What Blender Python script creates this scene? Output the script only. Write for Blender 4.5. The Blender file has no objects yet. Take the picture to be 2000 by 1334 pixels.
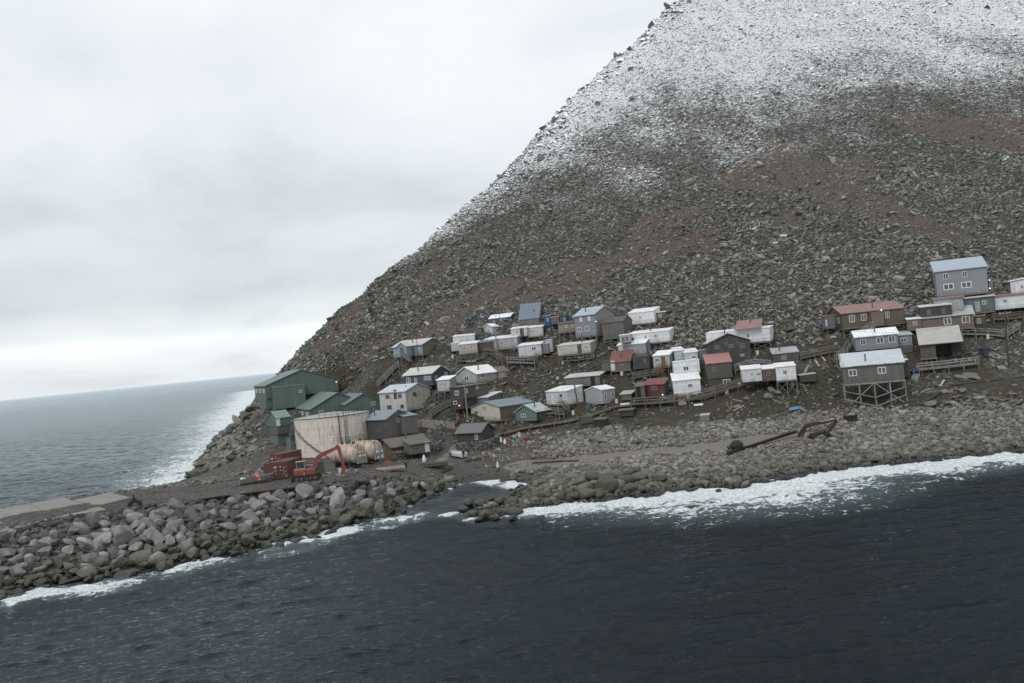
import bpy, math, random
import numpy as np
from mathutils import Vector, Matrix
random.seed(7); RNG = np.random.default_rng(7)
SC = bpy.context.scene; COL = SC.collection
# ---------------------------------------------------------------- camera
CAMZ = 22.0; F = 1944.0
ROLL = math.radians(5.76); PITCH = math.radians(0.41)
ca, sa = math.cos(ROLL), math.sin(ROLL)
FW = np.array([0, math.cos(PITCH), math.sin(PITCH)]); UP0 = np.array([0, -math.sin(PITCH), math.cos(PITCH)])
X0 = np.array([1.0, 0, 0])
RT = ca * X0 - sa * UP0; UP = sa * X0 + ca * UP0
CAM = np.array([0, 0, CAMZ])
cd = bpy.data.cameras.new('camera'); cam = bpy.data.objects.new('camera', cd); COL.objects.link(cam)
cd.lens = 35.0; cd.sensor_width = 36.0; cd.clip_start = 0.5; cd.clip_end = 90000
cam.matrix_world = Matrix(((RT[0], UP[0], -FW[0], 0), (RT[1], UP[1], -FW[1], 0), (RT[2], UP[2], -FW[2], CAMZ), (0, 0, 0, 1)))
SC.camera = cam
# ---------------------------------------------------------------- light: overcast daylight
SUN_EL, SUN_AZ = math.radians(48), math.radians(-150)      # high, behind the viewer's left shoulder
SC.view_settings.view_transform = 'Standard'; SC.view_settings.look = 'None'
SC.view_settings.exposure = 0.0; SC.view_settings.gamma = 1.0
world = bpy.data.worlds.new("World"); SC.world = world; world.use_nodes = True
def build_world():
    nt = world.node_tree; nt.nodes.clear(); N = nt.nodes.new; L = nt.links.new
    out = N('ShaderNodeOutputWorld')
    sky = N('ShaderNodeTexSky'); sky.sky_type = 'NISHITA'; sky.sun_disc = False
    sky.sun_elevation = SUN_EL; sky.sun_rotation = SUN_AZ
    b1 = N('ShaderNodeBackground'); b1.inputs[1].default_value = 0.08; L(sky.outputs[0], b1.inputs[0])
    tc = N('ShaderNodeTexCoord'); sep = N('ShaderNodeSeparateXYZ'); L(tc.outputs['Generated'], sep.inputs[0])
    # cloud deck: direction divided by height above the horizon gives a flat layer
    zz = N('ShaderNodeMath'); zz.operation = 'MAXIMUM'; zz.inputs[1].default_value = 0.0; L(sep.outputs[2], zz.inputs[0])
    za = N('ShaderNodeMath'); za.operation = 'ADD'; za.inputs[1].default_value = 0.36; L(zz.outputs[0], za.inputs[0])
    dv = N('ShaderNodeVectorMath'); dv.operation = 'DIVIDE'; L(tc.outputs['Generated'], dv.inputs[0])
    cz = N('ShaderNodeCombineXYZ')
    for i in range(3): L(za.outputs[0], cz.inputs[i])
    L(cz.outputs[0], dv.inputs[1])
    mp = N('ShaderNodeMapping'); mp.inputs['Scale'].default_value = (1.0, 1.0, 1.6); mp.inputs['Location'].default_value = (3.1, 1.7, 0.4); L(dv.outputs[0], mp.inputs[0])
    n1 = N('ShaderNodeTexNoise'); n1.inputs['Scale'].default_value = 1.5; n1.inputs['Detail'].default_value = 7; n1.inputs['Roughness'].default_value = 0.52
    n1.inputs['Distortion'].default_value = 0.25; L(mp.outputs[0], n1.inputs['Vector'])
    r1 = N('ShaderNodeValToRGB'); L(n1.outputs[0], r1.inputs[0])
    e = r1.color_ramp.elements; e[0].position = 0.32; e[0].color = (0.585, 0.63, 0.67, 1); e[1].position = 0.62; e[1].color = (0.845, 0.87, 0.89, 1)
    m = r1.color_ramp.elements.new(0.46); m.color = (0.735, 0.775, 0.805, 1)
    # broad brightness by elevation: bright slot over the horizon, darker belly above, thin bright cloud overhead
    r2 = N('ShaderNodeValToRGB'); L(sep.outputs[2], r2.inputs[0]); r2.color_ramp.interpolation = 'EASE'
    e = r2.color_ramp.elements; e[0].position = 0.0; e[0].color = (0.98, 0.985, 0.985, 1); e[1].position = 1.0; e[1].color = (1.0, 1.0, 1.0, 1)
    for p, c in ((0.022, (1.05, 1.05, 1.04)), (0.040, (1.12, 1.12, 1.11)), (0.052, (0.98, 0.985, 0.985)), (0.085, (0.83, 0.845, 0.86)), (0.15, (0.92, 0.925, 0.94)), (0.26, (1.0, 1.0, 1.0)), (0.45, (1.04, 1.04, 1.04))):
        q = r2.color_ramp.elements.new(p); q.color = (c[0] * .85, c[1] * .85, c[2] * .85, 1)
    for q in (r2.color_ramp.elements[0], r2.color_ramp.elements[-1]): q.color = (q.color[0] * .85, q.color[1] * .85, q.color[2] * .85, 1)
    mu = N('ShaderNodeMix'); mu.data_type = 'RGBA'; mu.blend_type = 'MULTIPLY'; mu.inputs[0].default_value = 1.0
    L(r1.outputs[0], mu.inputs[6]); L(r2.outputs[0], mu.inputs[7])
    # below the horizon the sky is irrelevant (water covers it)
    b2 = N('ShaderNodeBackground'); L(mu.outputs[2], b2.inputs[0]); b2.inputs[1].default_value = 1.42
    mx = N('ShaderNodeMixShader'); mx.inputs[0].default_value = 0.88; L(b1.outputs[0], mx.inputs[1]); L(b2.outputs[0], mx.inputs[2]); L(mx.outputs[0], out.inputs[0])
build_world()
sl = bpy.data.lights.new('sun', 'SUN'); sl.energy = 1.5; sl.angle = math.radians(25); sl.color = (1, 0.97, 0.93)
sun = bpy.data.objects.new('sun', sl); COL.objects.link(sun)
_d = Vector((math.sin(SUN_AZ) * math.cos(SUN_EL), math.cos(SUN_AZ) * math.cos(SUN_EL), math.sin(SUN_EL)))
sun.rotation_euler = _d.to_track_quat('Z', 'Y').to_euler()
# ---------------------------------------------------------------- pixel <-> world
def ray(px, py):
    u = px - 1000.0; v = 667.0 - py
    return u * RT + v * UP + F * FW
def at_z(px, py, z):
    r = ray(px, py); t = (z - CAMZ) / r[2]; return CAM + t * r
def at_d(px, py, d):
    r = ray(px, py); return CAM + r * (d / r[1])
def proj(p):
    q = np.asarray(p, float) - CAM; f = q @ FW
    return 1000 + F * (q @ RT) / f, 667 - F * (q @ UP) / f
def horizon(px): return 681.5 - (px - 1000) * math.tan(ROLL)
_bx = [300, 500, 553, 600, 646, 742, 800, 868, 1000, 1160, 1440, 1700, 1880, 2000, 2300]
_by = [290, 274, 267, 259.5, 251, 243.6, 239.5, 235, 231.5, 221, 206, 200, 199, 198, 197]
def D(px, py):
    b = py - horizon(px)
    return float(np.interp(px, _bx, _by) - np.interp(px, [640, 1000, 1400, 2000], [.30, .21, .16, .155]) * b)
# ---------------------------------------------------------------- noise
def _hash(i, j, s):
    n = (i.astype(np.int64) * 374761393 + j.astype(np.int64) * 668265263 + s * 974634777) & 0xffffffff
    n = ((n ^ (n >> 13)) * 1274126177) & 0xffffffff
    return ((n ^ (n >> 16)) & 0xffff) / 65535.0
def vnoise(x, y, s=0):
    xi = np.floor(x); yi = np.floor(y); fx = x - xi; fy = y - yi
    fx = fx * fx * (3 - 2 * fx); fy = fy * fy * (3 - 2 * fy)
    a = _hash(xi, yi, s); b = _hash(xi + 1, yi, s); c = _hash(xi, yi + 1, s); d = _hash(xi + 1, yi + 1, s)
    return (a + (b - a) * fx) * (1 - fy) + (c + (d - c) * fx) * fy
def fbm(x, y, s=0, o=4):
    t = 0; a = 1; n = 0
    for k in range(o):
        t = t + a * vnoise(x * 2 ** k + 17.3 * k, y * 2 ** k - 9.1 * k, s + k); n += a; a *= .5
    return t / n
def sst(a, b, x):
    t = np.clip((x - a) / (b - a), 0, 1); return t * t * (3 - 2 * t)
# ---------------------------------------------------------------- terrain
_lx = []; _ly = []
for px_, by_ in zip(_bx, _by):
    r = ray(px_, horizon(px_)); _lx.append(r[0] / r[1] * by_); _ly.append(by_)
_lx = np.array([-200] + _lx + [180, 400]); _ly = np.array([_ly[0] + 40] + _ly + [200, 235])
_gx = np.linspace(-200, 400, 1201); _gy = np.interp(_gx, _lx, _ly)
_k = np.ones(61) / 61; _gy = np.convolve(np.pad(_gy, 30, mode='edge'), _k, 'valid')
def y0f(x): return np.interp(x, _gx, _gy)
def zA(x, y):
    z = 22 + .70 * (y - y0f(x))
    return np.where(z > 260, 260 + 120 * np.tanh((z - 260) / 120), z)
SIL = [(552, 722), (610, 670), (668, 600), (700, 577), (760, 527), (825, 482), (870, 440), (925, 390), (1000, 327), (1050, 288), (1083, 243), (1105, 205), (1160, 160), (1195, 122), (1262, 80), (1285, 42), (1330, -2), (1400, -75), (1520, -190)]
RX = []; RY = []
for px_, py_ in SIL:
    r = ray(px_, py_); ds = np.arange(150, 900, .25)
    xs = r[0] / r[1] * ds; zs = CAMZ + r[2] / r[1] * ds; f = zA(xs, ds) - zs
    i = np.argmax(f > 0) if px_ > 560 else int(np.argmin(abs(ds - 262)))
    RX.append(xs[i]); RY.append(ds[i])
RX = np.array(RX); RY = np.array(RY)
RX[0] = ray(552, 722)[0] / ray(552, 722)[1] * RY[0]
RY = np.maximum.accumulate(RY + np.arange(len(RY)) * .01); print('ridge', np.round(RX, 1), np.round(RY, 1))
_sl = (RX[-1] - RX[-5]) / (RY[-1] - RY[-5])
RX = np.append(RX, RX[-1] + _sl * (1400 - RY[-1])); RY = np.append(RY, 1400.)
CYs = [150, 172, 200, 221, 240, 266, 291, 334, 440, 555, 782, 1043, 1400]; CXs = [-85, -86, -80, -77, -80, -85.5, -89, -96.6, -125, -155, -208, -272, -365]
def zMount(x, y):
    xr = np.interp(y, RY, RX); xc = np.interp(y, CYs, CXs)
    zr = zA(xr, y)
    t = (x - xc) / (xr - xc)
    s = x - xc; g = np.minimum(.45 * s, 7 + .20 * s); st = zr - .86 * (xr - x); q = g - st; zl = np.maximum(g, st) + 1.5 * np.exp(-np.abs(q) / 3.0)
    zl = np.where(s > 0, zl, s * .35)
    return np.where(x < xr, np.minimum(zl, zA(x, y)+40*0), zA(x, y))
COAST = [(0, 1168), (55, 1150), (110, 1135), (230, 1125), (330, 1105), (440, 1082), (550, 1060), (640, 1037), (740, 1010), (815, 975), (862, 955), (880, 944), (917, 933), (970, 936), (1030, 946)]
SPIT_BACK = [(1040, 950), (1000, 955), (940, 968), (905, 982)]
COAST2 = [(897, 1000), (935, 1006), (985, 1002), (1030, 990), (1085, 985), (1150, 978), (1230, 970), (1300, 962), (1380, 952), (1450, 948), (1520, 935), (1600, 921), (1700, 908), (1800, 900), (1900, 890), (2000, 882)]
CW = [at_z(*p, 0) for p in COAST]; CB = [at_z(*p, 0) for p in SPIT_BACK]; C2 = [at_z(*p, 0) for p in COAST2]
ctl = []
def C(x, y, z): ctl.append((x, y, z))
for p in CW: C(p[0], p[1], 0)
for p in C2: C(p[0], p[1], 0)
for p in CB: C(p[0], p[1], 0)
for p in CW[:11]: C(p[0] + 3, p[1] - 7, -2.4); C(p[0] + 8, p[1] - 24, -6)
for p in C2[1:]: C(p[0], p[1] - 6, -1.7)
for p in C2[4:]: C(p[0] - 4, p[1] - 24, -6)
for px_, py_ in ((850, 985), (880, 965), (905, 952), (930, 947), (960, 945), (985, 945), (880, 985), (1005, 948)): q = at_z(px_, py_, 0); C(q[0], q[1], -1.1)
for px_, py_ in ((915, 992), (960, 985), (1010, 975), (1050, 968)): q = at_z(px_, py_, .9); C(q[0], q[1], .9)
for x, y in ((-80, 95), (-120, 80), (-180, 60)): C(x, y, 0); C(x + 6, y - 25, -6); C(x, y + 20, 3)
for x, y in ((100, 147), (150, 155), (220, 165), (400, 185)): C(x, y, 0); C(x, y - 25, -6); C(x, y + 12, 4.5)
for x, y in ((0, 60), (60, 60), (-60, 50), (150, 80), (300, 90)): C(x, y, -9)
for x, y in ((-85, 150), (-86, 172), (-80, 200), (-77, 221), (-78, 235), (-85.5, 266), (-89, 291), (-92, 303), (-130, 158), (-200, 145)): C(x, y, 0); C(x - 14, y + 8, -3); C(x - 40, y + 20, -8)
for x, y, z in ((-76, 160, 5.0), (-74, 180, 3.2), (-69, 200, 1.7), (-67, 215, 2.0), (-66, 235, 3.5), (-130, 110, 5.0), (-130, 130, 5)): C(x, y, z)
ZP = [(0, 1040, 5.6), (60, 1028, 5.6), (120, 1017, 5.5), (200, 1003, 5.5), (280, 990, 5.3), (360, 980, 5.0), (450, 972, 4.1), (530, 960, 4.1), (590, 950, 4.5), (660, 938, 4.5), (740, 928, 4.2), (800, 922, 3.4), (850, 925, 2.1),
      (0, 1010, 5.6), (120, 990, 5.5), (215, 970, 5.4), (300, 970, 5.1), (400, 957, 5.0), (500, 948, 4.9), (570, 942, 4.7), (640, 930, 4.4), (720, 920, 4.1), (800, 907, 3.5), (880, 905, 2.6), (915, 900, 2.4), (350, 946, 4.4), (400, 935, 4.2),
      (645, 897, 4.0), (700, 885, 4.1), (590, 905, 4.2), (560, 890, 4.6), (500, 905, 4.4), (450, 912, 3.4), (520, 880, 6), (480, 860, 6), (450, 880, 3.5), (500, 830, 9), (520, 805, 11.5), (475, 830, 4.5), (545, 865, 6.5), (555, 845, 8),
      (973, 918, 1.3), (930, 920, 1.2), (1030, 925, 1.3), (1090, 922, 1.6), (1100, 905, 2.4), (1060, 940, .9), (1200, 897, 2.9), (1340, 885, 3.0), (1450, 868, 3.2), (1600, 845, 3.2), (1800, 830, 3.3), (2000, 815, 3.4), (1648, 787, 5.9), (1700, 790, 5.8), (1775, 786, 6.0), (1560, 815, 4.6), (1700, 812, 4.4), (1150, 935, 2.2), (1250, 925, 2.2), (1350, 915, 2.1),
      (940, 870, 3.4), (1000, 868, 3.6), (1100, 855, 4.3), (900, 868, 3.2), (850, 880, 3.2), (1200, 850, 4.7), (1300, 845, 4.9), (1400, 838, 5.0), (780, 890, 3.5)]
for px_, py_, z in ZP: q = at_z(px_, py_, z); C(q[0], q[1], z)
for px_ in range(760, 2200, 110):
    for b in (-4, 35, 75, 115, 150):
        if px_ > 1500 and b == 150: continue
        py_ = horizon(px_) + b
        if py_ > 832: continue
        q = at_d(px_, py_, D(px_, py_)); C(*q)
for px_, py_ in ((620, 800), (560, 815), (700, 790), (700, 830), (640, 850)): q = at_d(px_, py_, D(px_, py_)); C(*q)
for x in np.arange(-56, 420, 18):
    for u in (4, 14):
        y = float(y0f(x)) + u
        if y < 266: C(x, y, float(zMount(np.array(x), np.array(y))))
for x in range(-130, -50, 16):
    for y in (276, 292): C(x, y, float(zMount(np.array(float(x)), np.array(float(y)))))
FEET = [(1831, 597), (1884, 622), (1975, 580), (1802, 655), (1647, 662), (1673, 700), (1648, 784), (1799, 708), (1386, 722), (1505, 684), (1383, 760), (1517, 768), (1511, 712), (1563, 750), (1317, 780), (1309, 728), (1299, 782), (1165, 676), (1220, 676), (1279, 642), (1309, 680), (1262, 700), (1154, 704), (1232, 728), (1270, 726), (1172, 758), (1110, 805), (1178, 795), (1049, 829), (978, 830), (955, 798), (907, 806), (932, 764), (880, 778), (846, 765), (795, 808), (826, 706), (928, 680), (933, 700), (1012, 688), (1058, 704), (998, 642), (1054, 642), (963, 660), (1061, 662), (942, 658), (1076, 645), (1107, 640), (1124, 660), (1080, 692), (1184, 838), (1158, 828), (1237, 815), (1234, 785), (1386, 825), (757, 866), (768, 900), (941, 866)]
for px_, py_ in FEET: q = at_d(px_, py_, D(px_, py_)); C(*q)
for px_, py_, d_ in ((521, 780, 240), (600, 772, 241), (662, 766, 243), (609, 825, 222), (718, 814, 224), (677, 816, 219), (748, 808, 221), (559, 832, 224), (505, 800, 242), (537, 808, 236), (599, 806, 234)): q = at_d(px_, py_, d_); C(q[0], q[1], q[2] - .6)
ctl = np.array(ctl)
_A = np.hypot(ctl[:, None, 0] - ctl[None, :, 0], ctl[:, None, 1] - ctl[None, :, 1])
_n = len(ctl); _M = np.zeros((_n + 3, _n + 3)); _M[:_n, :_n] = -_A + np.eye(_n) * .4
_P = np.c_[np.ones(_n), ctl[:, 0] / 100, ctl[:, 1] / 100]; _M[:_n, _n:] = _P; _M[_n:, :_n] = _P.T
_w = np.linalg.solve(_M, np.r_[ctl[:, 2], 0, 0, 0])
def zLow(x, y):
    sh = x.shape; x = x.ravel(); y = y.ravel(); out = np.empty(x.size)
    for i in range(0, x.size, 20000):
        a = x[i:i + 20000]; b = y[i:i + 20000]
        K = -np.hypot(a[:, None] - ctl[None, :, 0], b[:, None] - ctl[None, :, 1])
        out[i:i + 20000] = K @ _w[:_n] + _w[_n] + _w[_n + 1] * a / 100 + _w[_n + 2] * b / 100
    return out.reshape(sh)
xs_ = np.r_[np.arange(-420, -130, 6.), np.arange(-130, 135, .6), np.arange(135, 240, 1.5), np.arange(240, 520, 6.)]
ys_ = np.r_[np.arange(30, 105, 5.), np.arange(105, 300, .6), np.arange(300, 430, 1.2), np.arange(430, 900, 4.), np.arange(900, 1400, 20.)]
GX, GY = np.meshgrid(xs_, ys_)
def base_h():
    zm = zMount(GX, GY); near = (GY < 290) | (GX < -60)
    near = GY < 325
    zl = zm.copy(); zl[near] = zLow(GX[near], GY[near])
    w = np.maximum(sst(0, 12, GY - y0f(GX)), sst(268, 288, GY))
    w = np.where(GX > 200, sst(-5, 15, GY - y0f(GX)), w)
    return zl * (1 - w) + zm * w, w
GZ, MW = base_h()
_land = sst(.3, 3.5, GZ)
_rough = (.25 + .75 * MW)
GZ = GZ + _land * MW * ((fbm(GX / 22, GY / 22, 3, 3) - .5) * 4.0 * sst(0, 30, GZ - 20)) + _land * _rough * ((fbm(GX / 6, GY / 6, 9, 3) - .5) * 1.5 + (fbm(GX / 1.7, GY / 1.7, 19, 2) - .5) * .7)
# rubble relief on the low rocky shore at the left
_ls = sst(-58, -68, GX) * sst(225, 238, GY) * _land
GZ += _ls * (fbm(GX / 4, GY / 4, 31, 3) - .5) * 2.4
def cut(px0, py0, d0, px1, py1, d1, r, k=.9, far=18):
    a = at_d(px0, py0, d0); b = at_d(px1, py1, d1); d = b - a; L2 = d[:2] @ d[:2]; t = np.clip(((GX - a[0]) * d[0] + (GY - a[1]) * d[1]) / L2, 0, 1)
    dist = np.hypot(GX - a[0] - t * d[0], GY - a[1] - t * d[1]); lim = a[2] + t * d[2] + k * np.maximum(0, dist - r); m = dist < r + far; lim = lim + 25 * sst(r + far * .5, r + far, dist); GZ[m] = np.minimum(GZ, lim)[m]
cut(523, 803, 241, 600, 796, 242, 3, 1.1); cut(600, 788, 243, 662, 770, 246, 3, 1.3); cut(562, 834, 224, 610, 832, 224, 4, .8); cut(610, 832, 224, 718, 818, 226, 4, 1.2); cut(677, 822, 221, 748, 812, 223, 3, 1.2); cut(530, 868, 213, 566, 862, 214, 3, .8); cut(755, 862, 200, 810, 852, 206, 3, .8); cut(769, 903, 177, 842, 895, 180, 3, .7)
def H(x, y):
    x = np.asarray(x, float); y = np.asarray(y, float)
    i = np.clip(np.searchsorted(xs_, x) - 1, 0, len(xs_) - 2); j = np.clip(np.searchsorted(ys_, y) - 1, 0, len(ys_) - 2)
    fx = (x - xs_[i]) / (xs_[i + 1] - xs_[i]); fy = (y - ys_[j]) / (ys_[j + 1] - ys_[j])
    return (GZ[j, i] * (1 - fx) + GZ[j, i + 1] * fx) * (1 - fy) + (GZ[j + 1, i] * (1 - fx) + GZ[j + 1, i + 1] * fx) * fy
def hit(px, py, lo=100):
    """first point of the ground that the photographer saw at this pixel"""
    r = ray(px, py); ds = np.arange(lo, 700, .4); x = r[0] / r[1] * ds; z = CAMZ + r[2] / r[1] * ds
    f = np.maximum(H(x, ds), 0) - z; i = int(np.argmax(f > 0))
    d = ds[i]; return np.array([r[0] / r[1] * d, d, max(float(H(r[0] / r[1] * d, d)), 0)])
# ---------------------------------------------------------------- material helpers
_mc = {}
class NT:
    def __init__(s, name):
        s.m = bpy.data.materials.new(name); s.m.use_nodes = True; s.t = s.m.node_tree; s.t.nodes.clear()
        s.o = s.N('ShaderNodeOutputMaterial'); s.p = s.N('ShaderNodeBsdfPrincipled'); s.L(s.p.outputs[0], s.o.inputs[0])
    def N(s, t, **k):
        n = s.t.nodes.new(t)
        for a, b in k.items(): setattr(n, a, b)
        return n
    def L(s, a, b): s.t.links.new(a, b)
    def val(s, i, v):
        if hasattr(v, 'is_output'): s.L(v, i)
        elif isinstance(v, (tuple, list)) and len(v) == 3 and i.type == 'RGBA': i.default_value = (*v, 1)
        else: i.default_value = v
    def mix(s, f, a, b, mode='MIX'):
        n = s.N('ShaderNodeMix', data_type='RGBA', blend_type=mode); s.val(n.inputs[0], f); s.val(n.inputs[6], a); s.val(n.inputs[7], b); return n.outputs[2]
    def math(s, op, a, b=0.0, c=None, clamp=False):
        n = s.N('ShaderNodeMath', operation=op, use_clamp=clamp); s.val(n.inputs[0], a); s.val(n.inputs[1], b)
        if c is not None: s.val(n.inputs[2], c)
        return n.outputs[0]
    def rng(s, x, a, b, c=0.0, d=1.0, smooth=True):
        n = s.N('ShaderNodeMapRange'); n.interpolation_type = 'SMOOTHSTEP' if smooth else 'LINEAR'
        s.val(n.inputs[0], x)
        for i, v in zip((1, 2, 3, 4), (a, b, c, d)): s.val(n.inputs[i], v)
        return n.outputs[0]
    def noise(s, v, scale, detail=4, rough=.55, dist=0.0, col=False):
        n = s.N('ShaderNodeTexNoise'); s.L(v, n.inputs['Vector']); n.inputs['Scale'].default_value = scale; n.inputs['Detail'].default_value = detail
        n.inputs['Roughness'].default_value = rough; n.inputs['Distortion'].default_value = dist; return n.outputs[1 if col else 0]
    def voro(s, v, scale, feature='F1', out=0, rand=1.0):
        n = s.N('ShaderNodeTexVoronoi', feature=feature); s.L(v, n.inputs['Vector']); n.inputs['Scale'].default_value = scale; n.inputs['Randomness'].default_value = rand; return n.outputs[out]
    def mapv(s, v, scale=(1, 1, 1), loc=(0, 0, 0), rot=(0, 0, 0)):
        n = s.N('ShaderNodeMapping'); s.L(v, n.inputs[0]); n.inputs['Scale'].default_value = scale; n.inputs['Location'].default_value = loc; n.inputs['Rotation'].default_value = rot; return n.outputs[0]
    def attr(s, a): n = s.N('ShaderNodeAttribute', attribute_name=a); return n.outputs['Fac']
    def pos(s): return s.N('ShaderNodeNewGeometry').outputs['Position']
    def sep(s, v):
        n = s.N('ShaderNodeSeparateXYZ'); s.L(v, n.inputs[0]); return n.outputs
    def comb(s, x, y, z=0.0):
        n = s.N('ShaderNodeCombineXYZ'); s.val(n.inputs[0], x); s.val(n.inputs[1], y); s.val(n.inputs[2], z); return n.outputs[0]
    def bump(s, h, strength, dist):
        n = s.N('ShaderNodeBump'); s.val(n.inputs['Strength'], strength); n.inputs['Distance'].default_value = dist; s.L(h, n.inputs['Height']); return n.outputs[0]
    def fin(s, col, rough=.85, normal=None, metal=0.0, spec=None):
        s.val(s.p.inputs['Base Color'], col); s.val(s.p.inputs['Roughness'], rough); s.val(s.p.inputs['Metallic'], metal)
        if spec is not None: s.p.inputs['Specular IOR Level'].default_value = spec
        if normal is not None: s.L(normal, s.p.inputs['Normal'])
        return s.m
def mat_terrain():
    n = NT('ground'); P = n.pos(); geo = n.sep(P)
    nb = n.noise(P, .12, 5); nm = n.noise(P, .9, 5); nf = n.noise(P, 4.5, 4, .7)
    cell = n.voro(P, 1.1, 'F1', 1); cells = n.sep(cell)[0]
    rock = n.mix(cells, (.055, .054, .048), (.17, .166, .15)); rock = n.mix(n.rng(nm, .3, .7), rock, n.mix(.5, rock, (.085, .09, .068)))
    edge = n.voro(P, 1.1, 'DISTANCE_TO_EDGE', 0); rock = n.mix(n.rng(edge, 0, .12), (.02, .02, .018), rock)
    # cobble beach, shingle
    c2 = n.sep(n.voro(P, 3.2, 'F1', 1))[1]; cob = n.mix(c2, (.16, .155, .15), (.40, .385, .36))
    e2 = n.voro(P, 3.2, 'DISTANCE_TO_EDGE', 0); cob = n.mix(n.rng(e2, 0, .12), (.05, .048, .045), cob)
    shing = n.mix(n.rng(n.noise(P, 7, 3, .8), .35, .65), (.060, .054, .050), (.155, .145, .135))
    sh2 = n.mix(n.rng(nb, .35, .65), shing, n.mix(.5, shing, (.11, .09, .075)))
    track = n.mix(n.rng(nf, .3, .7), (.19, .165, .14), (.29, .26, .225))
    grass = n.mix(n.rng(nm, .35, .65), (.020, .024, .011), (.072, .072, .034)); grass = n.mix(n.rng(nf, .52, .68), grass, (.15, .14, .105))
    grass = n.mix(n.rng(n.noise(P, .35, 3), .40, .56), grass, n.mix(n.rng(nf, .35, .65), (.030, .024, .018), (.085, .066, .046)))
    brown = n.mix(n.rng(nf, .3, .7), (.066, .048, .040), (.165, .126, .105)); brown = n.mix(n.rng(n.noise(P, 2.5, 3, .8), .55, .66), brown, (.22, .20, .18))
    col = rock
    col = n.mix(n.rng(n.math('ADD', n.attr('cobble'), n.math('MULTIPLY', n.math('SUBTRACT', nm, .5), .5)), .4, .6), col, cob)
    col = n.mix(n.rng(n.math('ADD', n.attr('shingle'), n.math('MULTIPLY', n.math('SUBTRACT', nm, .5), .5)), .4, .6), col, sh2)
    col = n.mix(n.rng(n.math('ADD', n.attr('track'), n.math('MULTIPLY', n.math('SUBTRACT', nm, .5), .4)), .4, .65), col, track)
    col = n.mix(n.rng(n.math('ADD', n.attr('grass'), n.math('MULTIPLY', n.math('SUBTRACT', nm, .5), .9)), .4, .6), col, grass)
    col = n.mix(n.rng(n.math('ADD', n.attr('brown'), n.math('ADD', n.math('MULTIPLY', n.math('SUBTRACT', nf, .5), 1.1), n.math('MULTIPLY', n.math('SUBTRACT', nm, .5), 1.5))), .42, .72), col, brown)
    snow = n.attr('snow'); sm = n.rng(n.math('ADD', snow, n.math('ADD', n.math('MULTIPLY', n.math('SUBTRACT', nf, .5), 1.7), n.math('MULTIPLY', n.math('SUBTRACT', nm, .5), 1.2))), .42, .66)
    col = n.mix(sm, col, (.86, .88, .91))
    wet = n.rng(geo[2], .25, .9, 1, 0); col = n.mix(n.math('MULTIPLY', wet, .62), col, (.018, .018, .018))
    hgt = n.math('ADD', n.math('MULTIPLY', nf, .5), n.math('ADD', n.rng(e2, 0, .2), nm))
    return n.fin(col, n.rng(wet, 0, 1, .9, .45), n.bump(hgt, .9, .25))
def mat_rock(name, dark, light, algae=0.0, snow=False, scale=1.0, rnd=False):
    n = NT(name); P = n.pos(); z = n.sep(P)[2]
    if rnd: oi = n.N('ShaderNodeObjectInfo').outputs['Random']; tc = n.N('ShaderNodeTexCoord').outputs['Object']
    else: oi = n.attr('tint'); tc = P
    col = n.mix(oi, dark, light)
    nm = n.noise(tc, 1.3 * scale, 5, .6, .6); nf = n.noise(tc, 7 * scale, 4, .7)
    col = n.mix(n.rng(nm, .35, .68), n.mix(.45, col, dark), col); col = n.mix(n.rng(nf, .3, .75), n.mix(.35, col, (.03, .03, .03)), col)
    # bedding streaks and rust / lichen stains
    st = n.noise(n.mapv(tc, (1, 1, 7), rot=(.5, .3, 0)), 1.5 * scale, 3, .7); col = n.mix(n.rng(st, .56, .66, 0, .45), col, n.mix(.5, col, (.30, .27, .22)))
    if not algae: col = n.mix(n.rng(n.noise(tc, .8 * scale, 3), .58, .70, 0, .5), col, n.mix(.5, col, (.13, .14, .085)))
    rough = .88
    if algae:
        zz = n.math('ADD', z, n.math('MULTIPLY', n.math('SUBTRACT', n.noise(P, .5, 3), .5), 2.2))
        col = n.mix(n.rng(zz, 2.3, 1.0, 0, .85 * algae), col, n.mix(n.rng(nf, .3, .7), (.030, .036, .018), (.085, .092, .055)))
        col = n.mix(n.rng(zz, 1.0, .25, 0, .93), col, (.012, .014, .013)); rough = n.rng(zz, 1.2, .3, .88, .35)
    if snow:
        nz = n.sep(n.N('ShaderNodeNewGeometry').outputs['Normal'])[2]
        s = n.math('ADD', n.math('MULTIPLY', n.attr('snow'), 1.5), n.math('ADD', n.math('MULTIPLY', n.math('SUBTRACT', nz, .6), 1.1), n.math('MULTIPLY', n.math('SUBTRACT', nf, .5), .8)))
        s = n.math('MULTIPLY', n.rng(s, .62, .95), n.rng(n.attr('snow'), .0, .22)); col = n.mix(s, col, (.84, .86, .89))
    return n.fin(col, rough, n.bump(n.math('ADD', nf, n.math('MULTIPLY', st, .7)), .7, .12))
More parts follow.
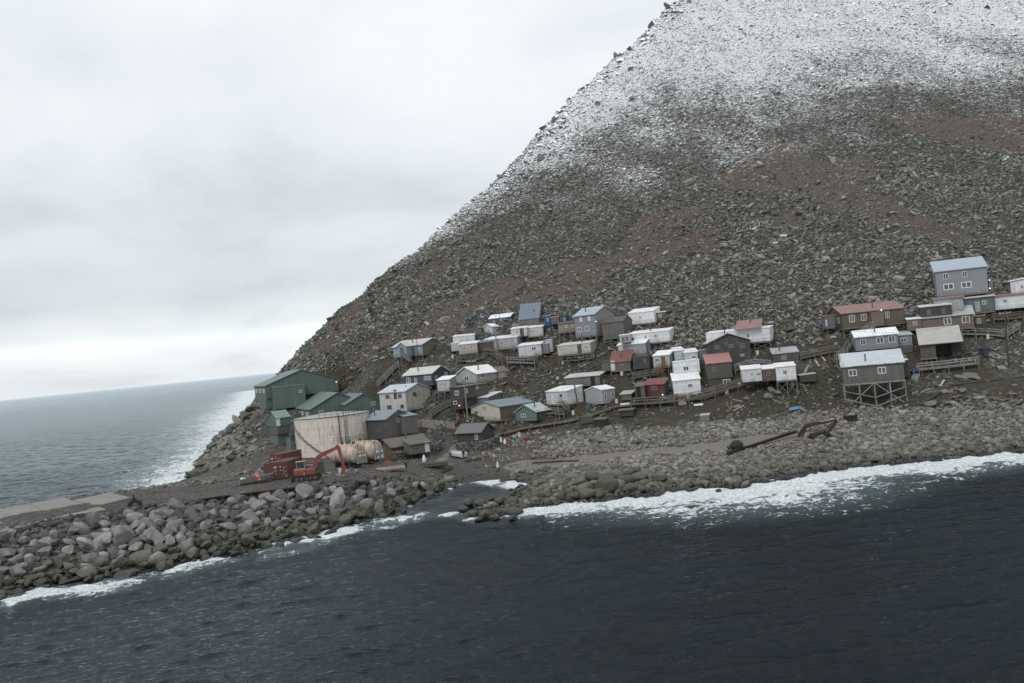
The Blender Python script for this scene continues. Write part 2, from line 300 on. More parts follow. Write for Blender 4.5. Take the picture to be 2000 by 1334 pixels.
def mat_water():
    n = NT('sea_water'); P = n.pos()
    d = n.math('SQRT', n.math('ADD', n.math('POWER', n.sep(P)[0], 2.0), n.math('POWER', n.sep(P)[1], 2.0)))
    A = n.mapv(P, (1, 1.9, 1), rot=(0, 0, .35))
    h = n.math('ADD', n.math('MULTIPLY', n.noise(A, .55, 4, .62, .5), 1.0), n.math('MULTIPLY', n.noise(A, 2.3, 4, .65), .42))
    far = n.math('MULTIPLY', n.noise(n.mapv(P, (1, 2.4, 1), rot=(0, 0, -.25)), .11, 4, .65, .4), 4.0)
    hh = n.math('ADD', h, n.math('MULTIPLY', far, n.rng(d, 150, 500)))
    bmp = n.bump(hh, n.rng(d, 120, 2500, .27, .25), 1.0)
    body = n.mix(n.rng(n.noise(P, .03, 3), .35, .65), (.0016, .0042, .0066), (.0032, .0072, .0105))
    body = n.mix(n.attr('shallow'), body, (.052, .060, .058))
    # turquoise aerated water round the breakers
    body = n.mix(n.rng(n.attr('foam'), .05, .7, 0, .75), body, (.10, .135, .14))
    f = n.attr('foam'); nz = n.noise(n.mapv(P, (1, 1.2, 1)), .45, 7, .68, 1.1); pass
    wv = n.noise(P, .8, 3, .6, 0, True); ad = n.N('ShaderNodeVectorMath', operation='ADD'); n.L(P, ad.inputs[0]); n.L(wv, ad.inputs[1])
    lace = n.voro(ad.outputs[0], .9, 'DISTANCE_TO_EDGE', 0); lace = n.rng(lace, .0, .16, 1, 0)
    s = n.math('ADD', n.math('ADD', n.math('MULTIPLY', n.math('POWER', f, 1.2), 1.42), n.math('MULTIPLY', n.math('SUBTRACT', n.noise(P, .13, 3), .5), .9)), n.math('MULTIPLY', n.math('SUBTRACT', nz, .56), 2.4)); s = n.math('ADD', s, n.math('MULTIPLY', n.math('SUBTRACT', lace, .5), n.rng(f, .1, .9, .5, 0.0)))
    foam = n.math('MULTIPLY', n.rng(s, .42, .72), n.rng(f, .02, .15))
    # scattered whitecaps
    wc = n.noise(n.mapv(P, (.5, 1.6, 1), rot=(0, 0, .25)), .35, 5, .75, .4); patch = n.noise(P, .035, 2)
    caps = n.math('MULTIPLY', n.rng(wc, .70, .76), n.rng(patch, .50, .62)); foam = n.math('MAXIMUM', foam, n.math('MULTIPLY', caps, .55))
    fc = n.mix(n.rng(n.noise(P, 2.2, 5, .7), .3, .7), (.42, .48, .50), (.88, .90, .91))
    col = n.mix(foam, body, fc)
    hb = n.bump(n.noise(P, 1.6, 6, .75), .9, .5)
    nm = n.N('ShaderNodeMix', data_type='VECTOR'); n.L(foam, nm.inputs[0]); n.L(bmp, nm.inputs[4]); n.L(hb, nm.inputs[5])
    # rough sea: unresolved chop hides part of the mirror, so only a share of the Fresnel reflection is kept
    fr = n.N('ShaderNodeFresnel'); fr.inputs[0].default_value = 1.333; n.L(bmp, fr.inputs['Normal'])
    gl = n.N('ShaderNodeBsdfGlossy'); gl.inputs['Color'].default_value = (.87, .95, 1.0, 1); n.L(bmp, gl.inputs['Normal']); n.L(n.rng(d, 150, 3000, .05, .30), gl.inputs['Roughness'])
    mx = n.N('ShaderNodeMixShader'); n.L(n.math('MULTIPLY', n.math('MULTIPLY', fr.outputs[0], n.rng(d, 100, 900, .64, .90)), n.math('SUBTRACT', 1.0, foam)), mx.inputs[0]); n.L(n.p.outputs[0], mx.inputs[1]); n.L(gl.outputs[0], mx.inputs[2]); n.L(mx.outputs[0], n.o.inputs[0])
    return n.fin(col, .9, nm.outputs[1], spec=0.0)
# ---------------------------------------------------------------- mesh helpers
def tag(o, label=None, cat=None, group=None, kind=None):
    if label: o['label'] = label
    if cat: o['category'] = cat
    if group: o['group'] = group
    if kind: o['kind'] = kind
    return o
def np_mesh(name, co, faces=None, quads=None, tris=None, mat=None, attrs=None, smooth=False):
    me = bpy.data.meshes.new(name); co = np.asarray(co, np.float32)
    idx = quads if quads is not None else tris; k = idx.shape[1]; nf = len(idx)
    me.vertices.add(len(co)); me.vertices.foreach_set('co', co.ravel())
    me.loops.add(nf * k); me.loops.foreach_set('vertex_index', idx.astype(np.int32).ravel())
    me.polygons.add(nf); me.polygons.foreach_set('loop_start', np.arange(0, nf * k, k, dtype=np.int32))
    me.polygons.foreach_set('loop_total', np.full(nf, k, np.int32))
    me.update(calc_edges=True)
    me.polygons.foreach_set('use_smooth', np.full(nf, smooth, bool))
    for a, v in (attrs or {}).items():
        t = me.attributes.new(a, 'FLOAT', 'POINT'); t.data.foreach_set('value', np.asarray(v, np.float32).ravel())
    if mat: me.materials.append(mat)
    o = bpy.data.objects.new(name, me); COL.objects.link(o); return o
def grid_quads(nr, nc):
    i = np.arange(nr - 1)[:, None] * nc + np.arange(nc - 1)[None, :]; i = i.ravel(); return np.c_[i, i + 1, i + nc + 1, i + nc]
# ---------------------------------------------------------------- ground cover masks (fixed to the slope)
PXg, PYg = proj(np.stack([GX, GY, GZ], -1))
def blob(cx, cy, rx, ry, ang, amp=.75, s=50, sc=60):
    a = math.radians(ang); dx = PXg - cx; dy = PYg - cy
    u = (dx * math.cos(a) - dy * math.sin(a)) / (rx * 1.0); v = (dx * math.sin(a) + dy * math.cos(a)) / (ry * .95)
    r = np.hypot(u, v) + (fbm(GX / 9, GY / 9, s, 4) - .5) * 2 * amp
    return sst(1.25, .75, r)
brown = np.zeros_like(GX)
for b in ((1180, 520, 130, 24, 12), (1300, 480, 120, 38, 8), (1330, 420, 60, 22, 20), (1500, 345, 95, 42, 5), (1510, 300, 70, 30, 10), (1650, 365, 60, 45, 35), (1720, 415, 70, 30, -15), (1790, 440, 60, 26, -20), (1850, 465, 70, 18, -12), (1900, 250, 140, 28, -5), (1950, 265, 90, 40, -8), (890, 600, 90, 20, 22), (960, 570, 70, 18, 18), (1010, 590, 60, 14, 10),
          (870, 640, 60, 22, 20), (1260, 440, 60, 22, 25), (1540, 430, 50, 18, 15), (1120, 560, 90, 20, 15), (620, 690, 60, 18, 40), (680, 620, 60, 14, 42), (860, 520, 60, 14, 38), (940, 640, 60, 14, 10), (720, 690, 60, 14, 30), (1200, 640, 1, 1, 0)):
    brown = np.maximum(brown, blob(*b))
brown *= .88 * (MW > .3) * (GY < 480)
brown = np.maximum(brown, .28 * sst(.58, .68, fbm(GX / 14 + 5, GY / 14, 71, 4)) * sst(20, 26, GZ) * sst(75, 55, GZ))
zsn = GZ + (fbm(GX / 30, GY / 30, 81, 4) - .5) * 34 + (fbm((GX + GY * .55) / 9, (GY - GX * .3) / 45, 83, 3) - .5) * 24 + (fbm(GX / 7, GY / 7, 85, 3) - .5) * 22
_ridge = np.exp(-np.abs(GX - np.interp(GY, RY, RX)) / 14.) * sst(30, 50, GZ)
snow = sst(28, 142, zsn + _ridge * 34 - sst(10, 60, GX) * 2) * sst(-.2, .2, MW - .5)
village = (1 - MW) * sst(4.0, 5.2, GZ + (fbm(GX / 5, GY / 5, 63, 3) - .5) * 1.6) * sst(-50, -40, GX + (GY - 200) * .3)
# slope foot above the beach: turf, with rubble between
gn = fbm(GX / 8, GY / 8, 91, 4)
grass = village * sst(-68, -50, GX) * (.45 + .9 * sst(.38, .6, gn)) + .5 * sst(.6, .2, MW) * sst(4.2, 6, GZ) * sst(-66, -50, GX) * (MW > 0)
grass = np.clip(grass, 0, 1) * (1 - MW * .8)
seafront = sst(-40, -20, GX)
low = sst(5.5, 4.6, GZ + (fbm(GX / 5, GY / 5, 63, 3) - .5) * 1.6) * (MW < .5) * (1 - .0 * GX)
cobble = low * sst(-6, 16, GX + 2 + (fbm(GX / 6, GY / 6, 61, 3) - .5) * 22) 
shingle = low * sst(16, -6, GX + 2 + (fbm(GX / 6, GY / 6, 61, 3) - .5) * 22) 
trk = np.zeros_like(GX)
def road(pts, w):
    global trk
    pts = [hit(*p) for p in pts]
    for a, b in zip(pts, pts[1:]):
        d = b[:2] - a[:2]; L2 = d @ d + 1e-6; t = np.clip(((GX - a[0]) * d[0] + (GY - a[1]) * d[1]) / L2, 0, 1)
        trk = np.maximum(trk, sst(w, w * .55, np.hypot(GX - a[0] - t * d[0], GY - a[1] - t * d[1])))
road([(1010, 908), (1100, 903), (1200, 893), (1300, 882), (1400, 874), (1500, 858), (1600, 850)], 3.4)
road([(890, 872), (880, 885), (860, 900)], 1.3)
GM = dict(cobble=cobble, shingle=shingle, track=trk * .95, grass=grass, brown=brown, snow=snow)
_nr, _nc = GX.shape
land = np_mesh('ground', np.stack([GX, GY, GZ], -1).reshape(-1, 3), quads=grid_quads(_nr, _nc), mat=mat_terrain(), attrs=GM, smooth=True)
tag(land, kind='structure')
def Mk(a, x, y):
    i = np.clip(np.searchsorted(xs_, x) - 1, 0, len(xs_) - 2); j = np.clip(np.searchsorted(ys_, y) - 1, 0, len(ys_) - 2); return a[j, i]
# ---------------------------------------------------------------- sea
def coast_field(x, y):
    """foam strength from the distance to each stretch of shore and the width of its surf"""
    segs = []
    def add(P, w):
        for k, (a, b) in enumerate(zip(P, P[1:])): segs.append((a[0], a[1], b[0], b[1], w[k] if hasattr(w, '__len__') else w))
    add(CW[:2], 11); add(CW[1:6], [12, 10, 7, 5, 4.5]); add(CW[5:9], [5, 9, 9, 4]); add(CW[8:], [2.5, 2.2, 2.5, 4, 5, 4.5, 3.5, 2.5])
    add(C2, [3.5, 3.5, 5, 11, 13, 14, 17, 23, 28, 20, 18, 19, 19, 18, 17])
    add([C2[-1], np.array([100, 147, 0]), np.array([200, 163, 0])], 18)
    ns = len(segs)
    add([np.array(p + (0,)) for p in ((-86, 172), (-80, 200), (-77, 221), (-80, 240), (-85.5, 266), (-89, 291), (-96.6, 334), (-125, 440), (-155, 555), (-208, 782), (-272, 1043), (-365, 1400))], [10, 15, 25, 30, 33, 36, 44, 56, 66, 75, 85])
    f = np.zeros_like(x)
    for si, (ax, ay, bx_, by2, w) in enumerate(segs):
        dx, dy = bx_ - ax, by2 - ay; t = np.clip(((x - ax) * dx + (y - ay) * dy) / (dx * dx + dy * dy + 1e-6), 0, 1)
        d = np.hypot(x - ax - t * dx, y - ay - t * dy); f = np.maximum(f, np.clip(1.12 - d / w, 0, 1) ** (1.0 if si < ns else 1.5) * (1 if si < ns else .76))
    return f
def build_sea():
    r1 = np.geomspace(28, 60, 60)[:-1]; r2 = np.geomspace(60, 300, 640)[:-1]; r3 = np.geomspace(300, 2000, 150)[:-1]; r4 = np.geomspace(2000, 60000, 40)
    ds = np.r_[r1, r2, r3, r4]
    tn = np.r_[np.linspace(-3.5, -.72, 30)[:-1], np.linspace(-.72, .72, 760), np.linspace(.72, 3.5, 30)[1:]]
    T, Dd = np.meshgrid(tn, ds); X = T * Dd; Y = Dd.copy()
    Z = np.zeros_like(X); rg = np.random.default_rng(3)
    for k in range(34):
        lam = .75 * 1.08 ** k; th = rg.normal(1.75, .45); kx, ky = math.cos(th), math.sin(th); am = .0066 * lam ** .90
        fade = sst(lam * 170, lam * 70, Dd); w = 2 * np.pi / lam; ph = (X * kx + Y * ky) * w + rg.uniform(0, 6.28) + 2.2 * (fbm(X / (lam * 3), Y / (lam * 3), 300 + k, 2) - .5) * 2
        s = np.sin(ph); Z += fade * am * (1 - 2 * np.abs(np.sin(ph / 2)) ** .8 + .35 * s)
    f = coast_field(X, Y); f = f * np.where((X < 2) & (Y < 190), .35 + 1.0 * sst(.38, .62, fbm(X / 7, Y / 7, 211, 3)), .85 + .3 * fbm(X / 9, Y / 9, 212, 3))
    Z *= (1 - .35 * f); Z += sst(.05, .8, f) * .75 * (fbm(X / 1.5, Y / 1.5, 201, 4) - .35) * sst(600, 250, Dd)
    return np_mesh('sea', np.stack([X, Y, Z], -1).reshape(-1, 3), quads=grid_quads(len(ds), len(tn)), mat=mat_water(), attrs=dict(foam=f, shallow=sst(-3.2, -.4, H(X, Y)) * (X > -95) * (Y < 300) * .8), smooth=True)
sea = build_sea(); tag(sea, kind='structure')
# ---------------------------------------------------------------- rocks
def ico(sub):
    import bmesh
    bm = bmesh.new(); bmesh.ops.create_icosphere(bm, subdivisions=sub, radius=1.0)
    bm.verts.ensure_lookup_table(); v = np.array([x.co[:] for x in bm.verts]); f = np.array([[q.index for q in p.verts] for p in bm.faces]); bm.free(); return v, f
def boulder(v, seed, cuts=9, lo=.55, hi=.85, dims=(1, .8, .65)):
    g = np.random.default_rng(seed); v = v.copy()
    for _ in range(cuts):
        nrm = g.normal(size=3); nrm /= np.linalg.norm(nrm); h = g.uniform(lo, hi); d = v @ nrm; ex = np.maximum(d - h, 0); v -= ex[:, None] * nrm
    v *= np.array(dims) * g.uniform(.85, 1.15, 3); return v
def rots(n, rg, tilt=3.14):
    a = rg.uniform(0, 6.283, n); b = rg.uniform(-tilt, tilt, n); c = rg.uniform(-tilt, tilt, n)
    ca_, sa_, cb, sb, cc, sc = np.cos(a), np.sin(a), np.cos(b), np.sin(b), np.cos(c), np.sin(c)
    R = np.empty((n, 3, 3)); R[:, 0, 0] = ca_ * cb; R[:, 0, 1] = ca_ * sb * sc - sa_ * cc; R[:, 0, 2] = ca_ * sb * cc + sa_ * sc
    R[:, 1, 0] = sa_ * cb; R[:, 1, 1] = sa_ * sb * sc + ca_ * cc; R[:, 1, 2] = sa_ * sb * cc - ca_ * sc
    R[:, 2, 0] = -sb; R[:, 2, 1] = cb * sc; R[:, 2, 2] = cb * cc; return R
def rock_field(name, pos, size, mat, protos, faces, tilt=.6, seed=1, attrs=None):
    rg = np.random.default_rng(seed); n = len(pos); nv = protos[0].shape[0]; which = rg.integers(0, len(protos), n)
    V = np.stack(protos)[which] * (size[:, None, None] * rg.uniform(.75, 1.3, (n, 1, 3)))
    V = np.einsum('nij,nvj->nvi', rots(n, rg, tilt), V) + pos[:, None, :]
    T = (np.arange(n)[:, None, None] * nv + faces[None]).reshape(-1, 3)
    at = {'tint': np.repeat(rg.uniform(0, 1, n) ** 1.3, nv)}
    for k, v in (attrs or {}).items(): at[k] = np.repeat(v, nv)
    return np_mesh(name, V.reshape(-1, 3), tris=T, mat=mat, attrs=at)
V1, F1 = ico(1); V2, F2 = ico(2)
V0, F0 = ico(1)
import bmesh as _bm
def ico0():
    bm = _bm.new(); _bm.ops.create_icosphere(bm, subdivisions=1, radius=1.0)
    bm.verts.ensure_lookup_table(); v = np.array([x.co[:] for x in bm.verts]); f = np.array([[q.index for q in p.verts] for p in bm.faces]); bm.free(); return v, f
SM = [boulder(V1, 100 + i, 5, .6, .9, (1.15, .8, .5)) * (1 + .22 * np.random.default_rng(i).normal(size=(len(V1), 1)).clip(-1, 1)) for i in range(10)]
MD = [boulder(V2, 200 + i, 12, .5, .85, (1.1, .85, .7)) for i in range(10)]
RN = [boulder(V2, 260 + i, 3, .8, .97, (1.1, .9, .7)) for i in range(8)]
# scree over the whole mountainside
def scree():
    rg = np.random.default_rng(11); n = 600000
    y = 195 + (470 - 195) * rg.random(n) ** 1.05; x = rg.uniform(-135, 320, n)
    # keep what lies on the slope seen from round the photographer's position
    ok = (x < y * .72 + 8) & (x > -.36 * y - 10); x, y = x[ok], y[ok]
    mw = Mk(MW, x, y); z = H(x, y); sn = Mk(snow, x, y); br = Mk(brown, x, y)
    keep = ((mw > .15) | (z + (fbm(x / 9, y / 9, 55, 3) - .5) * 9 > np.interp(x, [-60, -20, 10, 40, 70, 130], [19, 23, 22, 17, 16, 17]))) & (z > 1.0) & (rg.random(len(x)) > br * .80) & (rg.random(len(x)) > (.04 + .5 * sst(.48, .66, fbm((x + y * .55) / 7, (y - x * .3) / 26, 58, 3))) * sst(.45, .9, sn))
    x, y, z, sn, mw = x[keep], y[keep], z[keep], sn[keep], mw[keep]
    s = np.clip(rg.lognormal(-1.33, .46, len(x)), .15, 1.4)
    s *= .8 + .5 * fbm(x / 12, y / 12, 44, 3)
    s *= np.interp(z, [35, 110], [1.0, .62]) * (1 + .15 * sst(280, 400, y))
    # blockier stones break the skyline
    yr = rg.uniform(290, 560, 2600); xr = np.interp(yr, RY, RX) + rg.normal(0, 4, 2600); zr = H(xr, yr); sr = np.clip(rg.lognormal(-.8, .55, 2600), .25, 1.8) * sst(250, 330, yr)
    x, y, z, sn, s = np.r_[x, xr], np.r_[y, yr], np.r_[z, zr], np.r_[sn, Mk(snow, xr, yr)], np.r_[s, sr]
    print('scree', len(x))
    return rock_field('scree', np.c_[x, y, z + s * .12], s, mat_rock('scree_rock', (.070, .073, .062), (.40, .395, .355), snow=True), SM, F1, .75, 5, dict(snow=sn))
scr = scree(); tag(scr, 'grey scree boulders covering the whole mountainside, dusted with snow higher up', 'scree', kind='stuff')
# ---------------------------------------------------------------- builders
def emp(name, loc, label=None, cat=None, group=None):
    o = bpy.data.objects.new(name, None); COL.objects.link(o); o.location = Vector([float(c) for c in loc]); o.empty_display_size = .3; tag(o, label, cat, group); return o
class MB:
    """collects faces (world coordinates) with metre UVs and builds one mesh"""
    def __init__(s): s.v = []; s.f = []; s.uv = []
    def face(s, pts, uv=None):
        b = len(s.v); s.v += [tuple(float(c) for c in p) for p in pts]; s.f.append(list(range(b, b + len(pts))))
        if uv is None:
            p0 = np.array(pts[0], float); e = np.array(pts[1], float) - p0; L = np.linalg.norm(e) + 1e-9; e /= L
            w = np.array(pts[-1], float) - p0; w2 = w - (w @ e) * e; w2 /= (np.linalg.norm(w2) + 1e-9); uv = [((np.array(p) - p0) @ e, (np.array(p) - p0) @ w2) for p in pts]
        s.uv += uv; return s
    def hexa(s, p):          # p: 4 bottom (ccw from above), 4 top
        s.face([p[3], p[2], p[1], p[0]]); s.face(p[4:8])
        for i in range(4): j = (i + 1) % 4; s.face([p[i], p[j], p[4 + j], p[4 + i]])
        return s
    def box(s, c, size, rz=0.0, a=None):
        cx, cy, cz = c; sx, sy, sz = [q / 2 for q in size]; k, l = math.cos(rz), math.sin(rz); P = []
        for z in (-sz, sz):
            for x, y in ((-sx, -sy), (sx, -sy), (sx, sy), (-sx, sy)): P.append((cx + x * k - y * l, cy + x * l + y * k, cz + z))
        return s.hexa(P)
    def beam(s, p, q, w=.12, h=None):
        p = np.array(p, float); q = np.array(q, float); d = q - p; L = np.linalg.norm(d); d = d / (L + 1e-9); h = h or w
        u = np.cross(d, (0, 0, 1.)); u = np.array([1., 0, 0]) if np.linalg.norm(u) < .05 else u / np.linalg.norm(u); v = np.cross(u, d)
        P = [p + u * (a * w / 2) + v * (b * h / 2) for a, b in ((-1, -1), (1, -1), (1, 1), (-1, 1))]; Q = [x + d * L for x in P]
        s.face([P[3], P[2], P[1], P[0]]); s.face(Q)
        for i in range(4): j = (i + 1) % 4; s.face([P[i], P[j], Q[j], Q[i]])
        return s
    def tube(s, pts, r, n=8, cap=True):
        pts = [np.array(p, float) for p in pts]; rr = r if hasattr(r, '__len__') else [r] * len(pts); R = []
        for i, p in enumerate(pts):
            d = pts[min(i + 1, len(pts) - 1)] - pts[max(i - 1, 0)]; d /= np.linalg.norm(d) + 1e-9
            u = np.cross(d, (0, 0, 1.)); u = np.array([1., 0, 0]) if np.linalg.norm(u) < .05 else u / np.linalg.norm(u); v = np.cross(u, d)
            R.append([p + rr[i] * (math.cos(6.2832 * k / n) * u + math.sin(6.2832 * k / n) * v) for k in range(n)])
        for a, b in zip(R, R[1:]):
            for k in range(n): j = (k + 1) % n; s.face([a[k], a[j], b[j], b[k]])
        if cap: s.face(R[0][::-1]); s.face(R[-1])
        return s
    def build(s, name, mat, root=None, smooth=False):
        o0 = np.array(root_world(root)) if root is not None else np.zeros(3)
        me = bpy.data.meshes.new(name); me.from_pydata([tuple(np.array(p) - o0) for p in s.v], [], s.f)
        ul = me.uv_layers.new(name='UVMap'); ul.data.foreach_set('uv', np.array(s.uv, np.float32).ravel())
        me.materials.append(mat)
        if smooth:
            for p in me.polygons: p.use_smooth = True
        o = bpy.data.objects.new(name, me); COL.objects.link(o)
        if root is not None: o.parent = root
        return o
def root_world(o):
    """every root is an unrotated Empty; parts keep their origin on it"""
    p = Vector(o.location); q = o.parent
    while q is not None: p = p + q.location; q = q.parent
    return tuple(p)
def M(key, f):
    if key not in _mc: _mc[key] = f()
    return _mc[key]
def sc3(c, k): return tuple(min(1, x * k) for x in c)
def wallm(c, dirt=.4, board=.22, kind='v', rough=.85):
    """painted or bare board wall: boards along the UV, run-down streaks, grime and worn patches"""
    if min(c) > .3: dirt = max(dirt, .24)
    def f():
        n = NT('wall_boards'); uv = n.N('ShaderNodeUVMap').outputs[0]; oi = n.N('ShaderNodeObjectInfo').outputs['Random']
        off = n.N('ShaderNodeVectorMath', operation='ADD'); n.L(uv, off.inputs[0]); cc = n.comb(n.math('MULTIPLY', oi, 37.0), n.math('MULTIPLY', oi, 11.0)); n.L(cc, off.inputs[1]); U = off.outputs[0]
        x = n.sep(uv)[0 if kind == 'v' else 1]; fr = n.math('FRACT', n.math('DIVIDE', x, board)); bi = n.math('FLOOR', n.math('DIVIDE', x, board))
        wn = n.N('ShaderNodeTexWhiteNoise', noise_dimensions='1D'); n.L(bi, wn.inputs['W'])
        st = n.noise(n.mapv(U, (2.2, .28, 1)), 1.0, 5, .65, .3); gr = n.noise(n.mapv(U, (9, .7, 1)), 1.0, 4, .7); bl = n.noise(U, .75, 5, .62, .5)
        col = n.mix(n.math('MULTIPLY', wn.outputs[0], .22 + .5 * dirt), c, sc3(c, .55))
        col = n.mix(n.math('MULTIPLY', n.rng(st, .45, .72), dirt), col, sc3((.10, .088, .072), .9)); col = n.mix(n.math('MULTIPLY', n.rng(gr, .42, .75), dirt * .7), col, sc3(c, .35))
        col = n.mix(n.math('MULTIPLY', n.rng(bl, .52, .70), dirt * .85), col, (.15, .14, .125))
        y = n.sep(uv)[1]; col = n.mix(n.math('MULTIPLY', n.math('MULTIPLY', n.rng(y, .9, 0), n.rng(bl, .35, .6)), .25 + dirt * .6), col, (.075, .070, .055))
        gap = n.rng(fr, .0, .10, 1, 0); col = n.mix(n.math('MULTIPLY', gap, .6), col, sc3(c, .2))
        return n.fin(col, rough, n.bump(n.math('SUBTRACT', n.math('MULTIPLY', gr, .4), gap), .7, .03))
    return M(('w', c, dirt, board, kind), f)
def roofm(c, dirt=.3, rib=.4, rust=0.0, moss=0.0):
    def f():
        n = NT('roof_sheet'); uv = n.N('ShaderNodeUVMap').outputs[0]; oi = n.N('ShaderNodeObjectInfo').outputs['Random']
        off = n.N('ShaderNodeVectorMath', operation='ADD'); n.L(uv, off.inputs[0]); cc = n.comb(n.math('MULTIPLY', oi, 23.0), n.math('MULTIPLY', oi, 7.0)); n.L(cc, off.inputs[1]); U = off.outputs[0]
        x = n.sep(uv)[0]; fr = n.math('FRACT', n.math('DIVIDE', x, rib)); w = n.rng(n.math('ABSOLUTE', n.math('SUBTRACT', fr, .5)), .34, .5)
        st = n.noise(n.mapv(U, (1.3, .35, 1)), 1.0, 5, .65, .3); bl = n.noise(U, .8, 5, .65, .4)
        col = n.mix(n.math('MULTIPLY', n.rng(st, .4, .7), dirt), c, sc3(c, .5)); col = n.mix(n.math('MULTIPLY', n.rng(bl, .5, .7), dirt), col, (.14, .135, .12))
        if rust: col = n.mix(n.math('MULTIPLY', n.rng(bl, .40, .62), rust), col, (.16, .065, .035))
        if moss: col = n.mix(n.math('MULTIPLY', n.rng(n.noise(U, 1.6, 4), .45, .6), n.math('MULTIPLY', n.rng(n.sep(uv)[1], 1.0, .2), moss)), col, (.20, .21, .10))
        col = n.mix(n.math('MULTIPLY', w, .38), col, sc3(c, .35))
        return n.fin(col, .55, n.bump(w, .6, .04), spec=.4)
    return M(('r', c, dirt, rib, rust, moss), f)
def plain(c, rough=.8, noise=.3, metal=0.0, name='paint'):
    def f():
        n = NT(name); P = n.N('ShaderNodeTexCoord').outputs['Object']
        col = n.mix(n.math('MULTIPLY', n.rng(n.noise(P, 2.5, 5, .7), .4, .7), noise), c, sc3(c, .4)); col = n.mix(n.math('MULTIPLY', n.rng(n.noise(P, .9, 3), .5, .7), noise * .6), col, (.12, .10, .08))
        return n.fin(col, rough, n.bump(n.noise(P, 9, 3), .3, .02), metal)
    return M(('p', c, rough, noise, metal, name), f)
def glassm(c=(.02, .024, .028)):
    def f():
        n = NT('window_glass'); oi = n.N('ShaderNodeObjectInfo').outputs['Random']; P = n.N('ShaderNodeTexCoord').outputs['Object']
        col = n.mix(oi, c, (.085, .095, .10)); col = n.mix(n.rng(n.noise(P, 1.7, 2), .45, .6, 0, .6), col, (.10, .10, .095)); return n.fin(col, .12, None, spec=.6)
    return M(('g', c), f)
WOOD = lambda: M('wood', lambda: wood_mat((.17, .155, .135)))
def wood_mat(c):
    n = NT('weathered_timber'); P = n.N('ShaderNodeTexCoord').outputs['Object']; oi = n.N('ShaderNodeObjectInfo').outputs['Random']
    g = n.noise(n.mapv(P, (6, 6, 1.2)), 1.0, 4, .7); col = n.mix(n.rng(g, .3, .7), sc3(c, .5), sc3(c, 1.35)); col = n.mix(n.math('MULTIPLY', oi, .5), col, sc3(c, .45)); return n.fin(col, .9, n.bump(g, .5, .02))
WHITE = (.60, .62, .63)
FRAME = lambda: plain((.62, .63, .63), .6, .25, name='frame_paint')
DFRAME = lambda: plain((.20, .19, .17), .8, .4, name='frame_weathered')
def window(root, O, e, up, nrm, u, v, w, h, mull=1, frame=None, glass=None, shift=0.0, name='window'):
    """O wall origin, e unit along, window centre at metres (u, v); frame stands proud, pane and mullions inside it"""
    e = np.array(e); n = np.array(nrm); up = np.array(up); c = O + e * u + up * v; t = max(.075, .085 * w); m = MB()
    def bar(a0, a1, b0, b1, d0=-.02, d1=.05):
        P = [c + e * a + up * b + n * d for d in (d0, d1) for a, b in ((a0, b0), (a1, b0), (a1, b1), (a0, b1))]; m.face([P[4], P[5], P[6], P[7]])
        for i in range(4): j = (i + 1) % 4; m.face([P[i], P[j], P[4 + j], P[4 + i]])
    bar(-w / 2, w / 2, -h / 2, -h / 2 + t); bar(-w / 2, w / 2, h / 2 - t, h / 2); bar(-w / 2, -w / 2 + t, -h / 2 + t, h / 2 - t); bar(w / 2 - t, w / 2, -h / 2 + t, h / 2 - t)
    for k in range(1, mull + 1): x = -w / 2 + w * k / (mull + 1); bar(x - t / 2, x + t / 2, -h / 2 + t, h / 2 - t)
    f = m.build(name, frame or FRAME(), root)
    g = MB(); P = [c + e * a * (w / 2 - t) + up * b * (h / 2 - t) + n * .012 for a, b in ((-1, -1), (1, -1), (1, 1), (-1, 1))]; g.face(P)
    f.location = Vector((0, 0, 0)); g.build('pane', glass or glassm(), f); return f
def door(root, O, e, up, nrm, u, w=.9, h=2.0, mat=None, v0=.05):
    e = np.array(e); n = np.array(nrm); m = MB(); c = O + e * u
    P = [c + e * a + up * b + n * d for d in (-.02, .05) for a, b in ((-w / 2, v0), (w / 2, v0), (w / 2, v0 + h), (-w / 2, v0 + h))]; m.face(P[4:8])
    for i in range(4): j = (i + 1) % 4; m.face([P[i], P[j], P[4 + j], P[4 + i]])
    d = m.build('door', mat or plain((.5, .48, .42), .7, .4, name='door_paint'), root)
    k = MB(); k.box(tuple(c + e * (w * .36) + np.array(up) * (v0 + h * .48) + n * .08), (.09, .09, .09)); k.build('handle', plain((.3, .3, .3), .4, .1, .8, 'door_metal'), d); return d
UPV = np.array([0, 0, 1.])
def solve_len(P, d, px, v):
    """length along horizontal direction d from P at which the photographer sees it at column px"""
    lo, hi = .05, 60.0
    s = 1 if proj(P + d * .5)[0] < px else -1
    for _ in range(50):
        mid = (lo + hi) / 2
        if (proj(P + d * mid)[0] - px) * s < 0: lo = mid
        else: hi = mid
    return (lo + hi) / 2
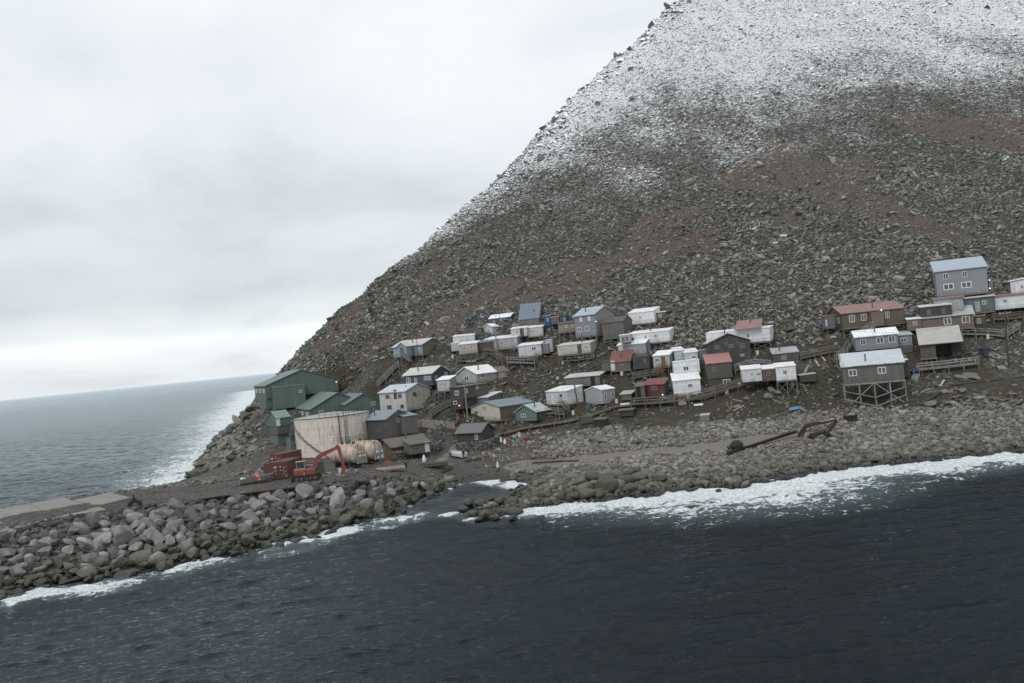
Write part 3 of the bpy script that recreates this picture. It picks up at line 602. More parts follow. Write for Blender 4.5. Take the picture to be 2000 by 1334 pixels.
def block(root, cx, fy, top, Lp, Rp, yaw, roof='L', rise=1.1, wm=None, wm2=None, rm=None, d=None, wL=None, wR=None, over=.3, z_drop=0.0, roofname='roof', wallname='wall', wins=(), doors=(), zf=None):
    """one rectangular volume. cx,fy: near corner at floor; top: eave height in px at that corner; Lp/Rp: columns of far ends of the left and right walls (or wL/wR metres)"""
    P = at_d(cx, fy, d); y = math.radians(yaw); a = np.array([-math.cos(y), math.sin(y), 0]); b = np.array([math.sin(y), math.cos(y), 0])
    La = wL if wL else solve_len(P, a, Lp, fy); Lb = wR if wR else solve_len(P, b, Rp, fy)
    La = min(La, 28); Lb = min(Lb, 28); hgt = top * d / F
    c = [P, P + b * Lb, P + a * La + b * Lb, P + a * La]      # corner, right end, far, left end
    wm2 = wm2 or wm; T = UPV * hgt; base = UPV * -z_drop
    nl = -b; nr = -a
    m = MB(); m2 = MB()
    oh = over; up = UPV
    def pr(m, pts): m.face(pts)
    if roof in 'LR' and len(roof) == 1:
        if roof == 'L':   # ridge parallel to left wall; gable on right wall (corner -> right end)
            g0 = P + b * Lb / 2 + T + up * rise; g1 = g0 + a * La
            pr(m, [c[3] + base, c[0] + base, c[0] + T, c[3] + T]); m2.face([c[0] + base, c[1] + base, c[1] + T, g0, c[0] + T]); m.face([c[2] + base, c[3] + base, c[3] + T, g1, c[2] + T]); pr(m, [c[1] + base, c[2] + base, c[2] + T, c[1] + T])
            ax, cr, W, Ln = a, b, Lb, La; o = P
        else:
            g0 = P + a * La / 2 + T + up * rise; g1 = g0 + b * Lb
            m.face([c[3] + base, c[0] + base, c[0] + T, g0, c[3] + T]); m2.face([c[0] + base, c[1] + base, c[1] + T, c[0] + T]); m.face([c[1] + base, c[2] + base, c[2] + T, g1, c[1] + T]); m.face([c[2] + base, c[3] + base, c[3] + T, c[2] + T])
            ax, cr, W, Ln = b, a, La, Lb; o = P
        r = MB(); th = .14; k = rise / (W / 2)
        for sgn in (0, 1):
            # slab from eave to ridge
            e0 = o + T + (cr * (-oh) if sgn == 0 else cr * (W + oh)) - up * (oh * k) + up * .02; rd = o + T + cr * W / 2 + up * (rise + .02)
            q = [e0 - ax * oh, e0 + ax * (Ln + oh), rd + ax * (Ln + oh), rd - ax * oh]; tp = [x + up * th for x in q]
            if sgn: q = [q[1], q[0], q[3], q[2]]; tp = [tp[1], tp[0], tp[3], tp[2]]
            r.face(tp, [(0, 0), (Ln + 2 * oh, 0), (Ln + 2 * oh, W / 2), (0, W / 2)]); r.face(q[::-1])
            for i in range(4):
                if i == 2: continue
                j = (i + 1) % 4; r.face([q[i], q[j], tp[j], tp[i]])
        ro = r.build(roofname, rm, root)
    else:
        # shed: 'SL' high at the back of the left wall side (slopes to the left wall), 'SR' slopes to right wall, 'F' flat low pitch
        if roof == 'SL': hh = [0, rise, rise, 0]
        elif roof == 'SR': hh = [0, 0, rise, rise]
        elif roof == 'SLi': hh = [rise, 0, 0, rise]
        elif roof == 'SRi': hh = [rise, rise, 0, 0]
        else: hh = [0, .12, .12, 0]
        tt = [c[i] + T + up * hh[i] for i in range(4)]
        m.face([c[3] + base, c[0] + base, tt[0], tt[3]]); m2.face([c[0] + base, c[1] + base, tt[1], tt[0]]); m.face([c[1] + base, c[2] + base, tt[2], tt[1]]); m.face([c[2] + base, c[3] + base, tt[3], tt[2]])
        r = MB(); ctr = sum(c) / 4; q = []
        for i in range(4):
            da = (-a if i in (0, 1) else a) * oh; db = (-b if i in (0, 3) else b) * oh; sl_b = (hh[1] - hh[0]) / Lb; sl_a = (hh[3] - hh[0]) / La
            q.append(tt[i] + da + db + up * (sl_b * (db @ b) + sl_a * (da @ a) + .02))
        tp = [x + up * .14 for x in q]
        r.face(tp, [(0, 0), (0, Lb), (La, Lb), (La, 0)]); r.face(q[::-1])
        for i in range(4): j = (i + 1) % 4; r.face([q[i], q[j], tp[j], tp[i]])
        ro = r.build(roofname, rm, root)
    m.face([c[0] + base, c[3] + base, c[2] + base, c[1] + base])
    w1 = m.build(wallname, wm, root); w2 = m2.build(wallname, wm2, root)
    fr = dict(L=(c[3], -a, La, nl), R=(c[0], b, Lb, nr))
    for w in wins:
        face, u, v, ww, wh = w[:5]; O, e, Ln, nn = fr[face]; kw = w[5] if len(w) > 5 else {}
        mp = d / F; window(root, O, e, UPV, nn, u * Ln, v * hgt, ww * mp / abs(proj_scale(O, e)), wh * mp, **kw)
    for w in doors:
        face, u = w[:2]; O, e, Ln, nn = fr[face]; kw = w[2] if len(w) > 2 else {}; door(root, O, e, UPV, nn, u * Ln, **kw)
    return dict(c=c, a=a, b=b, La=La, Lb=Lb, h=hgt, roof=ro, wall=w1, P=P, d=d, nl=nl, nr=nr)
def proj_scale(O, e):
    p = proj(O); q = proj(O + e); return math.hypot(q[0] - p[0], q[1] - p[1]) / (F / O[1])
def post(root, x, y, ztop, w=.16, sink=.4, name='post', mat=None):
    g = float(H(x, y)) - sink
    if ztop - g < .25: return None
    return MB().beam((x, y, g), (x, y, ztop), w).build(name, mat or WOOD(), root)
def stilts(root, B, nx=3, ny=2, brace=True, w=.18, mat=None, skirt=None):
    P, a, b, La, Lb = B['P'], B['a'], B['b'], B['La'], B['Lb']; z = P[2]; top = z - .02
    # floor frame under the walls
    m = MB(); pts = [P, P + b * Lb, P + a * La + b * Lb, P + a * La]
    for i in range(4): m.beam(pts[i] - UPV * .16 - (0 if i else 0), pts[(i + 1) % 4] - UPV * .16, .2, .28)
    m.build('floor_frame', mat or WOOD(), root)
    col = {}
    for i in range(nx):
        for j in range(ny):
            q = P + a * (La * (i + .03) / (nx - 1 + .06)) + b * (Lb * (j + .03) / (ny - 1 + .06)); col[i, j] = q; post(root, q[0], q[1], top - .25, w, mat=mat)
    if brace:
        for (i0, j0), (i1, j1) in [((i, 0), (i + 1, 0)) for i in range(nx - 1)] + [((0, j), (0, j + 1)) for j in range(ny - 1)]:
            p, q = col[i0, j0], col[i1, j1]; g0 = float(H(p[0], p[1])); g1 = float(H(q[0], q[1]))
            if min(top - g0, top - g1) > .9:
                MB().beam((p[0], p[1], g0 + .25), (q[0], q[1], top - .4), .14, .1).build('brace', mat or WOOD(), root)
                if (i0 + j0) % 2 == 0 or nx < 4: MB().beam((q[0] + .05, q[1] - .1, g1 + .25), (p[0] + .05, p[1] - .1, top - .4), .14, .1).build('brace', mat or WOOD(), root)
def chimney(root, p, h=1.0, r=.13, mat=None):
    return MB().tube([p, p + UPV * h, p + UPV * (h + .02), p + UPV * (h + .2)], [r, r, r * 1.7, r * 1.2], 8).build('chimney', mat or plain((.12, .12, .12), .5, .2, .4, 'flue_metal'), root)
def stairs(root, p, q, w=.9, name='stairs', mat=None):
    """open timber flight with stringers, treads and handrails"""
    p = np.array(p, float); q = np.array(q, float); mat = mat or WOOD(); d = q - p; hd = d.copy(); hd[2] = 0; hd /= np.linalg.norm(hd); s = np.array([-hd[1], hd[0], 0]); m = MB()
    for k in (-1, 1): m.beam(p + s * k * w / 2, q + s * k * w / 2, .07, .26)
    n = max(3, int(abs(d[2]) / .22))
    for i in range(n + 1): c = p + d * i / n; m.beam(c - s * w / 2, c + s * w / 2, .24, .05)
    o = m.build(name, mat, root); r = MB()
    for k in (-1, 1):
        r.beam(p + s * k * w / 2 + UPV * .95, q + s * k * w / 2 + UPV * .95, .07)
        r.beam(p + s * k * w / 2 + UPV * .5, q + s * k * w / 2 + UPV * .5, .05)
        for i in (0, .5, 1): c = p + d * i + s * k * w / 2; r.beam(c, c + UPV * .95, .08)
    r.build('handrail', mat, root); return o
def boardwalk(name, label, pts, w=1.2, rail=True, above=.6, cat='boardwalk', group=None, mat=None, fixed=None, rail2=True):
    """raised timber walkway through photo points (px, py[, depth]) resting on posts"""
    mat = mat or WOOD(); W = []
    for p in pts:
        if len(p) > 2: W.append(at_d(*p))
        else: q = hit(p[0], p[1] + above * 9); W.append(at_d(p[0], p[1], q[1] - .2))
    W = [np.array([q[0], q[1], max(q[2], float(H(q[0], q[1])) + .15)]) for q in W]
    root = emp(name, (W[0][0], W[0][1], float(H(W[0][0], W[0][1]))), label, cat, group); dk = MB(); rl = MB()
    for p, q in zip(W, W[1:]):
        d = q - p; L = np.linalg.norm(d); h = d.copy(); h[2] = 0; h /= np.linalg.norm(h) + 1e-9; s = np.array([-h[1], h[0], 0])
        n = max(2, int(L / .3))
        for i in range(n): c = p + d * (i + .5) / n; dk.beam(c - s * w / 2, c + s * w / 2, L / n * .86, .05)
        for k in (-1, 1): dk.beam(p + s * k * (w / 2 - .1) - UPV * .14, q + s * k * (w / 2 - .1) - UPV * .14, .08, .2)
        m = max(1, int(round(L / 2.6)))
        for i in range(m + 1):
            for k in (-1, 1):
                c = p + d * i / m + s * k * w / 2; hh = .98 if (rail and (k == -1 or rail2)) else 0
                g = float(H(c[0], c[1])) - .3
                if i < m or q is W[-1]: MB().beam((c[0], c[1], min(g, c[2] - .2)), (c[0], c[1], c[2] + hh), .11).build('post', mat, root)
        if rail:
            for k in ((-1, 1) if rail2 else (-1,)):
                for z in (.98, .55): rl.beam(p + s * k * w / 2 + UPV * z, q + s * k * w / 2 + UPV * z, .06, .09)
    dk.build('deck', mat, root)
    if rail: rl.build('handrail', mat, root)
    return root
# ---------------------------------------------------------------- the village
def th(px): return math.degrees(math.atan((px - 1000) / F))
WT = (.70, .72, .735); WW = (.58, .59, .59); CR = (.47, .44, .39); BE = (.36, .335, .30); GR = (.235, .25, .275); LG = (.34, .355, .37); BG = (.20, .22, .25)
DK = (.050, .050, .052); GW = (.135, .13, .122); BW = (.115, .092, .072); BR = (.165, .125, .10); GN = (.086, .124, .111); NAVY = (.050, .066, .088); TEAL = (.18, .235, .235); BLUE = (.03, .10, .24)
RWH = roofm((.76, .77, .78), .30, .6); RGY = roofm((.42, .44, .46), .3, .45); RBL = roofm((.20, .235, .28), .25, .45); RLB = roofm((.36, .42, .48), .2, .45); RSL = roofm((.15, .18, .225), .2, .6)
RRD = roofm((.165, .065, .060), .25, .45); RPK = roofm((.27, .165, .155), .35, .5, .2); RGN = roofm((.122, .165, .148), .12, .8); RBR = roofm((.15, .12, .105), .4, .5); RDK = roofm((.085, .08, .078), .4, .5); RCR = roofm((.58, .56, .50), .25, .6); RSH = roofm((.12, .11, .095), .5, .25)
DWIN = dict(frame=DFRAME())
def house(name, label, cat, foot, B0, extra=(), group=None, st=None, d=None):
    """B0: kwargs of the main volume; d comes from where its front posts meet the slope"""
    cx, fy = B0['cx'], B0['fy']; dd = d or D(cx, foot)
    P = at_d(cx, fy, dd); root = emp(name, (P[0], P[1], P[2]), label, cat, group); out = []
    for k, b in enumerate((B0,) + tuple(extra)):
        b = dict(b); off = b.pop('off', 0); b.setdefault('d', dd + off); b['yaw'] = b.pop('phi') + th(b['cx']); out.append(block(root, **b))
    if st: stilts(root, out[0], **st)
    return root, out
v1 = lambda c, dirt=.35, **k: wallm(c, dirt, **k)
HS = {}
# --- the right-hand end of the village
HS['g1'] = house('grey_house', 'tall two-storey grey house with pale blue roof, highest on the slope at the right', 'house', 597,
  dict(cx=1831, fy=580, top=50, Lp=None, Rp=1931, phi=86, wL=7, roof='R', rise=.1, wm=v1(GR, .12, board=.18, kind='h'), rm=RLB, roofname='roof') | dict(roof='L', rise=0.1) if False else
  dict(cx=1831, fy=580, top=49, Lp=None, Rp=1931, phi=86, wL=7.5, roof='SR', rise=2.2, wm=v1(GR, .12, board=.18, kind='h'), rm=RLB,
       wins=[('R', .20, .78, 10, 11), ('R', .57, .78, 10, 11), ('R', .235, .36, 20, 12), ('R', .585, .36, 20, 12)]),
  [dict(cx=1933, fy=574, top=30, Lp=None, Rp=1941, phi=80, wL=3, roof='F', wm=v1(GR, .2), rm=RSL, over=.05, off=1.5)], st=dict(nx=2, ny=4, brace=False))
# use the pitched-roof version of the wall ends: ridge runs along the facade
HS['g2'] = house('long_house', 'long low house of white, teal and white sections below the tall grey house', 'house', 622,
  dict(cx=1884, fy=612, top=28, Lp=None, Rp=1943, phi=88, wL=6, roof='SR', rise=.3, wm=v1((.12, .155, .16), .6), rm=roofm((.52, .50, .48), .3, .6, .25), wins=[('R', .22, .62, 8, 7, DWIN), ('R', .68, .62, 8, 8)], doors=[('R', .45, dict(mat=plain((.3, .33, .3), .8, .5, name='worn_door')))]),
  [dict(cx=1826, fy=612, top=26, Lp=None, Rp=1883, phi=88, wL=5, roof='SR', rise=.3, wm=v1(LG, .2, kind='h'), rm=RPK, wins=[('R', .35, .62, 8, 5), ('R', .77, .62, 6, 8)], off=-.2),
   dict(cx=1944, fy=606, top=26, Lp=None, Rp=2030, phi=86, wL=6, roof='SR', rise=.25, wm=v1(WT, .12, kind='h'), rm=RPK, wins=[('R', .24, .62, 8, 7)], off=-.4)], st=dict(nx=2, ny=4))
HS['g3'] = house('white_house', 'white house with low white roof cut by the right edge beside the tall grey house', 'house', 580,
  dict(cx=1975, fy=575, top=25, Lp=1962, Rp=2060, phi=75, roof='L', rise=.5, wm=v1(LG, .15), wm2=v1(WT, .12), rm=RWH, wins=[('R', .26, .5, 6, 7)], doors=[('R', .06, dict(mat=plain((.5, .52, .52), .6, .2, name='pale_door')))]), st=dict(nx=2, ny=3))
HS['g4'] = house('brown_house', 'brown house with black upper storey, pale roof section and white-framed windows', 'house', 655,
  dict(cx=1802, fy=647, top=24, Lp=None, Rp=1903, phi=86, wL=7, roof='SR', rise=.8, wm=v1(BR, .15, board=.2, kind='h'), rm=RGY, wins=[('R', .17, .62, 10, 10, DWIN), ('R', .50, .62, 15, 13), ('R', .85, .62, 15, 13)]),
  [dict(cx=1798, fy=622, top=21, Lp=None, Rp=1860, phi=86, wL=5, roof='SR', rise=.35, wm=v1(DK, .3), rm=RCR, off=.8, wins=[('R', .28, .5, 7, 9, DWIN), ('R', .74, .5, 7, 9, DWIN)], over=.15),
   dict(cx=1861, fy=622, top=.1 * 20, Lp=None, Rp=1903, phi=86, wL=5, roof='SR', rise=2.3, wm=v1(BR, .2), rm=RGY, off=.3, over=.12),
   dict(cx=1773, fy=647, top=22, Lp=None, Rp=1801, phi=86, wL=3, roof='SR', rise=.25, wm=v1(BR, .2, kind='h'), rm=RWH, off=.5, wins=[('R', .55, .62, 8, 7)], over=.15),
   dict(cx=1904, fy=645, top=26, Lp=None, Rp=1926, phi=86, wL=3, roof='SR', rise=.3, wm=v1(BW, .4), rm=RPK, off=1.5, wins=[('R', .42, .66, 8, 10)], over=.15)], st=dict(nx=2, ny=5))
HS['g5'] = house('brown_cabin', 'long brown cabin on posts with faded red metal roof', 'house', 662,
  dict(cx=1647, fy=641, top=28, Lp=1618, Rp=1766, phi=72, roof='R', rise=1.5, wm=v1(BW, .35, kind='h'), rm=RPK, wm2=v1(BW, .35),
       wins=[('R', .155, .60, 11, 14), ('R', .35, .62, 11, 13), ('R', .735, .62, 8, 13), ('L', .72, .55, 5, 12)]),
  [dict(cx=1704, fy=638, top=26, Lp=None, Rp=1728, phi=74, wL=2.0, roof='F', wm=v1(BR, .3), rm=RPK, off=-1.6, over=.08),
   dict(cx=1613, fy=643, top=24, Lp=None, Rp=1632, phi=74, wL=2.5, roof='F', wm=v1((.13, .135, .15), .3), rm=RPK, off=1.5, over=.1, wins=[('R', .1, .5, 3, 12)])], st=dict(nx=2, ny=5))
HS['g6'] = house('grey_cottage', 'grey clapboard cottage with broad white roof beneath the long brown cabin', 'house', 700,
  dict(cx=1673, fy=686, top=27, Lp=1665, Rp=1755, phi=82, roof='R', rise=1.1, wm=v1(GR, .15, board=.18, kind='h'), rm=RWH, wins=[('R', .17, .62, 10, 11), ('R', .58, .64, 14, 13), ('R', .86, .64, 13, 13)]),
  [dict(cx=1756, fy=683, top=27, Lp=None, Rp=1783, phi=84, wL=5.5, roof='SR', rise=.55, wm=v1(GR, .15, board=.18, kind='h'), rm=RGY, off=.6, wins=[('R', .4, .66, 12, 8)], over=.2),
   dict(cx=1675, fy=698, top=11, Lp=None, Rp=1783, phi=83, wL=4, roof='F', wm=v1((.11, .11, .11), .5, kind='h'), rm=RDK, off=.9, over=.0)], st=None)
HS['g7'] = house('stilt_house', 'weathered cabin with blue and white metal roof raised on a tall cross-braced timber frame', 'house', 784,
  dict(cx=1648, fy=750, top=33, Lp=None, Rp=1767, phi=88, wL=5.5, roof='R' if False else 'SR', rise=1.9, wm=v1(GW, .55), rm=roofm((.47, .52, .56), .2, .35, 0, .9), wins=[('R', .165, .62, 16, 13), ('R', .645, .62, 16, 13)]),
  [dict(cx=1766, fy=737, top=32, Lp=None, Rp=1776, phi=80, wL=3, roof='F', wm=v1(DK, .5), rm=RWH, off=3.5, over=.1)])
HS['g8'] = house('open_barn', 'open-fronted shed with large pale ribbed roof, beside the grey clapboard cottage', 'shed', 708,
  dict(cx=1799, fy=700, top=26, Lp=None, Rp=1829, phi=88, wL=6, roof='F', wm=v1(BW, .5), rm=RGY, over=.0),
  [dict(cx=1797, fy=676, top=2.5, Lp=None, Rp=1878, phi=88, wL=6.3, roof='SR', rise=2.6, wm=v1(GW, .4), rm=roofm((.40, .39, .36), .3, .3), over=.25, off=-.3),
   dict(cx=1860, fy=697, top=23, Lp=None, Rp=1878, phi=88, wL=6, roof='F', wm=v1(DK, .5), rm=RDK, over=.0, off=0),
   dict(cx=1829, fy=698, top=24, Lp=None, Rp=1860, phi=88, wL=4, roof='F', wm=v1((.06, .06, .05), .7), rm=RDK, over=.0, off=2.2)], st=dict(nx=2, ny=4, brace=False))
# --- centre right
HS['c1'] = house('barn', 'large dark weathered wooden barn with its gable to the sea', 'barn', 722,
  dict(cx=1386, fy=716, top=45, Lp=None, Rp=1468, phi=86, wL=8, roof='L', rise=1.6, wm=v1((.062, .060, .058), .7), rm=RGY, over=.4, wins=[('R', .22, .80, 9, 8, DWIN), ('R', .56, .80, 10, 7, DWIN), ('R', .82, .78, 9, 9, DWIN), ('R', .80, .36, 9, 6, dict(glass=plain((.25, .32, .35), .5, .2, name='pale_pane'), frame=DFRAME())), ('R', .25, .3, 8, 8, DWIN)]))
HS['c2'] = house('white_longhouse', 'long white house with pink roof section on posts behind the dark barn', 'house', 684,
  dict(cx=1505, fy=665, top=25, Lp=1381, Rp=1510, phi=8, roof='SL', rise=.3, wm=v1(WT, .12, board=.2, kind='h'), rm=RWH, wR=5.5, over=.12, wins=[('L', .13, .5, 5, 4), ('L', .47, .52, 8, 6), ('L', .66, .55, 7, 7)]),
  [dict(cx=1483, fy=641.5, top=2, Lp=1437, Rp=None, phi=8, wR=4, roof='SL', rise=1.5, wm=v1(WT, .2), rm=RPK, over=.25, off=-.2)], st=dict(nx=5, ny=2))
HS['c3'] = house('red_roofed_shed', 'narrow dark two-level shed with salmon red roof in front of the dark barn', 'shed', 760,
  dict(cx=1383, fy=741, top=30, Lp=None, Rp=1431, phi=85, wL=4.5, roof='SR', rise=1.5, wm=v1((.095, .092, .088), .55), rm=roofm((.33, .165, .155), .2, .6), over=.2, wins=[('R', .27, .60, 7, 9, DWIN)]),
  [dict(cx=1385, fy=758, top=17, Lp=None, Rp=1430, phi=85, wL=4, roof='F', wm=v1((.07, .07, .068), .5), rm=RDK, over=.0, off=.15, wins=[('R', .78, .5, 14, 11)])])
HS['c4'] = house('white_trailer', 'white trailer house on posts with brown middle section and slatted porch rail', 'house', 768,
  dict(cx=1517, fy=744, top=26, Lp=None, Rp=1556, phi=86, wL=5, roof='SR', rise=.5, wm=v1(WT, .1, board=.2, kind='h'), rm=RWH, over=.12, wins=[('R', .45, .60, 8, 9)]),
  [dict(cx=1490, fy=745, top=23, Lp=None, Rp=1516, phi=86, wL=4, roof='SR', rise=.5, wm=v1(BW, .5), rm=RWH, over=.12, off=.7, wins=[('R', .5, .6, 9, 7, DWIN)]),
   dict(cx=1451, fy=747, top=24, Lp=None, Rp=1489, phi=86, wL=4, roof='SR', rise=.5, wm=v1(WW, .2), rm=RWH, over=.12, off=.9, wins=[('R', .5, .58, 5, 6), ('R', .85, .58, 9, 6)])], st=dict(nx=2, ny=3))
HS['c5'] = house('white_roofed_shed', 'grey shed with pale metal roof up the bank from the white trailer', 'shed', 712,
  dict(cx=1511, fy=709, top=17, Lp=None, Rp=1561, phi=84, wL=4, roof='SR', rise=.9, wm=v1((.085, .085, .082), .6), rm=roofm((.36, .38, .40), .4, .5), over=.15, wins=[('R', .42, .5, 11, 10, dict(glass=plain((.22, .20, .16), .9, .3, name='board'), frame=DFRAME()))]), st=dict(nx=2, ny=3))
HS['c6'] = house('low_shed', 'low black-sided shed with pale roof at the right of the white trailer', 'shed', 750,
  dict(cx=1563, fy=747, top=13, Lp=None, Rp=1594, phi=84, wL=3, roof='F', wm=v1((.07, .075, .06), .7), rm=RGY, over=.1))
HS['c7'] = house('stepped_house', 'stepped white house of stacked blocks going down the slope beside the red shed', 'house', 780,
  dict(cx=1317, fy=774, top=29, Lp=None, Rp=1370, phi=87, wL=5.0, roof='SR', rise=1.25, wm=v1(WT, .1, board=.45, kind='h'), rm=RWH, over=.15, wins=[('R', .62, .62, 9, 7)]),
  [dict(cx=1317, fy=733.5, top=25, Lp=None, Rp=1368, phi=87, wL=5, roof='F', wm=v1(WT, .1, board=.45, kind='h'), rm=RWH, over=.05, off=4.2, wins=[('R', .47, .46, 11, 9)]),
   dict(cx=1339, fy=708.5, top=19, Lp=None, Rp=1364, phi=84, wL=4, roof='SR', rise=.6, wm=v1((.44, .49, .49), .12, kind='h'), rm=RWH, over=.15, off=8.5, wins=[('R', .68, .5, 8, 6)]),
   dict(cx=1319, fy=710, top=24, Lp=None, Rp=1338, phi=84, wL=5, roof='SR', rise=.6, wm=v1((.42, .47, .47), .12, kind='h'), rm=RWH, over=.12, off=10, wins=[('R', .8, .62, 5, 9)]),
   dict(cx=1365, fy=705, top=19, Lp=None, Rp=1383, phi=86, wL=4, roof='F', wm=v1(TEAL, .2), rm=RLB, over=.08, off=9.5)])
HS['c8'] = house('green_shack', 'small pale green shack with white roof and rusty stairs beside the stepped house', 'house', 728,
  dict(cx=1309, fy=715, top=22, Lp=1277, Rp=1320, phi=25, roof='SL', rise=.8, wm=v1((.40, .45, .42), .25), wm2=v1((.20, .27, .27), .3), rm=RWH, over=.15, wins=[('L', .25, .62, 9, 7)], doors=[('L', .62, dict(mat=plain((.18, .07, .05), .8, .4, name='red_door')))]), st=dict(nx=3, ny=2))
HS['c9'] = house('red_shed', 'dark red shed with red roof and dark green side wall by the boardwalk', 'shed', 782,
  dict(cx=1299, fy=774, top=24, Lp=1261, Rp=1308, phi=26, roof='SL', rise=.9, wm=v1((.11, .030, .030), .25, kind='v'), wm2=v1((.035, .06, .052), .3), rm=RRD, over=.2, wins=[('L', .48, .72, 12, 8, dict(frame=DFRAME()))]),
  [dict(cx=1260, fy=776, top=22, Lp=1242, Rp=None, phi=10, wR=4, roof='SL', rise=.5, wm=v1(GW, .6), rm=RBR, off=1.0, over=.15, doors=[('L', .35, dict(mat=plain((.012, .012, .012), .9, .1, name='opening_shade')))])])  # near-black door panel paints the shade inside an open doorway
# --- centre
HS['m1'] = house('two_storey_house', 'tall blue-grey two-storey house with pale blue roof, on stilts in the top row', 'house', 676,
  dict(cx=1165, fy=654, top=41, Lp=1125, Rp=1204, phi=38, roof='L', rise=1.6, wm=v1(BG, .12, board=.2, kind='h'), wm2=v1((.27, .275, .275), .15, board=.2, kind='h'), rm=RLB, over=.3, wins=[('L', .33, .82, 5, 9, dict(mull=0, glass=plain((.5, .52, .53), .5, .1, name='blind'))), ('L', .73, .82, 5, 9, dict(mull=0, glass=plain((.5, .52, .53), .5, .1, name='blind'))), ('L', .20, .34, 8, 9), ('L', .58, .34, 8, 9)]), st=dict(nx=4, ny=3))
HS['m2'] = house('wooden_barn', 'bare grey wooden barn with dark sloping roof against the tall blue-grey house', 'barn', 676,
  dict(cx=1220, fy=657, top=30, Lp=1178, Rp=1237, phi=30, roof='L', rise=1.1, wm=v1((.13, .125, .118), .6, board=.28), wm2=v1((.12, .105, .085), .5, board=.28), rm=RDK, over=.15, wins=[('L', .42, .45, 4, 6, DWIN)]), st=dict(nx=4, ny=2))
HS['m3'] = house('white_cabin', 'white cabin with brown and black end porch, topmost at the scree edge', 'house', 642,
  dict(cx=1279, fy=629, top=22, Lp=1229, Rp=1290, phi=20, wR=4, roof='SL', rise=.8, wm=v1(WT, .12, kind='h'), rm=RWH, over=.12, wins=[('L', .45, .55, 4, 6)]),
  [dict(cx=1301, fy=625, top=16, Lp=1281, Rp=None, phi=14, wR=3, roof='F', wm=v1(BW, .4), rm=RWH, over=.1, off=.4, wins=[('L', .45, .6, 6, 6)]),
   dict(cx=1311, fy=624, top=16, Lp=1302, Rp=None, phi=14, wR=2.5, roof='F', wm=v1((.012, .012, .013), .2), rm=RDK, over=.05, off=.9)], st=dict(nx=4, ny=2))
HS['m4'] = house('white_row_house', 'long white house with several narrow windows under the wooden barn', 'house', 680,
  dict(cx=1309, fy=665.5, top=20, Lp=1231, Rp=1312, phi=12, wR=4.5, roof='SL', rise=.5, wm=v1(WT, .12, board=.2, kind='h'), rm=RWH, over=.12, wins=[('L', .07, .52, 6, 7, DWIN), ('L', .40, .60, 5, 7), ('L', .65, .60, 5, 7)]),
  [dict(cx=1230, fy=668, top=14, Lp=1211, Rp=None, phi=10, wR=3.5, roof='F', wm=v1((.40, .42, .42), .2), rm=RWH, over=.1, off=.3, wins=[('L', .35, .5, 6, 8, DWIN), ('L', .75, .5, 5, 8, DWIN)])], st=dict(nx=5, ny=2))
HS['m5'] = house('grey_white_cabin', 'light grey cabin with white roof directly below the long white house', 'house', 700,
  dict(cx=1262, fy=690, top=20, Lp=1208, Rp=1271, phi=22, roof='SL', rise=.9, wm=v1((.30, .315, .335), .18), wm2=v1(LG, .2), rm=RWH, over=.15, wins=[('L', .42, .58, 6, 8)], doors=[('L', .12, dict(mat=plain((.46, .44, .38), .7, .2, name='cream_door')))]), st=dict(nx=4, ny=2))
HS['m6'] = house('cream_trailer', 'cream trailer cabin on high posts with a dark doorway', 'house', 704,
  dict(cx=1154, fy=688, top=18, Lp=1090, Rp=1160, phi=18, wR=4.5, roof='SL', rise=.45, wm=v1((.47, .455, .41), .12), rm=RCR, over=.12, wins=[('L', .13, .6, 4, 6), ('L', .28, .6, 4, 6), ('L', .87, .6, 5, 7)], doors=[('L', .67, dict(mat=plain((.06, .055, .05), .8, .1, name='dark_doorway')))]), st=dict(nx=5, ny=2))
HS['m7'] = house('red_roof_cabin', 'grey plank cabin with bright red roof in the middle of the village', 'shed', 728,
  dict(cx=1232, fy=721, top=16, Lp=1193, Rp=1236, phi=12, wR=3.5, roof='SL', rise=2.0, wm=v1(GW, .5), rm=RRD, over=.2, wins=[('L', .55, .6, 8, 5, DWIN)], doors=[('L', .12, dict(mat=plain((.52, .54, .52), .7, .2, name='white_door')))]),
  [dict(cx=1192, fy=724, top=18, Lp=1176, Rp=None, phi=8, wR=3.5, roof='F', wm=v1((.13, .125, .12), .7), rm=RDK, off=1.2, over=.1)], st=dict(nx=3, ny=2))
HS['m8'] = house('dark_plank_shed', 'black weathered plank shed beside the bright red roof', 'shed', 726,
  dict(cx=1270, fy=719, top=24, Lp=1238, Rp=1276, phi=14, wR=3.5, roof='F', wm=v1((.055, .056, .06), .6), wm2=v1((.10, .075, .055), .6), rm=RDK, over=.05, wins=[('L', .7, .62, 6, 7, DWIN)]))
HS['m9'] = house('weathered_shed', 'long low weathered grey shed with white roof', 'shed', 758,
  dict(cx=1172, fy=752, top=19, Lp=1106, Rp=1183, phi=18, roof='SL', rise=.5, wm=v1((.16, .165, .16), .75), wm2=v1((.13, .105, .085), .7), rm=roofm((.5, .51, .5), .35, .5), over=.25, wins=[('L', .14, .5, 9, 9, DWIN), ('L', .40, .5, 9, 8, DWIN)], doors=[('L', .80, dict(mat=plain((.015, .015, .016), .9, .1, name='opening_shade')))]))  # door panel coloured near black as the shade of an opening
HS['m10'] = house('white_raised_house', 'white house on posts with entry stairs behind the dark utility pole', 'house', 805,
  dict(cx=1110, fy=789, top=25, Lp=1068, Rp=1140, phi=50, roof='SL', rise=.7, wm=v1((.50, .52, .54), .12, kind='h'), wm2=v1((.54, .55, .55), .18, kind='h'), rm=RWH, over=.15, wins=[('L', .70, .68, 7, 8, dict(mull=0)), ('R', .68, .7, 4, 9)], doors=[('L', .32, dict(mat=plain((.52, .53, .50), .6, .15, name='white_door')))]), st=dict(nx=3, ny=4))
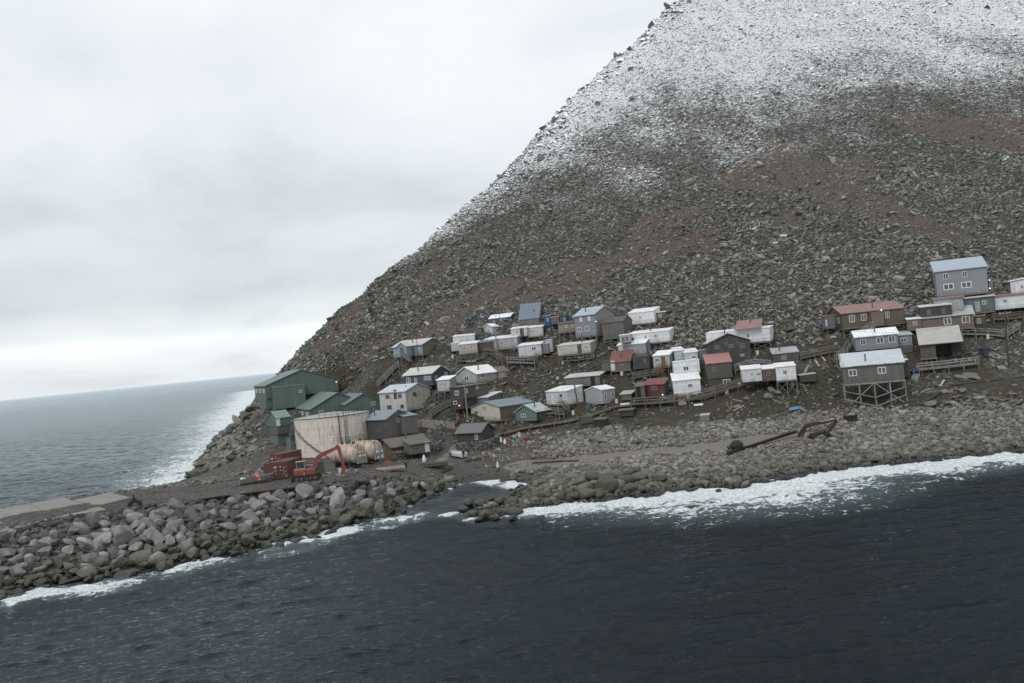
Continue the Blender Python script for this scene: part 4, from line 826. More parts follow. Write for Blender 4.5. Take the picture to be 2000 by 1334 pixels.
HS['m11'] = house('gable_cottage', 'windowless-fronted pale grey gabled cottage beside the boardwalk, two slim windows on its side', 'house', 795,
  dict(cx=1178, fy=789, top=27, Lp=1145, Rp=1203, phi=48, roof='R', rise=.7, wm=v1((.33, .345, .37), .08), wm2=v1((.30, .30, .30), .12), rm=RWH, over=.12, wins=[('R', .22, .5, 4, 11, dict(mull=0)), ('R', .80, .56, 4, 11, dict(mull=0))]))
HS['m12'] = house('teal_cottage', 'small teal gabled cottage with pale ribbed roof at the end of the boardwalk', 'house', 829,
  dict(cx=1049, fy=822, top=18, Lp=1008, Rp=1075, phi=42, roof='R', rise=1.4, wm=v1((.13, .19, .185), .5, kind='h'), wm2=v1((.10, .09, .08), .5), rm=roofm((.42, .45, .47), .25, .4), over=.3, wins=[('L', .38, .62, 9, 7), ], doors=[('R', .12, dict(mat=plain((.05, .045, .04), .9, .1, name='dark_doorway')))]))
# --- left of centre
HS['l1'] = house('storehouse', 'cream storehouse with a sign on its gable and long blue roof', 'building', 830,
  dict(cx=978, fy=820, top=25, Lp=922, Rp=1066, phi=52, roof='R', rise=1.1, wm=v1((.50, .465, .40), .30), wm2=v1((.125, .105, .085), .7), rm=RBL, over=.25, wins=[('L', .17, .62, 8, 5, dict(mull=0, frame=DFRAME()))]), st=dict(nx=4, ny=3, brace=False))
HS['l2'] = house('white_roof_shed', 'grey-green shed with bright white roof behind the cream storehouse', 'shed', 798,
  dict(cx=955, fy=797, top=21, Lp=915, Rp=981, phi=40, roof='SL', rise=.7, wm=v1((.17, .185, .17), .6), wm2=v1((.15, .14, .13), .6), rm=roofm((.58, .60, .62), .2, .6), over=.25, wins=[('L', .2, .5, 5, 9, DWIN)]))
HS['l3'] = house('dark_brown_house', 'dark brown two-level house with flat brown roof behind a leaning pole', 'house', 806,
  dict(cx=907, fy=778, top=22, Lp=880, Rp=955, phi=55, roof='F', rise=.1, wm=v1((.055, .048, .046), .2), wm2=v1((.085, .072, .062), .4), rm=RBR, over=.2, wins=[('L', .5, .5, 8, 9), ('R', .10, .66, 5, 9), ('R', .55, .8, 5, 6)]),
  [dict(cx=905, fy=799, top=21, Lp=883, Rp=930, phi=55, roof='F', wm=v1((.045, .045, .05), .3), rm=RDK, over=0, off=.3, wins=[('L', .35, .62, 7, 7, dict(mull=0))], doors=[('L', .85, dict(mat=plain((.12, .03, .03), .8, .3, name='red_door')))])])
HS['l4'] = house('white_gabled_house', 'worn white house with white gabled roof and peeling plank extension', 'house', 764,
  dict(cx=932, fy=747, top=17, Lp=892, Rp=974, phi=50, roof='R', rise=1.6, wm=v1((.40, .415, .42), .3), wm2=v1((.37, .355, .32), .45), rm=RWH, over=.35, wins=[('L', .52, .55, 8, 10), ('R', .28, .72, 9, 9)]),
  [dict(cx=975, fy=746, top=19, Lp=None, Rp=996, phi=62, wL=5, roof='R', rise=1.1, wm=v1(GW, .5), wm2=v1((.36, .34, .31), .7), rm=RBR, over=.1, off=3.5)], st=dict(nx=3, ny=4, brace=False))
HS['l5'] = house('white_lean_to', 'small white lean-to house on posts beside the dark blue house', 'house', 778,
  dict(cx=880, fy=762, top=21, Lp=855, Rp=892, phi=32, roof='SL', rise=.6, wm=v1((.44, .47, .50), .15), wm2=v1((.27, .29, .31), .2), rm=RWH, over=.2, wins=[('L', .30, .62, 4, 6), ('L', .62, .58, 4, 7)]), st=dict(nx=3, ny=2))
HS['l6'] = house('dark_blue_house', 'dark blue gabled house with pale grey roof', 'house', 765,
  dict(cx=846, fy=753, top=24, Lp=790, Rp=880, phi=38, roof='L', rise=1.4, wm=v1(NAVY, .12, kind='h'), wm2=v1((.045, .058, .072), .15, kind='h'), rm=roofm((.50, .50, .48), .2, .6), over=.3, wins=[('L', .17, .6, 8, 10), ('L', .77, .66, 6, 8), ('L', .90, .64, 6, 8), ('R', .2, .6, 5, 8), ('R', .78, .8, 6, 7)], doors=[('L', .42, dict(mat=plain((.28, .22, .15), .8, .2, name='tan_door')))]))
HS['l7'] = house('white_two_storey_house', 'weather-stained white two-storey house with pale blue roof above the fuel tank', 'house', 808,
  dict(cx=795, fy=803, top=39, Lp=744, Rp=843, phi=44, roof='L', rise=1.3, wm=v1((.50, .51, .50), .3), wm2=v1((.44, .425, .38), .5), rm=roofm((.44, .48, .54), .15, .6), over=.3, wins=[('L', .32, .78, 8, 8, DWIN), ('L', .79, .78, 7, 8, DWIN), ('L', .35, .25, 9, 9, DWIN), ('L', .84, .25, 7, 8, DWIN), ('R', .36, .78, 8, 9, DWIN)], doors=[('L', .63, dict(mat=plain((.42, .43, .40), .7, .3, name='grey_door'))), ('L', .62, dict(mat=plain((.05, .05, .05), .7, .3, name='dark_door'), v0=2.75))]))
HS['l8'] = house('light_blue_house', 'light blue house with brown gable and stairs, standing alone at the left under the scree', 'house', 706,
  dict(cx=826, fy=692, top=19.5, Lp=769, Rp=865, phi=36, roof='L', rise=1.3, wm=v1((.235, .30, .35), .15), wm2=v1((.165, .15, .125), .3), rm=roofm((.50, .49, .47), .2, .6), over=.35, wins=[('L', .07, .6, 4, 8), ('L', .68, .6, 6, 8), ('L', .88, .6, 3, 7)]),
  [dict(cx=795, fy=695, top=19, Lp=777, Rp=None, phi=36, wR=2.2, roof='R', rise=.9, wm=v1((.22, .285, .335), .15), rm=roofm((.50, .49, .47), .2, .6), off=-1.6, over=.25, doors=[('L', .5, dict(mat=plain((.10, .08, .06), .7, .3, name='dark_door')))])], st=dict(nx=5, ny=4))
HS['l9'] = house('white_box_house', 'white house with small lower wing, leftmost of the white houses', 'house', 680,
  dict(cx=928, fy=672, top=18, Lp=886, Rp=None, phi=6, wR=5, roof='SL', rise=.4, wm=v1((.52, .54, .55), .08), rm=RWH, over=.1, wins=[('L', .37, .62, 3, 6), ('L', .62, .62, 3, 6)], off=1.5),
  [dict(cx=897, fy=685, top=15, Lp=882, Rp=None, phi=6, wR=4, roof='F', wm=v1((.48, .50, .51), .08), rm=RWH, over=.08, off=-1.5, wins=[('L', .3, .7, 4, 4)])], st=dict(nx=3, ny=2))
HS['l10'] = house('beige_cabin', 'beige cabin with brown extension on posts at the foot of the white box house', 'house', 700,
  dict(cx=933, fy=688, top=18, Lp=897, Rp=None, phi=8, wR=5, roof='SL', rise=.5, wm=v1((.38, .36, .335), .12), rm=RWH, over=.15, wins=[('L', .27, .62, 6, 7), ('L', .68, .66, 6, 6)]),
  [dict(cx=968, fy=684, top=17, Lp=934, Rp=None, phi=10, wR=4, roof='SL', rise=.5, wm=v1((.085, .072, .058), .4), rm=RSL, over=.15, off=.5)], st=dict(nx=4, ny=2))
HS['l11'] = house('grey_long_cabin', 'light grey cabin with long white roof beside a tall pole', 'house', 688,
  dict(cx=1012, fy=678, top=20, Lp=948, Rp=1016, phi=20, wR=5, roof='SL', rise=.6, wm=v1((.33, .335, .34), .15), rm=RWH, over=.15, wins=[('L', .52, .58, 6, 8), ('L', .94, .62, 3, 8)]), st=dict(nx=5, ny=2))
HS['l12'] = house('white_grey_cabin', 'white cabin with grey porch panel above the boardwalk stairs', 'house', 704,
  dict(cx=1058, fy=693, top=21, Lp=1014, Rp=None, phi=10, wR=5, roof='SL', rise=.5, wm=v1((.53, .54, .55), .08), rm=RWH, over=.15, wins=[('L', .68, .66, 9, 7)]),
  [dict(cx=1073, fy=690, top=19, Lp=1059, Rp=None, phi=14, wR=4, roof='F', wm=v1((.20, .20, .20), .25), rm=RGY, over=.1, off=.3)], st=dict(nx=4, ny=2))
HS['l13'] = house('bright_blue_house', 'bright blue house with white gabled roof in the top row', 'house', 642,
  dict(cx=998, fy=634, top=16, Lp=957, Rp=1010, phi=28, roof='L', rise=.8, wm=v1(BLUE, .1, kind='h'), rm=RWH, over=.2, wins=[('L', .20, .5, 5, 7), ('L', .55, .55, 5, 8), ('R', .1, .5, 3, 7), ('R', .6, .5, 3, 6)]))
HS['l14'] = house('steep_roof_house', 'grey plank house with tall steep slate-blue roof, highest of the upper left group', 'house', 642,
  dict(cx=1054, fy=634, top=14, Lp=1015, Rp=1060, phi=14, wR=6.5, roof='L', rise=3.6, wm=v1((.15, .145, .135), .5), wm2=v1((.17, .165, .155), .4), rm=RSL, over=.15, wins=[('L', .18, .5, 5, 6, DWIN), ('L', .72, .5, 6, 7, DWIN)]))
HS['l15'] = house('white_gable_cabin', 'small white cabin with its gable to the sea under the bright blue house', 'house', 660,
  dict(cx=963, fy=653, top=15, Lp=945, Rp=974, phi=50, roof='R', rise=.7, wm=v1((.46, .49, .51), .1), wm2=v1((.40, .42, .44), .15), rm=RWH, over=.25, wins=[('L', .55, .55, 4, 6)]),
  [dict(cx=996, fy=653, top=16, Lp=975, Rp=None, phi=14, wR=4, roof='F', wm=v1((.37, .345, .31), .15), rm=RWH, over=.1, off=1, wins=[('L', .4, .6, 5, 5)])], st=dict(nx=2, ny=2))
HS['l16'] = house('pale_long_house', 'pale long house with two doors under the slate-blue steep roof', 'house', 662,
  dict(cx=1061, fy=655, top=17, Lp=1031, Rp=None, phi=10, wR=4.5, roof='SL', rise=.5, wm=v1((.48, .48, .47), .1), rm=RWH, over=.12, wins=[('L', .35, .6, 5, 6)]),
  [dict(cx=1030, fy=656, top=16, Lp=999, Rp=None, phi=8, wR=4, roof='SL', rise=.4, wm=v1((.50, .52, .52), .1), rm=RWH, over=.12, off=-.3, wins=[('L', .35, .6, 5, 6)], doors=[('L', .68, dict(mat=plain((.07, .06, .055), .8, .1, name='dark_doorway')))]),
   dict(cx=1041, fy=644, top=12, Lp=1003, Rp=None, phi=8, wR=4, roof='SL', rise=.6, wm=v1((.30, .28, .25), .2), rm=roofm((.33, .31, .28), .3, .5), over=.2, off=6)], st=dict(nx=3, ny=2))
HS['l17'] = house('grey_fish_shed', 'windowless grey shed at the left of the small white gabled cabin', 'shed', 658,
  dict(cx=942, fy=655, top=14, Lp=925, Rp=None, phi=12, wR=3.5, roof='SL', rise=.3, wm=v1((.11, .115, .12), .3), rm=RDK, over=.1))
HS['l18'] = house('small_blue_house', 'small bright blue house with a pale window, right of the steep roof', 'house', 645,
  dict(cx=1076, fy=637, top=20, Lp=1064, Rp=None, phi=10, wR=4, roof='SL', rise=.3, wm=v1(BLUE, .1), rm=RBL, over=.15, wins=[('L', .6, .65, 4, 7, dict(mull=0))]))
HS['l19'] = house('blue_cabin', 'blue cabin partly hidden behind a beige one, with two pale windows', 'house', 640,
  dict(cx=1107, fy=632, top=15, Lp=1077, Rp=None, phi=10, wR=4, roof='F', wm=v1(BLUE, .1), rm=RDK, over=.1, wins=[('L', .62, .6, 3, 6, dict(mull=0)), ('L', .88, .6, 3, 6, dict(mull=0))]),
  [dict(cx=1092, fy=632, top=13, Lp=1077, Rp=None, phi=10, wR=3, roof='F', wm=v1(GW, .5), rm=roofm((.40, .34, .17), .3, .5), over=.15, off=-1.2)])
HS['l20'] = house('tan_cabin', 'tan cabin with dark flat roof touching the tall blue-grey house', 'house', 660,
  dict(cx=1124, fy=646, top=16, Lp=1091, Rp=None, phi=6, wR=4.5, roof='SL', rise=.4, wm=v1((.26, .23, .19), .2, kind='h'), rm=RBR, over=.15, wins=[('L', .48, .64, 5, 5), ('L', .85, .62, 5, 5)]), st=dict(nx=4, ny=2))
HS['l21'] = house('outhouse', 'narrow white outhouse between the white cabin and the cream trailer', 'outhouse', 692,
  dict(cx=1080, fy=687, top=23, Lp=1067, Rp=None, phi=12, wR=1.6, roof='F', wm=v1((.44, .45, .46), .15), rm=RGY, over=.08))
# --- sheds on the lower bank
HS['s1'] = house('black_shed', 'small black plank shed with flat turf roof on the bank under the boardwalk', 'shed', 838,
  dict(cx=1184, fy=836, top=17, Lp=1160, Rp=1190, phi=18, roof='F', wm=v1((.022, .022, .024), .3), wm2=v1((.06, .055, .05), .5), rm=RBR, over=.1))
HS['s2'] = house('grey_hutch', 'low grey hutch left of the small black shed', 'shed', 828,
  dict(cx=1158, fy=826, top=12, Lp=1137, Rp=None, phi=12, wR=2, roof='F', wm=v1((.10, .095, .09), .5), rm=RDK, over=.05))
HS['s3'] = house('dug_out_shed', 'dark dug-out shed with plank roof right of the small black shed', 'shed', 815,
  dict(cx=1237, fy=812, top=11, Lp=1211, Rp=None, phi=12, wR=2.5, roof='F', wm=v1((.03, .03, .032), .4), rm=RBR, over=.15))
HS['s4'] = house('grey_hut', 'small grey hut with pale lid-like roof beside the dark red shed', 'shed', 785,
  dict(cx=1234, fy=781, top=12, Lp=1214, Rp=1241, phi=20, roof='SL', rise=.4, wm=v1((.12, .12, .12), .4), rm=roofm((.40, .40, .39), .3, .6), over=.25))
HS['s5'] = house('grey_box_shed', 'small square grey shed alone on the bank above the cobbles', 'shed', 825,
  dict(cx=1386, fy=823, top=12, Lp=1368, Rp=None, phi=8, wR=1.7, roof='F', wm=v1((.19, .19, .20), .2), rm=RGY, over=.03))
# --- waterfront buildings at the left
HS['w1'] = house('blue_roofed_warehouse', 'weathered plank warehouse with blue roof right of the big fuel tank', 'building', 866,
  dict(cx=757, fy=857, top=38, Lp=716, Rp=806, phi=48, roof='L', rise=1.5, wm=v1((.060, .066, .075), .5), wm2=v1((.155, .145, .135), .7), rm=RBL, over=.3, wins=[('R', .48, .85, 6, 8)]),
  [dict(cx=792, fy=848, top=34, Lp=None, Rp=818, phi=66, wL=4, roof='SR', rise=.5, wm=v1((.14, .15, .165), .5), wm2=v1((.13, .125, .12), .6), rm=RBL, over=.15, off=1.2)])
HS['w2'] = house('shingled_house', 'low brown house with moss-grey shingle roof behind a dry-stone wall', 'house', 900,
  dict(cx=768, fy=898, top=25, Lp=742, Rp=838, phi=64, roof='R', rise=1.3, wm=v1((.115, .070, .055), .2), wm2=v1((.15, .125, .10), .35), rm=RSH, over=.5, wins=[('R', .27, .62, 7, 9, DWIN)]),
  [dict(cx=803, fy=888, top=19, Lp=None, Rp=842, phi=66, wL=3.2, roof='SR', rise=.75, wm=v1((.14, .12, .10), .3), rm=RSH, off=-2.0, over=.3, wins=[('R', .3, .5, 8, 6, DWIN)], doors=[('R', .82, dict(mat=plain((.50, .50, .47), .7, .1, name='white_door')))])])
HS['w3'] = house('charcoal_cabin', 'charcoal brown cabin with one upright white window behind the boat', 'house', 866,
  dict(cx=941, fy=863, top=20, Lp=894, Rp=966, phi=36, roof='L', rise=1.4, wm=v1((.052, .050, .052), .15), wm2=v1((.070, .064, .060), .25), rm=roofm((.13, .125, .13), .2, .5), over=.4, wins=[('L', .80, .5, 6, 11)]))
HS['n1'] = house('green_gymnasium', 'largest dark green metal hall with bump-out boxes over the far shore', 'building', 806,
  dict(cx=521, fy=779, top=25, Lp=499, Rp=662, phi=82, roof='L', rise=3.0, wm=v1(GN, .05, board=1.1), rm=RGN, over=.25, wins=[('L', .18, .62, 3, 7, dict(mull=0)), ('L', .5, .62, 3, 7, dict(mull=0)), ('L', .82, .62, 3, 7, dict(mull=0))]),
  [dict(cx=537, fy=800, top=42, Lp=None, Rp=599, phi=82, wL=3, roof='SR', rise=.2, wm=v1(sc3(GN, 1.05), .05, board=1.1), rm=RGN, off=-1.5, over=.06, wins=[('R', .85, .72, 7, 5)]),
   dict(cx=521.5, fy=800, top=21, Lp=507, Rp=537, phi=82, roof='F', wm=v1(sc3(GN, .95), .05, board=1.1), rm=RGN, off=.2, over=0),
   dict(cx=600, fy=790, top=32, Lp=None, Rp=655, phi=82, wL=4, roof='F', wm=v1(sc3(GN, .7), .05, board=1.1), rm=RGN, off=5, over=0)], d=240)
HS['n2'] = house('green_school', 'dark green hall with row of four narrow windows right behind the fuel tank', 'building', 850,
  dict(cx=609, fy=824, top=24, Lp=559, Rp=718, phi=80, roof='L', rise=3.1, wm=v1(GN, .05, board=1.1), rm=RGN, over=.3, wins=[('L', .17, .60, 4, 7, dict(mull=0)), ('L', .38, .60, 4, 7, dict(mull=0)), ('L', .59, .60, 4, 7, dict(mull=0)), ('L', .82, .60, 4, 7, dict(mull=0)), ('R', .18, .70, 9, 6)]), d=222)
HS['n3'] = house('green_wing', 'smaller dark green wing with double window between the school and the white house', 'building', 830,
  dict(cx=677, fy=815, top=24, Lp=652, Rp=748, phi=80, roof='L', rise=2.0, wm=v1(GN, .05, board=1.1), rm=RGN, over=.25, wins=[('L', .3, .65, 4, 5), ('R', .76, .86, 9, 7)]), d=219)
HS['n4'] = house('green_annex', 'small green gabled annex with pale green ribbed roof left of the fuel tank', 'building', 868,
  dict(cx=541, fy=834, top=17, Lp=525, Rp=568, phi=62, roof='R', rise=1.4, wm=v1(sc3(GN, 1.1), .05), rm=roofm((.17, .25, .225), .1, .45), over=.15, doors=[('R', .12, dict(mat=plain((.55, .56, .54), .6, .1, name='white_door')))]),
  [dict(cx=543, fy=849, top=15, Lp=527, Rp=568, phi=62, roof='F', wm=v1((.10, .10, .105), .3), rm=RDK, over=.05, off=-.3),
   dict(cx=544, fy=866, top=17, Lp=529, Rp=565, phi=62, roof='F', wm=v1(sc3(GN, 1.2), .08), rm=RGN, over=0, off=.2)], d=212)
# tall braced frame under the stilt house
def big_frame():
    root, out = HS['g7']; B = out[0]; P, a, b, La, Lb = B['P'], B['a'], B['b'], B['La'], B['Lb']; tz = P[2] - .1; m = wood_mat2()
    n = 5; cols = []
    for i in range(n):
        q = P + b * (Lb * i / (n - 1)); cols.append(q)
        for j, dq in enumerate((0, La * .95)):
            x = q + a * dq; post(root, x[0], x[1], tz, .2 if j == 0 else .16, mat=m)
    g = [float(H(c[0], c[1])) for c in cols]; gb = [min(tz - 2.5, v) for v in g]; mid = (cols[2])
    f = -a * .16
    def br(i0, z0, i1, z1, w=.2): MB().beam(cols[i0] * [1, 1, 0] + UPV * z0 + f, cols[i1] * [1, 1, 0] + UPV * z1 + f, w, .14).build('brace', m, root)
    lo = min(gb) + .15; H_ = tz - lo
    br(0, lo, 2, tz - .1); br(2, tz - .1, 4, lo); 
    for k, (z0, z1) in enumerate(((tz - .28 * H_, tz - .62 * H_), (tz - .60 * H_, tz - .98 * H_))): f = -a * .30; br(0, z0, 2, z1, .17); br(2, z1, 4, z0, .17)
    MB().beam(P - UPV * .2 - a * .05, P + b * Lb - UPV * .2 - a * .05, .25, .3).build('floor_frame', m, root)
def wood_mat2(): return M('wood_grey', lambda: wood_mat((.26, .26, .26)))
big_frame()
# ---------------------------------------------------------------- rocks by the water
def stone_obj(name, protos, p, s, mat, rg, dims=(1, 1, 1), tilt=.5, rot=None):
    o = bpy.data.objects.new(name, protos[int(rg.integers(len(protos)))]); COL.objects.link(o); o.location = [float(c) for c in p]
    o.scale = (s * dims[0], s * dims[1], s * dims[2]); o.rotation_euler = rot or (rg.uniform(-tilt, tilt), rg.uniform(-tilt, tilt), rg.uniform(0, 6.28)); return o
V3, F3 = ico(3)
def mesh_of(v, f, name, mat):
    me = bpy.data.meshes.new(name); me.from_pydata([tuple(x) for x in v], [], [tuple(int(q) for q in t) for t in f]); me.materials.append(mat); return me
M_ARM = mat_rock('armour_rock', (.06, .064, .066), (.42, .41, .385), algae=1.0, rnd=True, scale=.8)
M_BOUL = mat_rock('boulder', (.07, .072, .06), (.20, .19, .16), algae=1.0, rnd=True, scale=.9)
M_DRY = mat_rock('dry_boulder', (.10, .10, .09), (.27, .26, .24), rnd=True, scale=.9)
def crag(seed, cuts, lo, hi, dims):
    v = boulder(V3, seed, cuts, lo, hi, dims); g = np.random.default_rng(seed); k = g.normal(size=(6, 3)) * 2.2; ph = g.uniform(0, 6, 6)
    return v * (1 + .018 * np.sin(v @ k.T + ph).sum(1))[:, None]
ARM = [mesh_of(crag(400 + i, 22, .40, .68, (1.40, 1.08, .92)), F3, 'armour_rock', M_ARM) for i in range(12)]
BOU = [mesh_of(crag(440 + i, 7, .66, .92, (1.15, .9, .7)), F3, 'boulder', M_BOUL) for i in range(8)]
DRY = [mesh_of(crag(470 + i, 10, .58, .86, (1.2, .85, .62)), F3, 'boulder', M_DRY) for i in range(8)]
def armour():
    rg = np.random.default_rng(21)
    crest = [(-60, 1052, 5.6), (0, 1040, 5.5), (60, 1030, 5.5), (120, 1019, 5.4), (200, 1005, 5.4), (280, 992, 5.3), (360, 983, 5.0), (450, 974, 4.1), (530, 962, 4.1), (590, 951, 4.5), (660, 940, 4.5), (740, 930, 4.2), (800, 925, 3.4), (850, 932, 2.1), (872, 940, 1.4)]
    cr = np.array([at_z(*c) for c in crest]); cw = np.array([at_z(*c, 0) for c in ([(-70, 1185)] + COAST[:12])])
    def along(P, t):
        L = np.r_[0, np.cumsum(np.hypot(*np.diff(P[:, :2], axis=0).T))]; s = t * L[-1]; return np.array([np.interp(s, L, P[:, k]) for k in range(3)]), L[-1]
    _, L = along(cw, 0); pts = []
    n = int(L / 1.42)
    for i in range(n):
        t = (i + .5) / n; a, _ = along(cw, t); b, _ = along(cr, t); w = np.hypot(*(b - a)[:2]); m = max(2, int(w / 1.5))
        for j in range(-1, m + 1):
            f = (j + .5 * (i % 2) + rg.uniform(-.22, .22)) / m; q = a + (b - a) * f + np.r_[rg.uniform(-.35, .35, 2), 0]; top = f > .88
            pts.append((q[0], q[1], f, rg.uniform(.50, .74) if top else float(np.clip(rg.lognormal(-.14, .32), .5, 1.65))))
    pts = [p for p in pts if float(H(p[0], p[1])) > -1.2]
    order = sorted(range(len(pts)), key=lambda k: -pts[k][3] / pts[k][1]); big = set(order[:300]); rest = []
    for k, (x, y, f, s) in enumerate(pts):
        z = float(H(x, y))
        if k in big:
            o = stone_obj('armour_rock', ARM, (x, y, z + s * .30), s, None, rg, dims=tuple(rg.uniform(.82, 1.2, 3)), tilt=.7)
            lab = ('black wet boulder at the waterline of the breakwater', 'wet waterline rocks of the breakwater') if z < .7 else (('green algae-stained boulder low on the breakwater face', 'algae-stained rocks of the breakwater') if z < 2.1 else ('pale grey angular boulder high on the breakwater face', 'upper armour rocks of the breakwater'))
            tag(o, lab[0], 'boulder', lab[1])
        else: rest.append((x, y, z + s * .25, s))
    # small stones that fill the joints, crest and waterline
    for _ in range(3600):
        t = rg.random(); a, _l = along(cw, t); b, _l = along(cr, t); f = rg.uniform(-.12, 1.10); q = a + (b - a) * f; x, y = q[0] + rg.uniform(-.3, .3), q[1] + rg.uniform(-.3, .3); s = rg.uniform(.2, .5); rest.append((x, y, float(H(x, y)) + .02, s))
    rest = np.array(rest); o = rock_field('breakwater_rubble', rest[:, :3], rest[:, 3], mat_rock('rubble', (.045, .045, .043), (.17, .165, .15), algae=1.0), MD, F2, .7, 8)  # stones tinted dark: shade of the gaps is put into their colour
    tag(o, 'small stones packed between the armour boulders of the breakwater', 'rubble', kind='stuff')
armour()
def shore_rocks():
    rg = np.random.default_rng(33)
    # dark boulders of the short spit and the rocky head beside it
    spit = []
    for px_, py_, s in ((905, 990, 1.2), (925, 997, 1.1), (950, 1000, 1.5), (915, 977, 1.2), (940, 978, 1.4), (960, 984, 1.5), (985, 996, 1.3), (975, 972, 1.2), (1000, 980, 1.2), (1005, 994, 1.5), (1022, 985, 1.0), (1030, 972, 1.1), (1012, 970, .9), (990, 966, .8), (960, 969, .8), (1042, 979, .8), (900, 985, .8), (935, 1006, .8), (965, 1004, .9), (1000, 1003, .8), (1045, 966, .9), (1030, 962, .7), (1055, 972, .9)):
        q = at_z(px_, py_, .7); spit.append((q[0], q[1], s * .78))
    for x, y, s in spit: o = stone_obj('boulder', BOU, (x, y, max(float(H(x, y)), -.1) + s * .35), s, None, rg, tilt=.4); tag(o, 'dark olive boulder piled on the short spit off the inlet', 'boulder', 'boulders of the short spit')
    head = [(1075, 958, .8), (1095, 950, .9), (1110, 962, .8), (1117, 935, .9), (1130, 945, .9), (1142, 958, 1.2), (1160, 934, 1.2), (1160, 948, .8), (1185, 937, 1.1), (1185, 955, 1.5), (1205, 930, .9), (1210, 950, .9), (1222, 945, 1.2), (1235, 925, .9), (1248, 937, 1.1), (1260, 948, .8), (1265, 925, .8), (1290, 938, .9), (1080, 935, .9), (1100, 928, .5), (1060, 945, .7), (1145, 970, 1.3), (1100, 970, .7), (1120, 972, .9), (1172, 965, .9), (1230, 958, 1.0), (1255, 960, .7), (1310, 945, .6), (1330, 935, .6), (1165, 920, .7), (1200, 915, .6), (1380, 938, .6), (1345, 950, .6), (1070, 967, .6)]
    for px_, py_, s in head:
        q = hit(px_, py_ + 3); s *= 1.15; o = stone_obj('boulder', BOU, (q[0], q[1], q[2] + s * .35), s, None, rg, tilt=.4); tag(o, 'grey-green boulder on the rocky head behind the breaking surf', 'boulder', 'boulders of the rocky head')
    # skerries awash
    for lab, L_ in (('black rock awash in the foam off the breakwater', [(657, 1028, 1.3), (248, 1118, .7), (205, 1124, .6), (38, 1162, 1.0), (598, 1046, .5), (540, 1054, .5)]), ('black rock awash in the surf off the beach', [(1402, 957, .6), (1355, 988, .7), (1478, 939, .5), (1680, 905, .5), (1740, 903, .4)])):
        for px_, py_, s in L_: q = at_z(px_, py_, 0); tag(stone_obj('skerry', BOU, (q[0], q[1], -.1), s, None, rg, dims=(1.2, .9, .55), tilt=.15), lab, 'rock', lab.replace('black rock', 'black rocks'))
    # large pale blocks on the bank
    for lab, grp, L_ in (('large rounded grey boulder on the turf below the handrail walkway', 'big boulders under the walkway', [(1876, 738, 1.3), (1893, 735, 1.4), (1908, 736, 1.1)]),
                    ('rough grey boulder on the grassy bank right of the stilt house', 'boulders on the bank at the right', [(1880, 762, 1.0), (1870, 775, .8), (1845, 765, .9), (1890, 775, .7), (1820, 790, 1.4), (1855, 785, .8), (1870, 790, .7), (1905, 770, .7), (1925, 765, .6), (1740, 805, 1.0), (1755, 795, .7), (1785, 798, .6), (1700, 803, .7), (1950, 780, .8), (1975, 770, .9), (1960, 795, .7), (1995, 785, 1.0), (1850, 800, .6), (1900, 795, .6), (1930, 788, .5), (1500, 775, 1.3), (1520, 768, .9)]),
                    ('long pale boulder at the top of the cobble beach', 'boulders at the top of the beach', [(1180, 862, 1.5), (1200, 868, 1.0), (1220, 858, 1.2), (1240, 864, 1.0), (1275, 866, 1.2), (1300, 862, .9), (1330, 868, .7), (1363, 850, .7), (1395, 842, .6), (1155, 858, .9), (1560, 858, 1.1), (1310, 845, .5), (1150, 872, .6), (1570, 868, .6)])):
        for px_, py_, s in L_: q = hit(px_, py_ + 4); s *= .85; tag(stone_obj('boulder', DRY, (q[0], q[1], q[2] + s * .3), s, None, rg, dims=(1.15, .9, .8), tilt=.35), lab, 'boulder', grp)
    # crags on the skyline
    RP = [(float(np.interp(t, RY, RX)), t) for t in np.arange(285, 520, .8)]
    for px_, py_, s, dm, lab in ((1058, 312, 2.6, (1.1, .9, 1.2), 'smooth grey crag standing at the snowy skyline'), (1122, 198, 2.6, (.8, .6, 1.5), 'twin-pointed dark crag on the skyline'), (1086, 236, 3.0, (.7, .8, 1.5), 'low blocky crag on the snowy ridge edge'), (1267, 70, 3.6, (.5, .5, 2.0), 'thin upright crag spike on the snowy ridge'), (1283, 50, 3.8, (1.0, .8, 1.4), 'broad dark crag next to the upright spike'), (1212, 108, 3.0, (.8, .6, 1.4), 'leaning crag midway along the snowy ridge'), (953, 350, 2.0, (.8, .7, 1.4), 'small notched crag lowest on the ridge'), (1320, 12, 3.4, (1.2, .9, .9), 'dark crag where the ridge leaves the picture'), (1175, 172, 2.4, (1.4, .7, .7), 'slab crag lying along the ridge'), (1168, 205, 2.6, (1.1, .7, 1.0), 'grey crag set in from the skyline snow'), (1232, 135, 3.0, (1.6, .8, .7), 'wide overhanging slab in the upper snow'), (1235, 195, 2.8, (1.1, .8, 1.1), 'cluster crag in the middle of the snowfield')):
        i_ = int(np.argmin([abs(proj((a, b, float(H(a, b))))[1] - py_) for a, b in RP])); q0 = RP[i_]; far_ = abs(px_ - proj((q0[0], q0[1], float(H(*q0))))[0]) > 34; q = hit(px_, py_, 180) if far_ else np.array([q0[0] - .5, q0[1], float(H(*q0))]); tag(stone_obj('crag', ARM2, (q[0], q[1], q[2] - s * .12), s * .56, None, rg, dims=(dm[0] * 1.2, dm[1] * 1.2, min(dm[2], 1.15)), tilt=.25), lab, 'crag')
M_CRAG = mat_rock('crag', (.10, .105, .11), (.26, .265, .27), rnd=True, scale=.6)
ARM2 = [mesh_of(crag(500 + i, 26, .30, .72, (1.4, 1.1, 1.4)), F3, 'crag', M_CRAG) for i in range(6)]
shore_rocks()
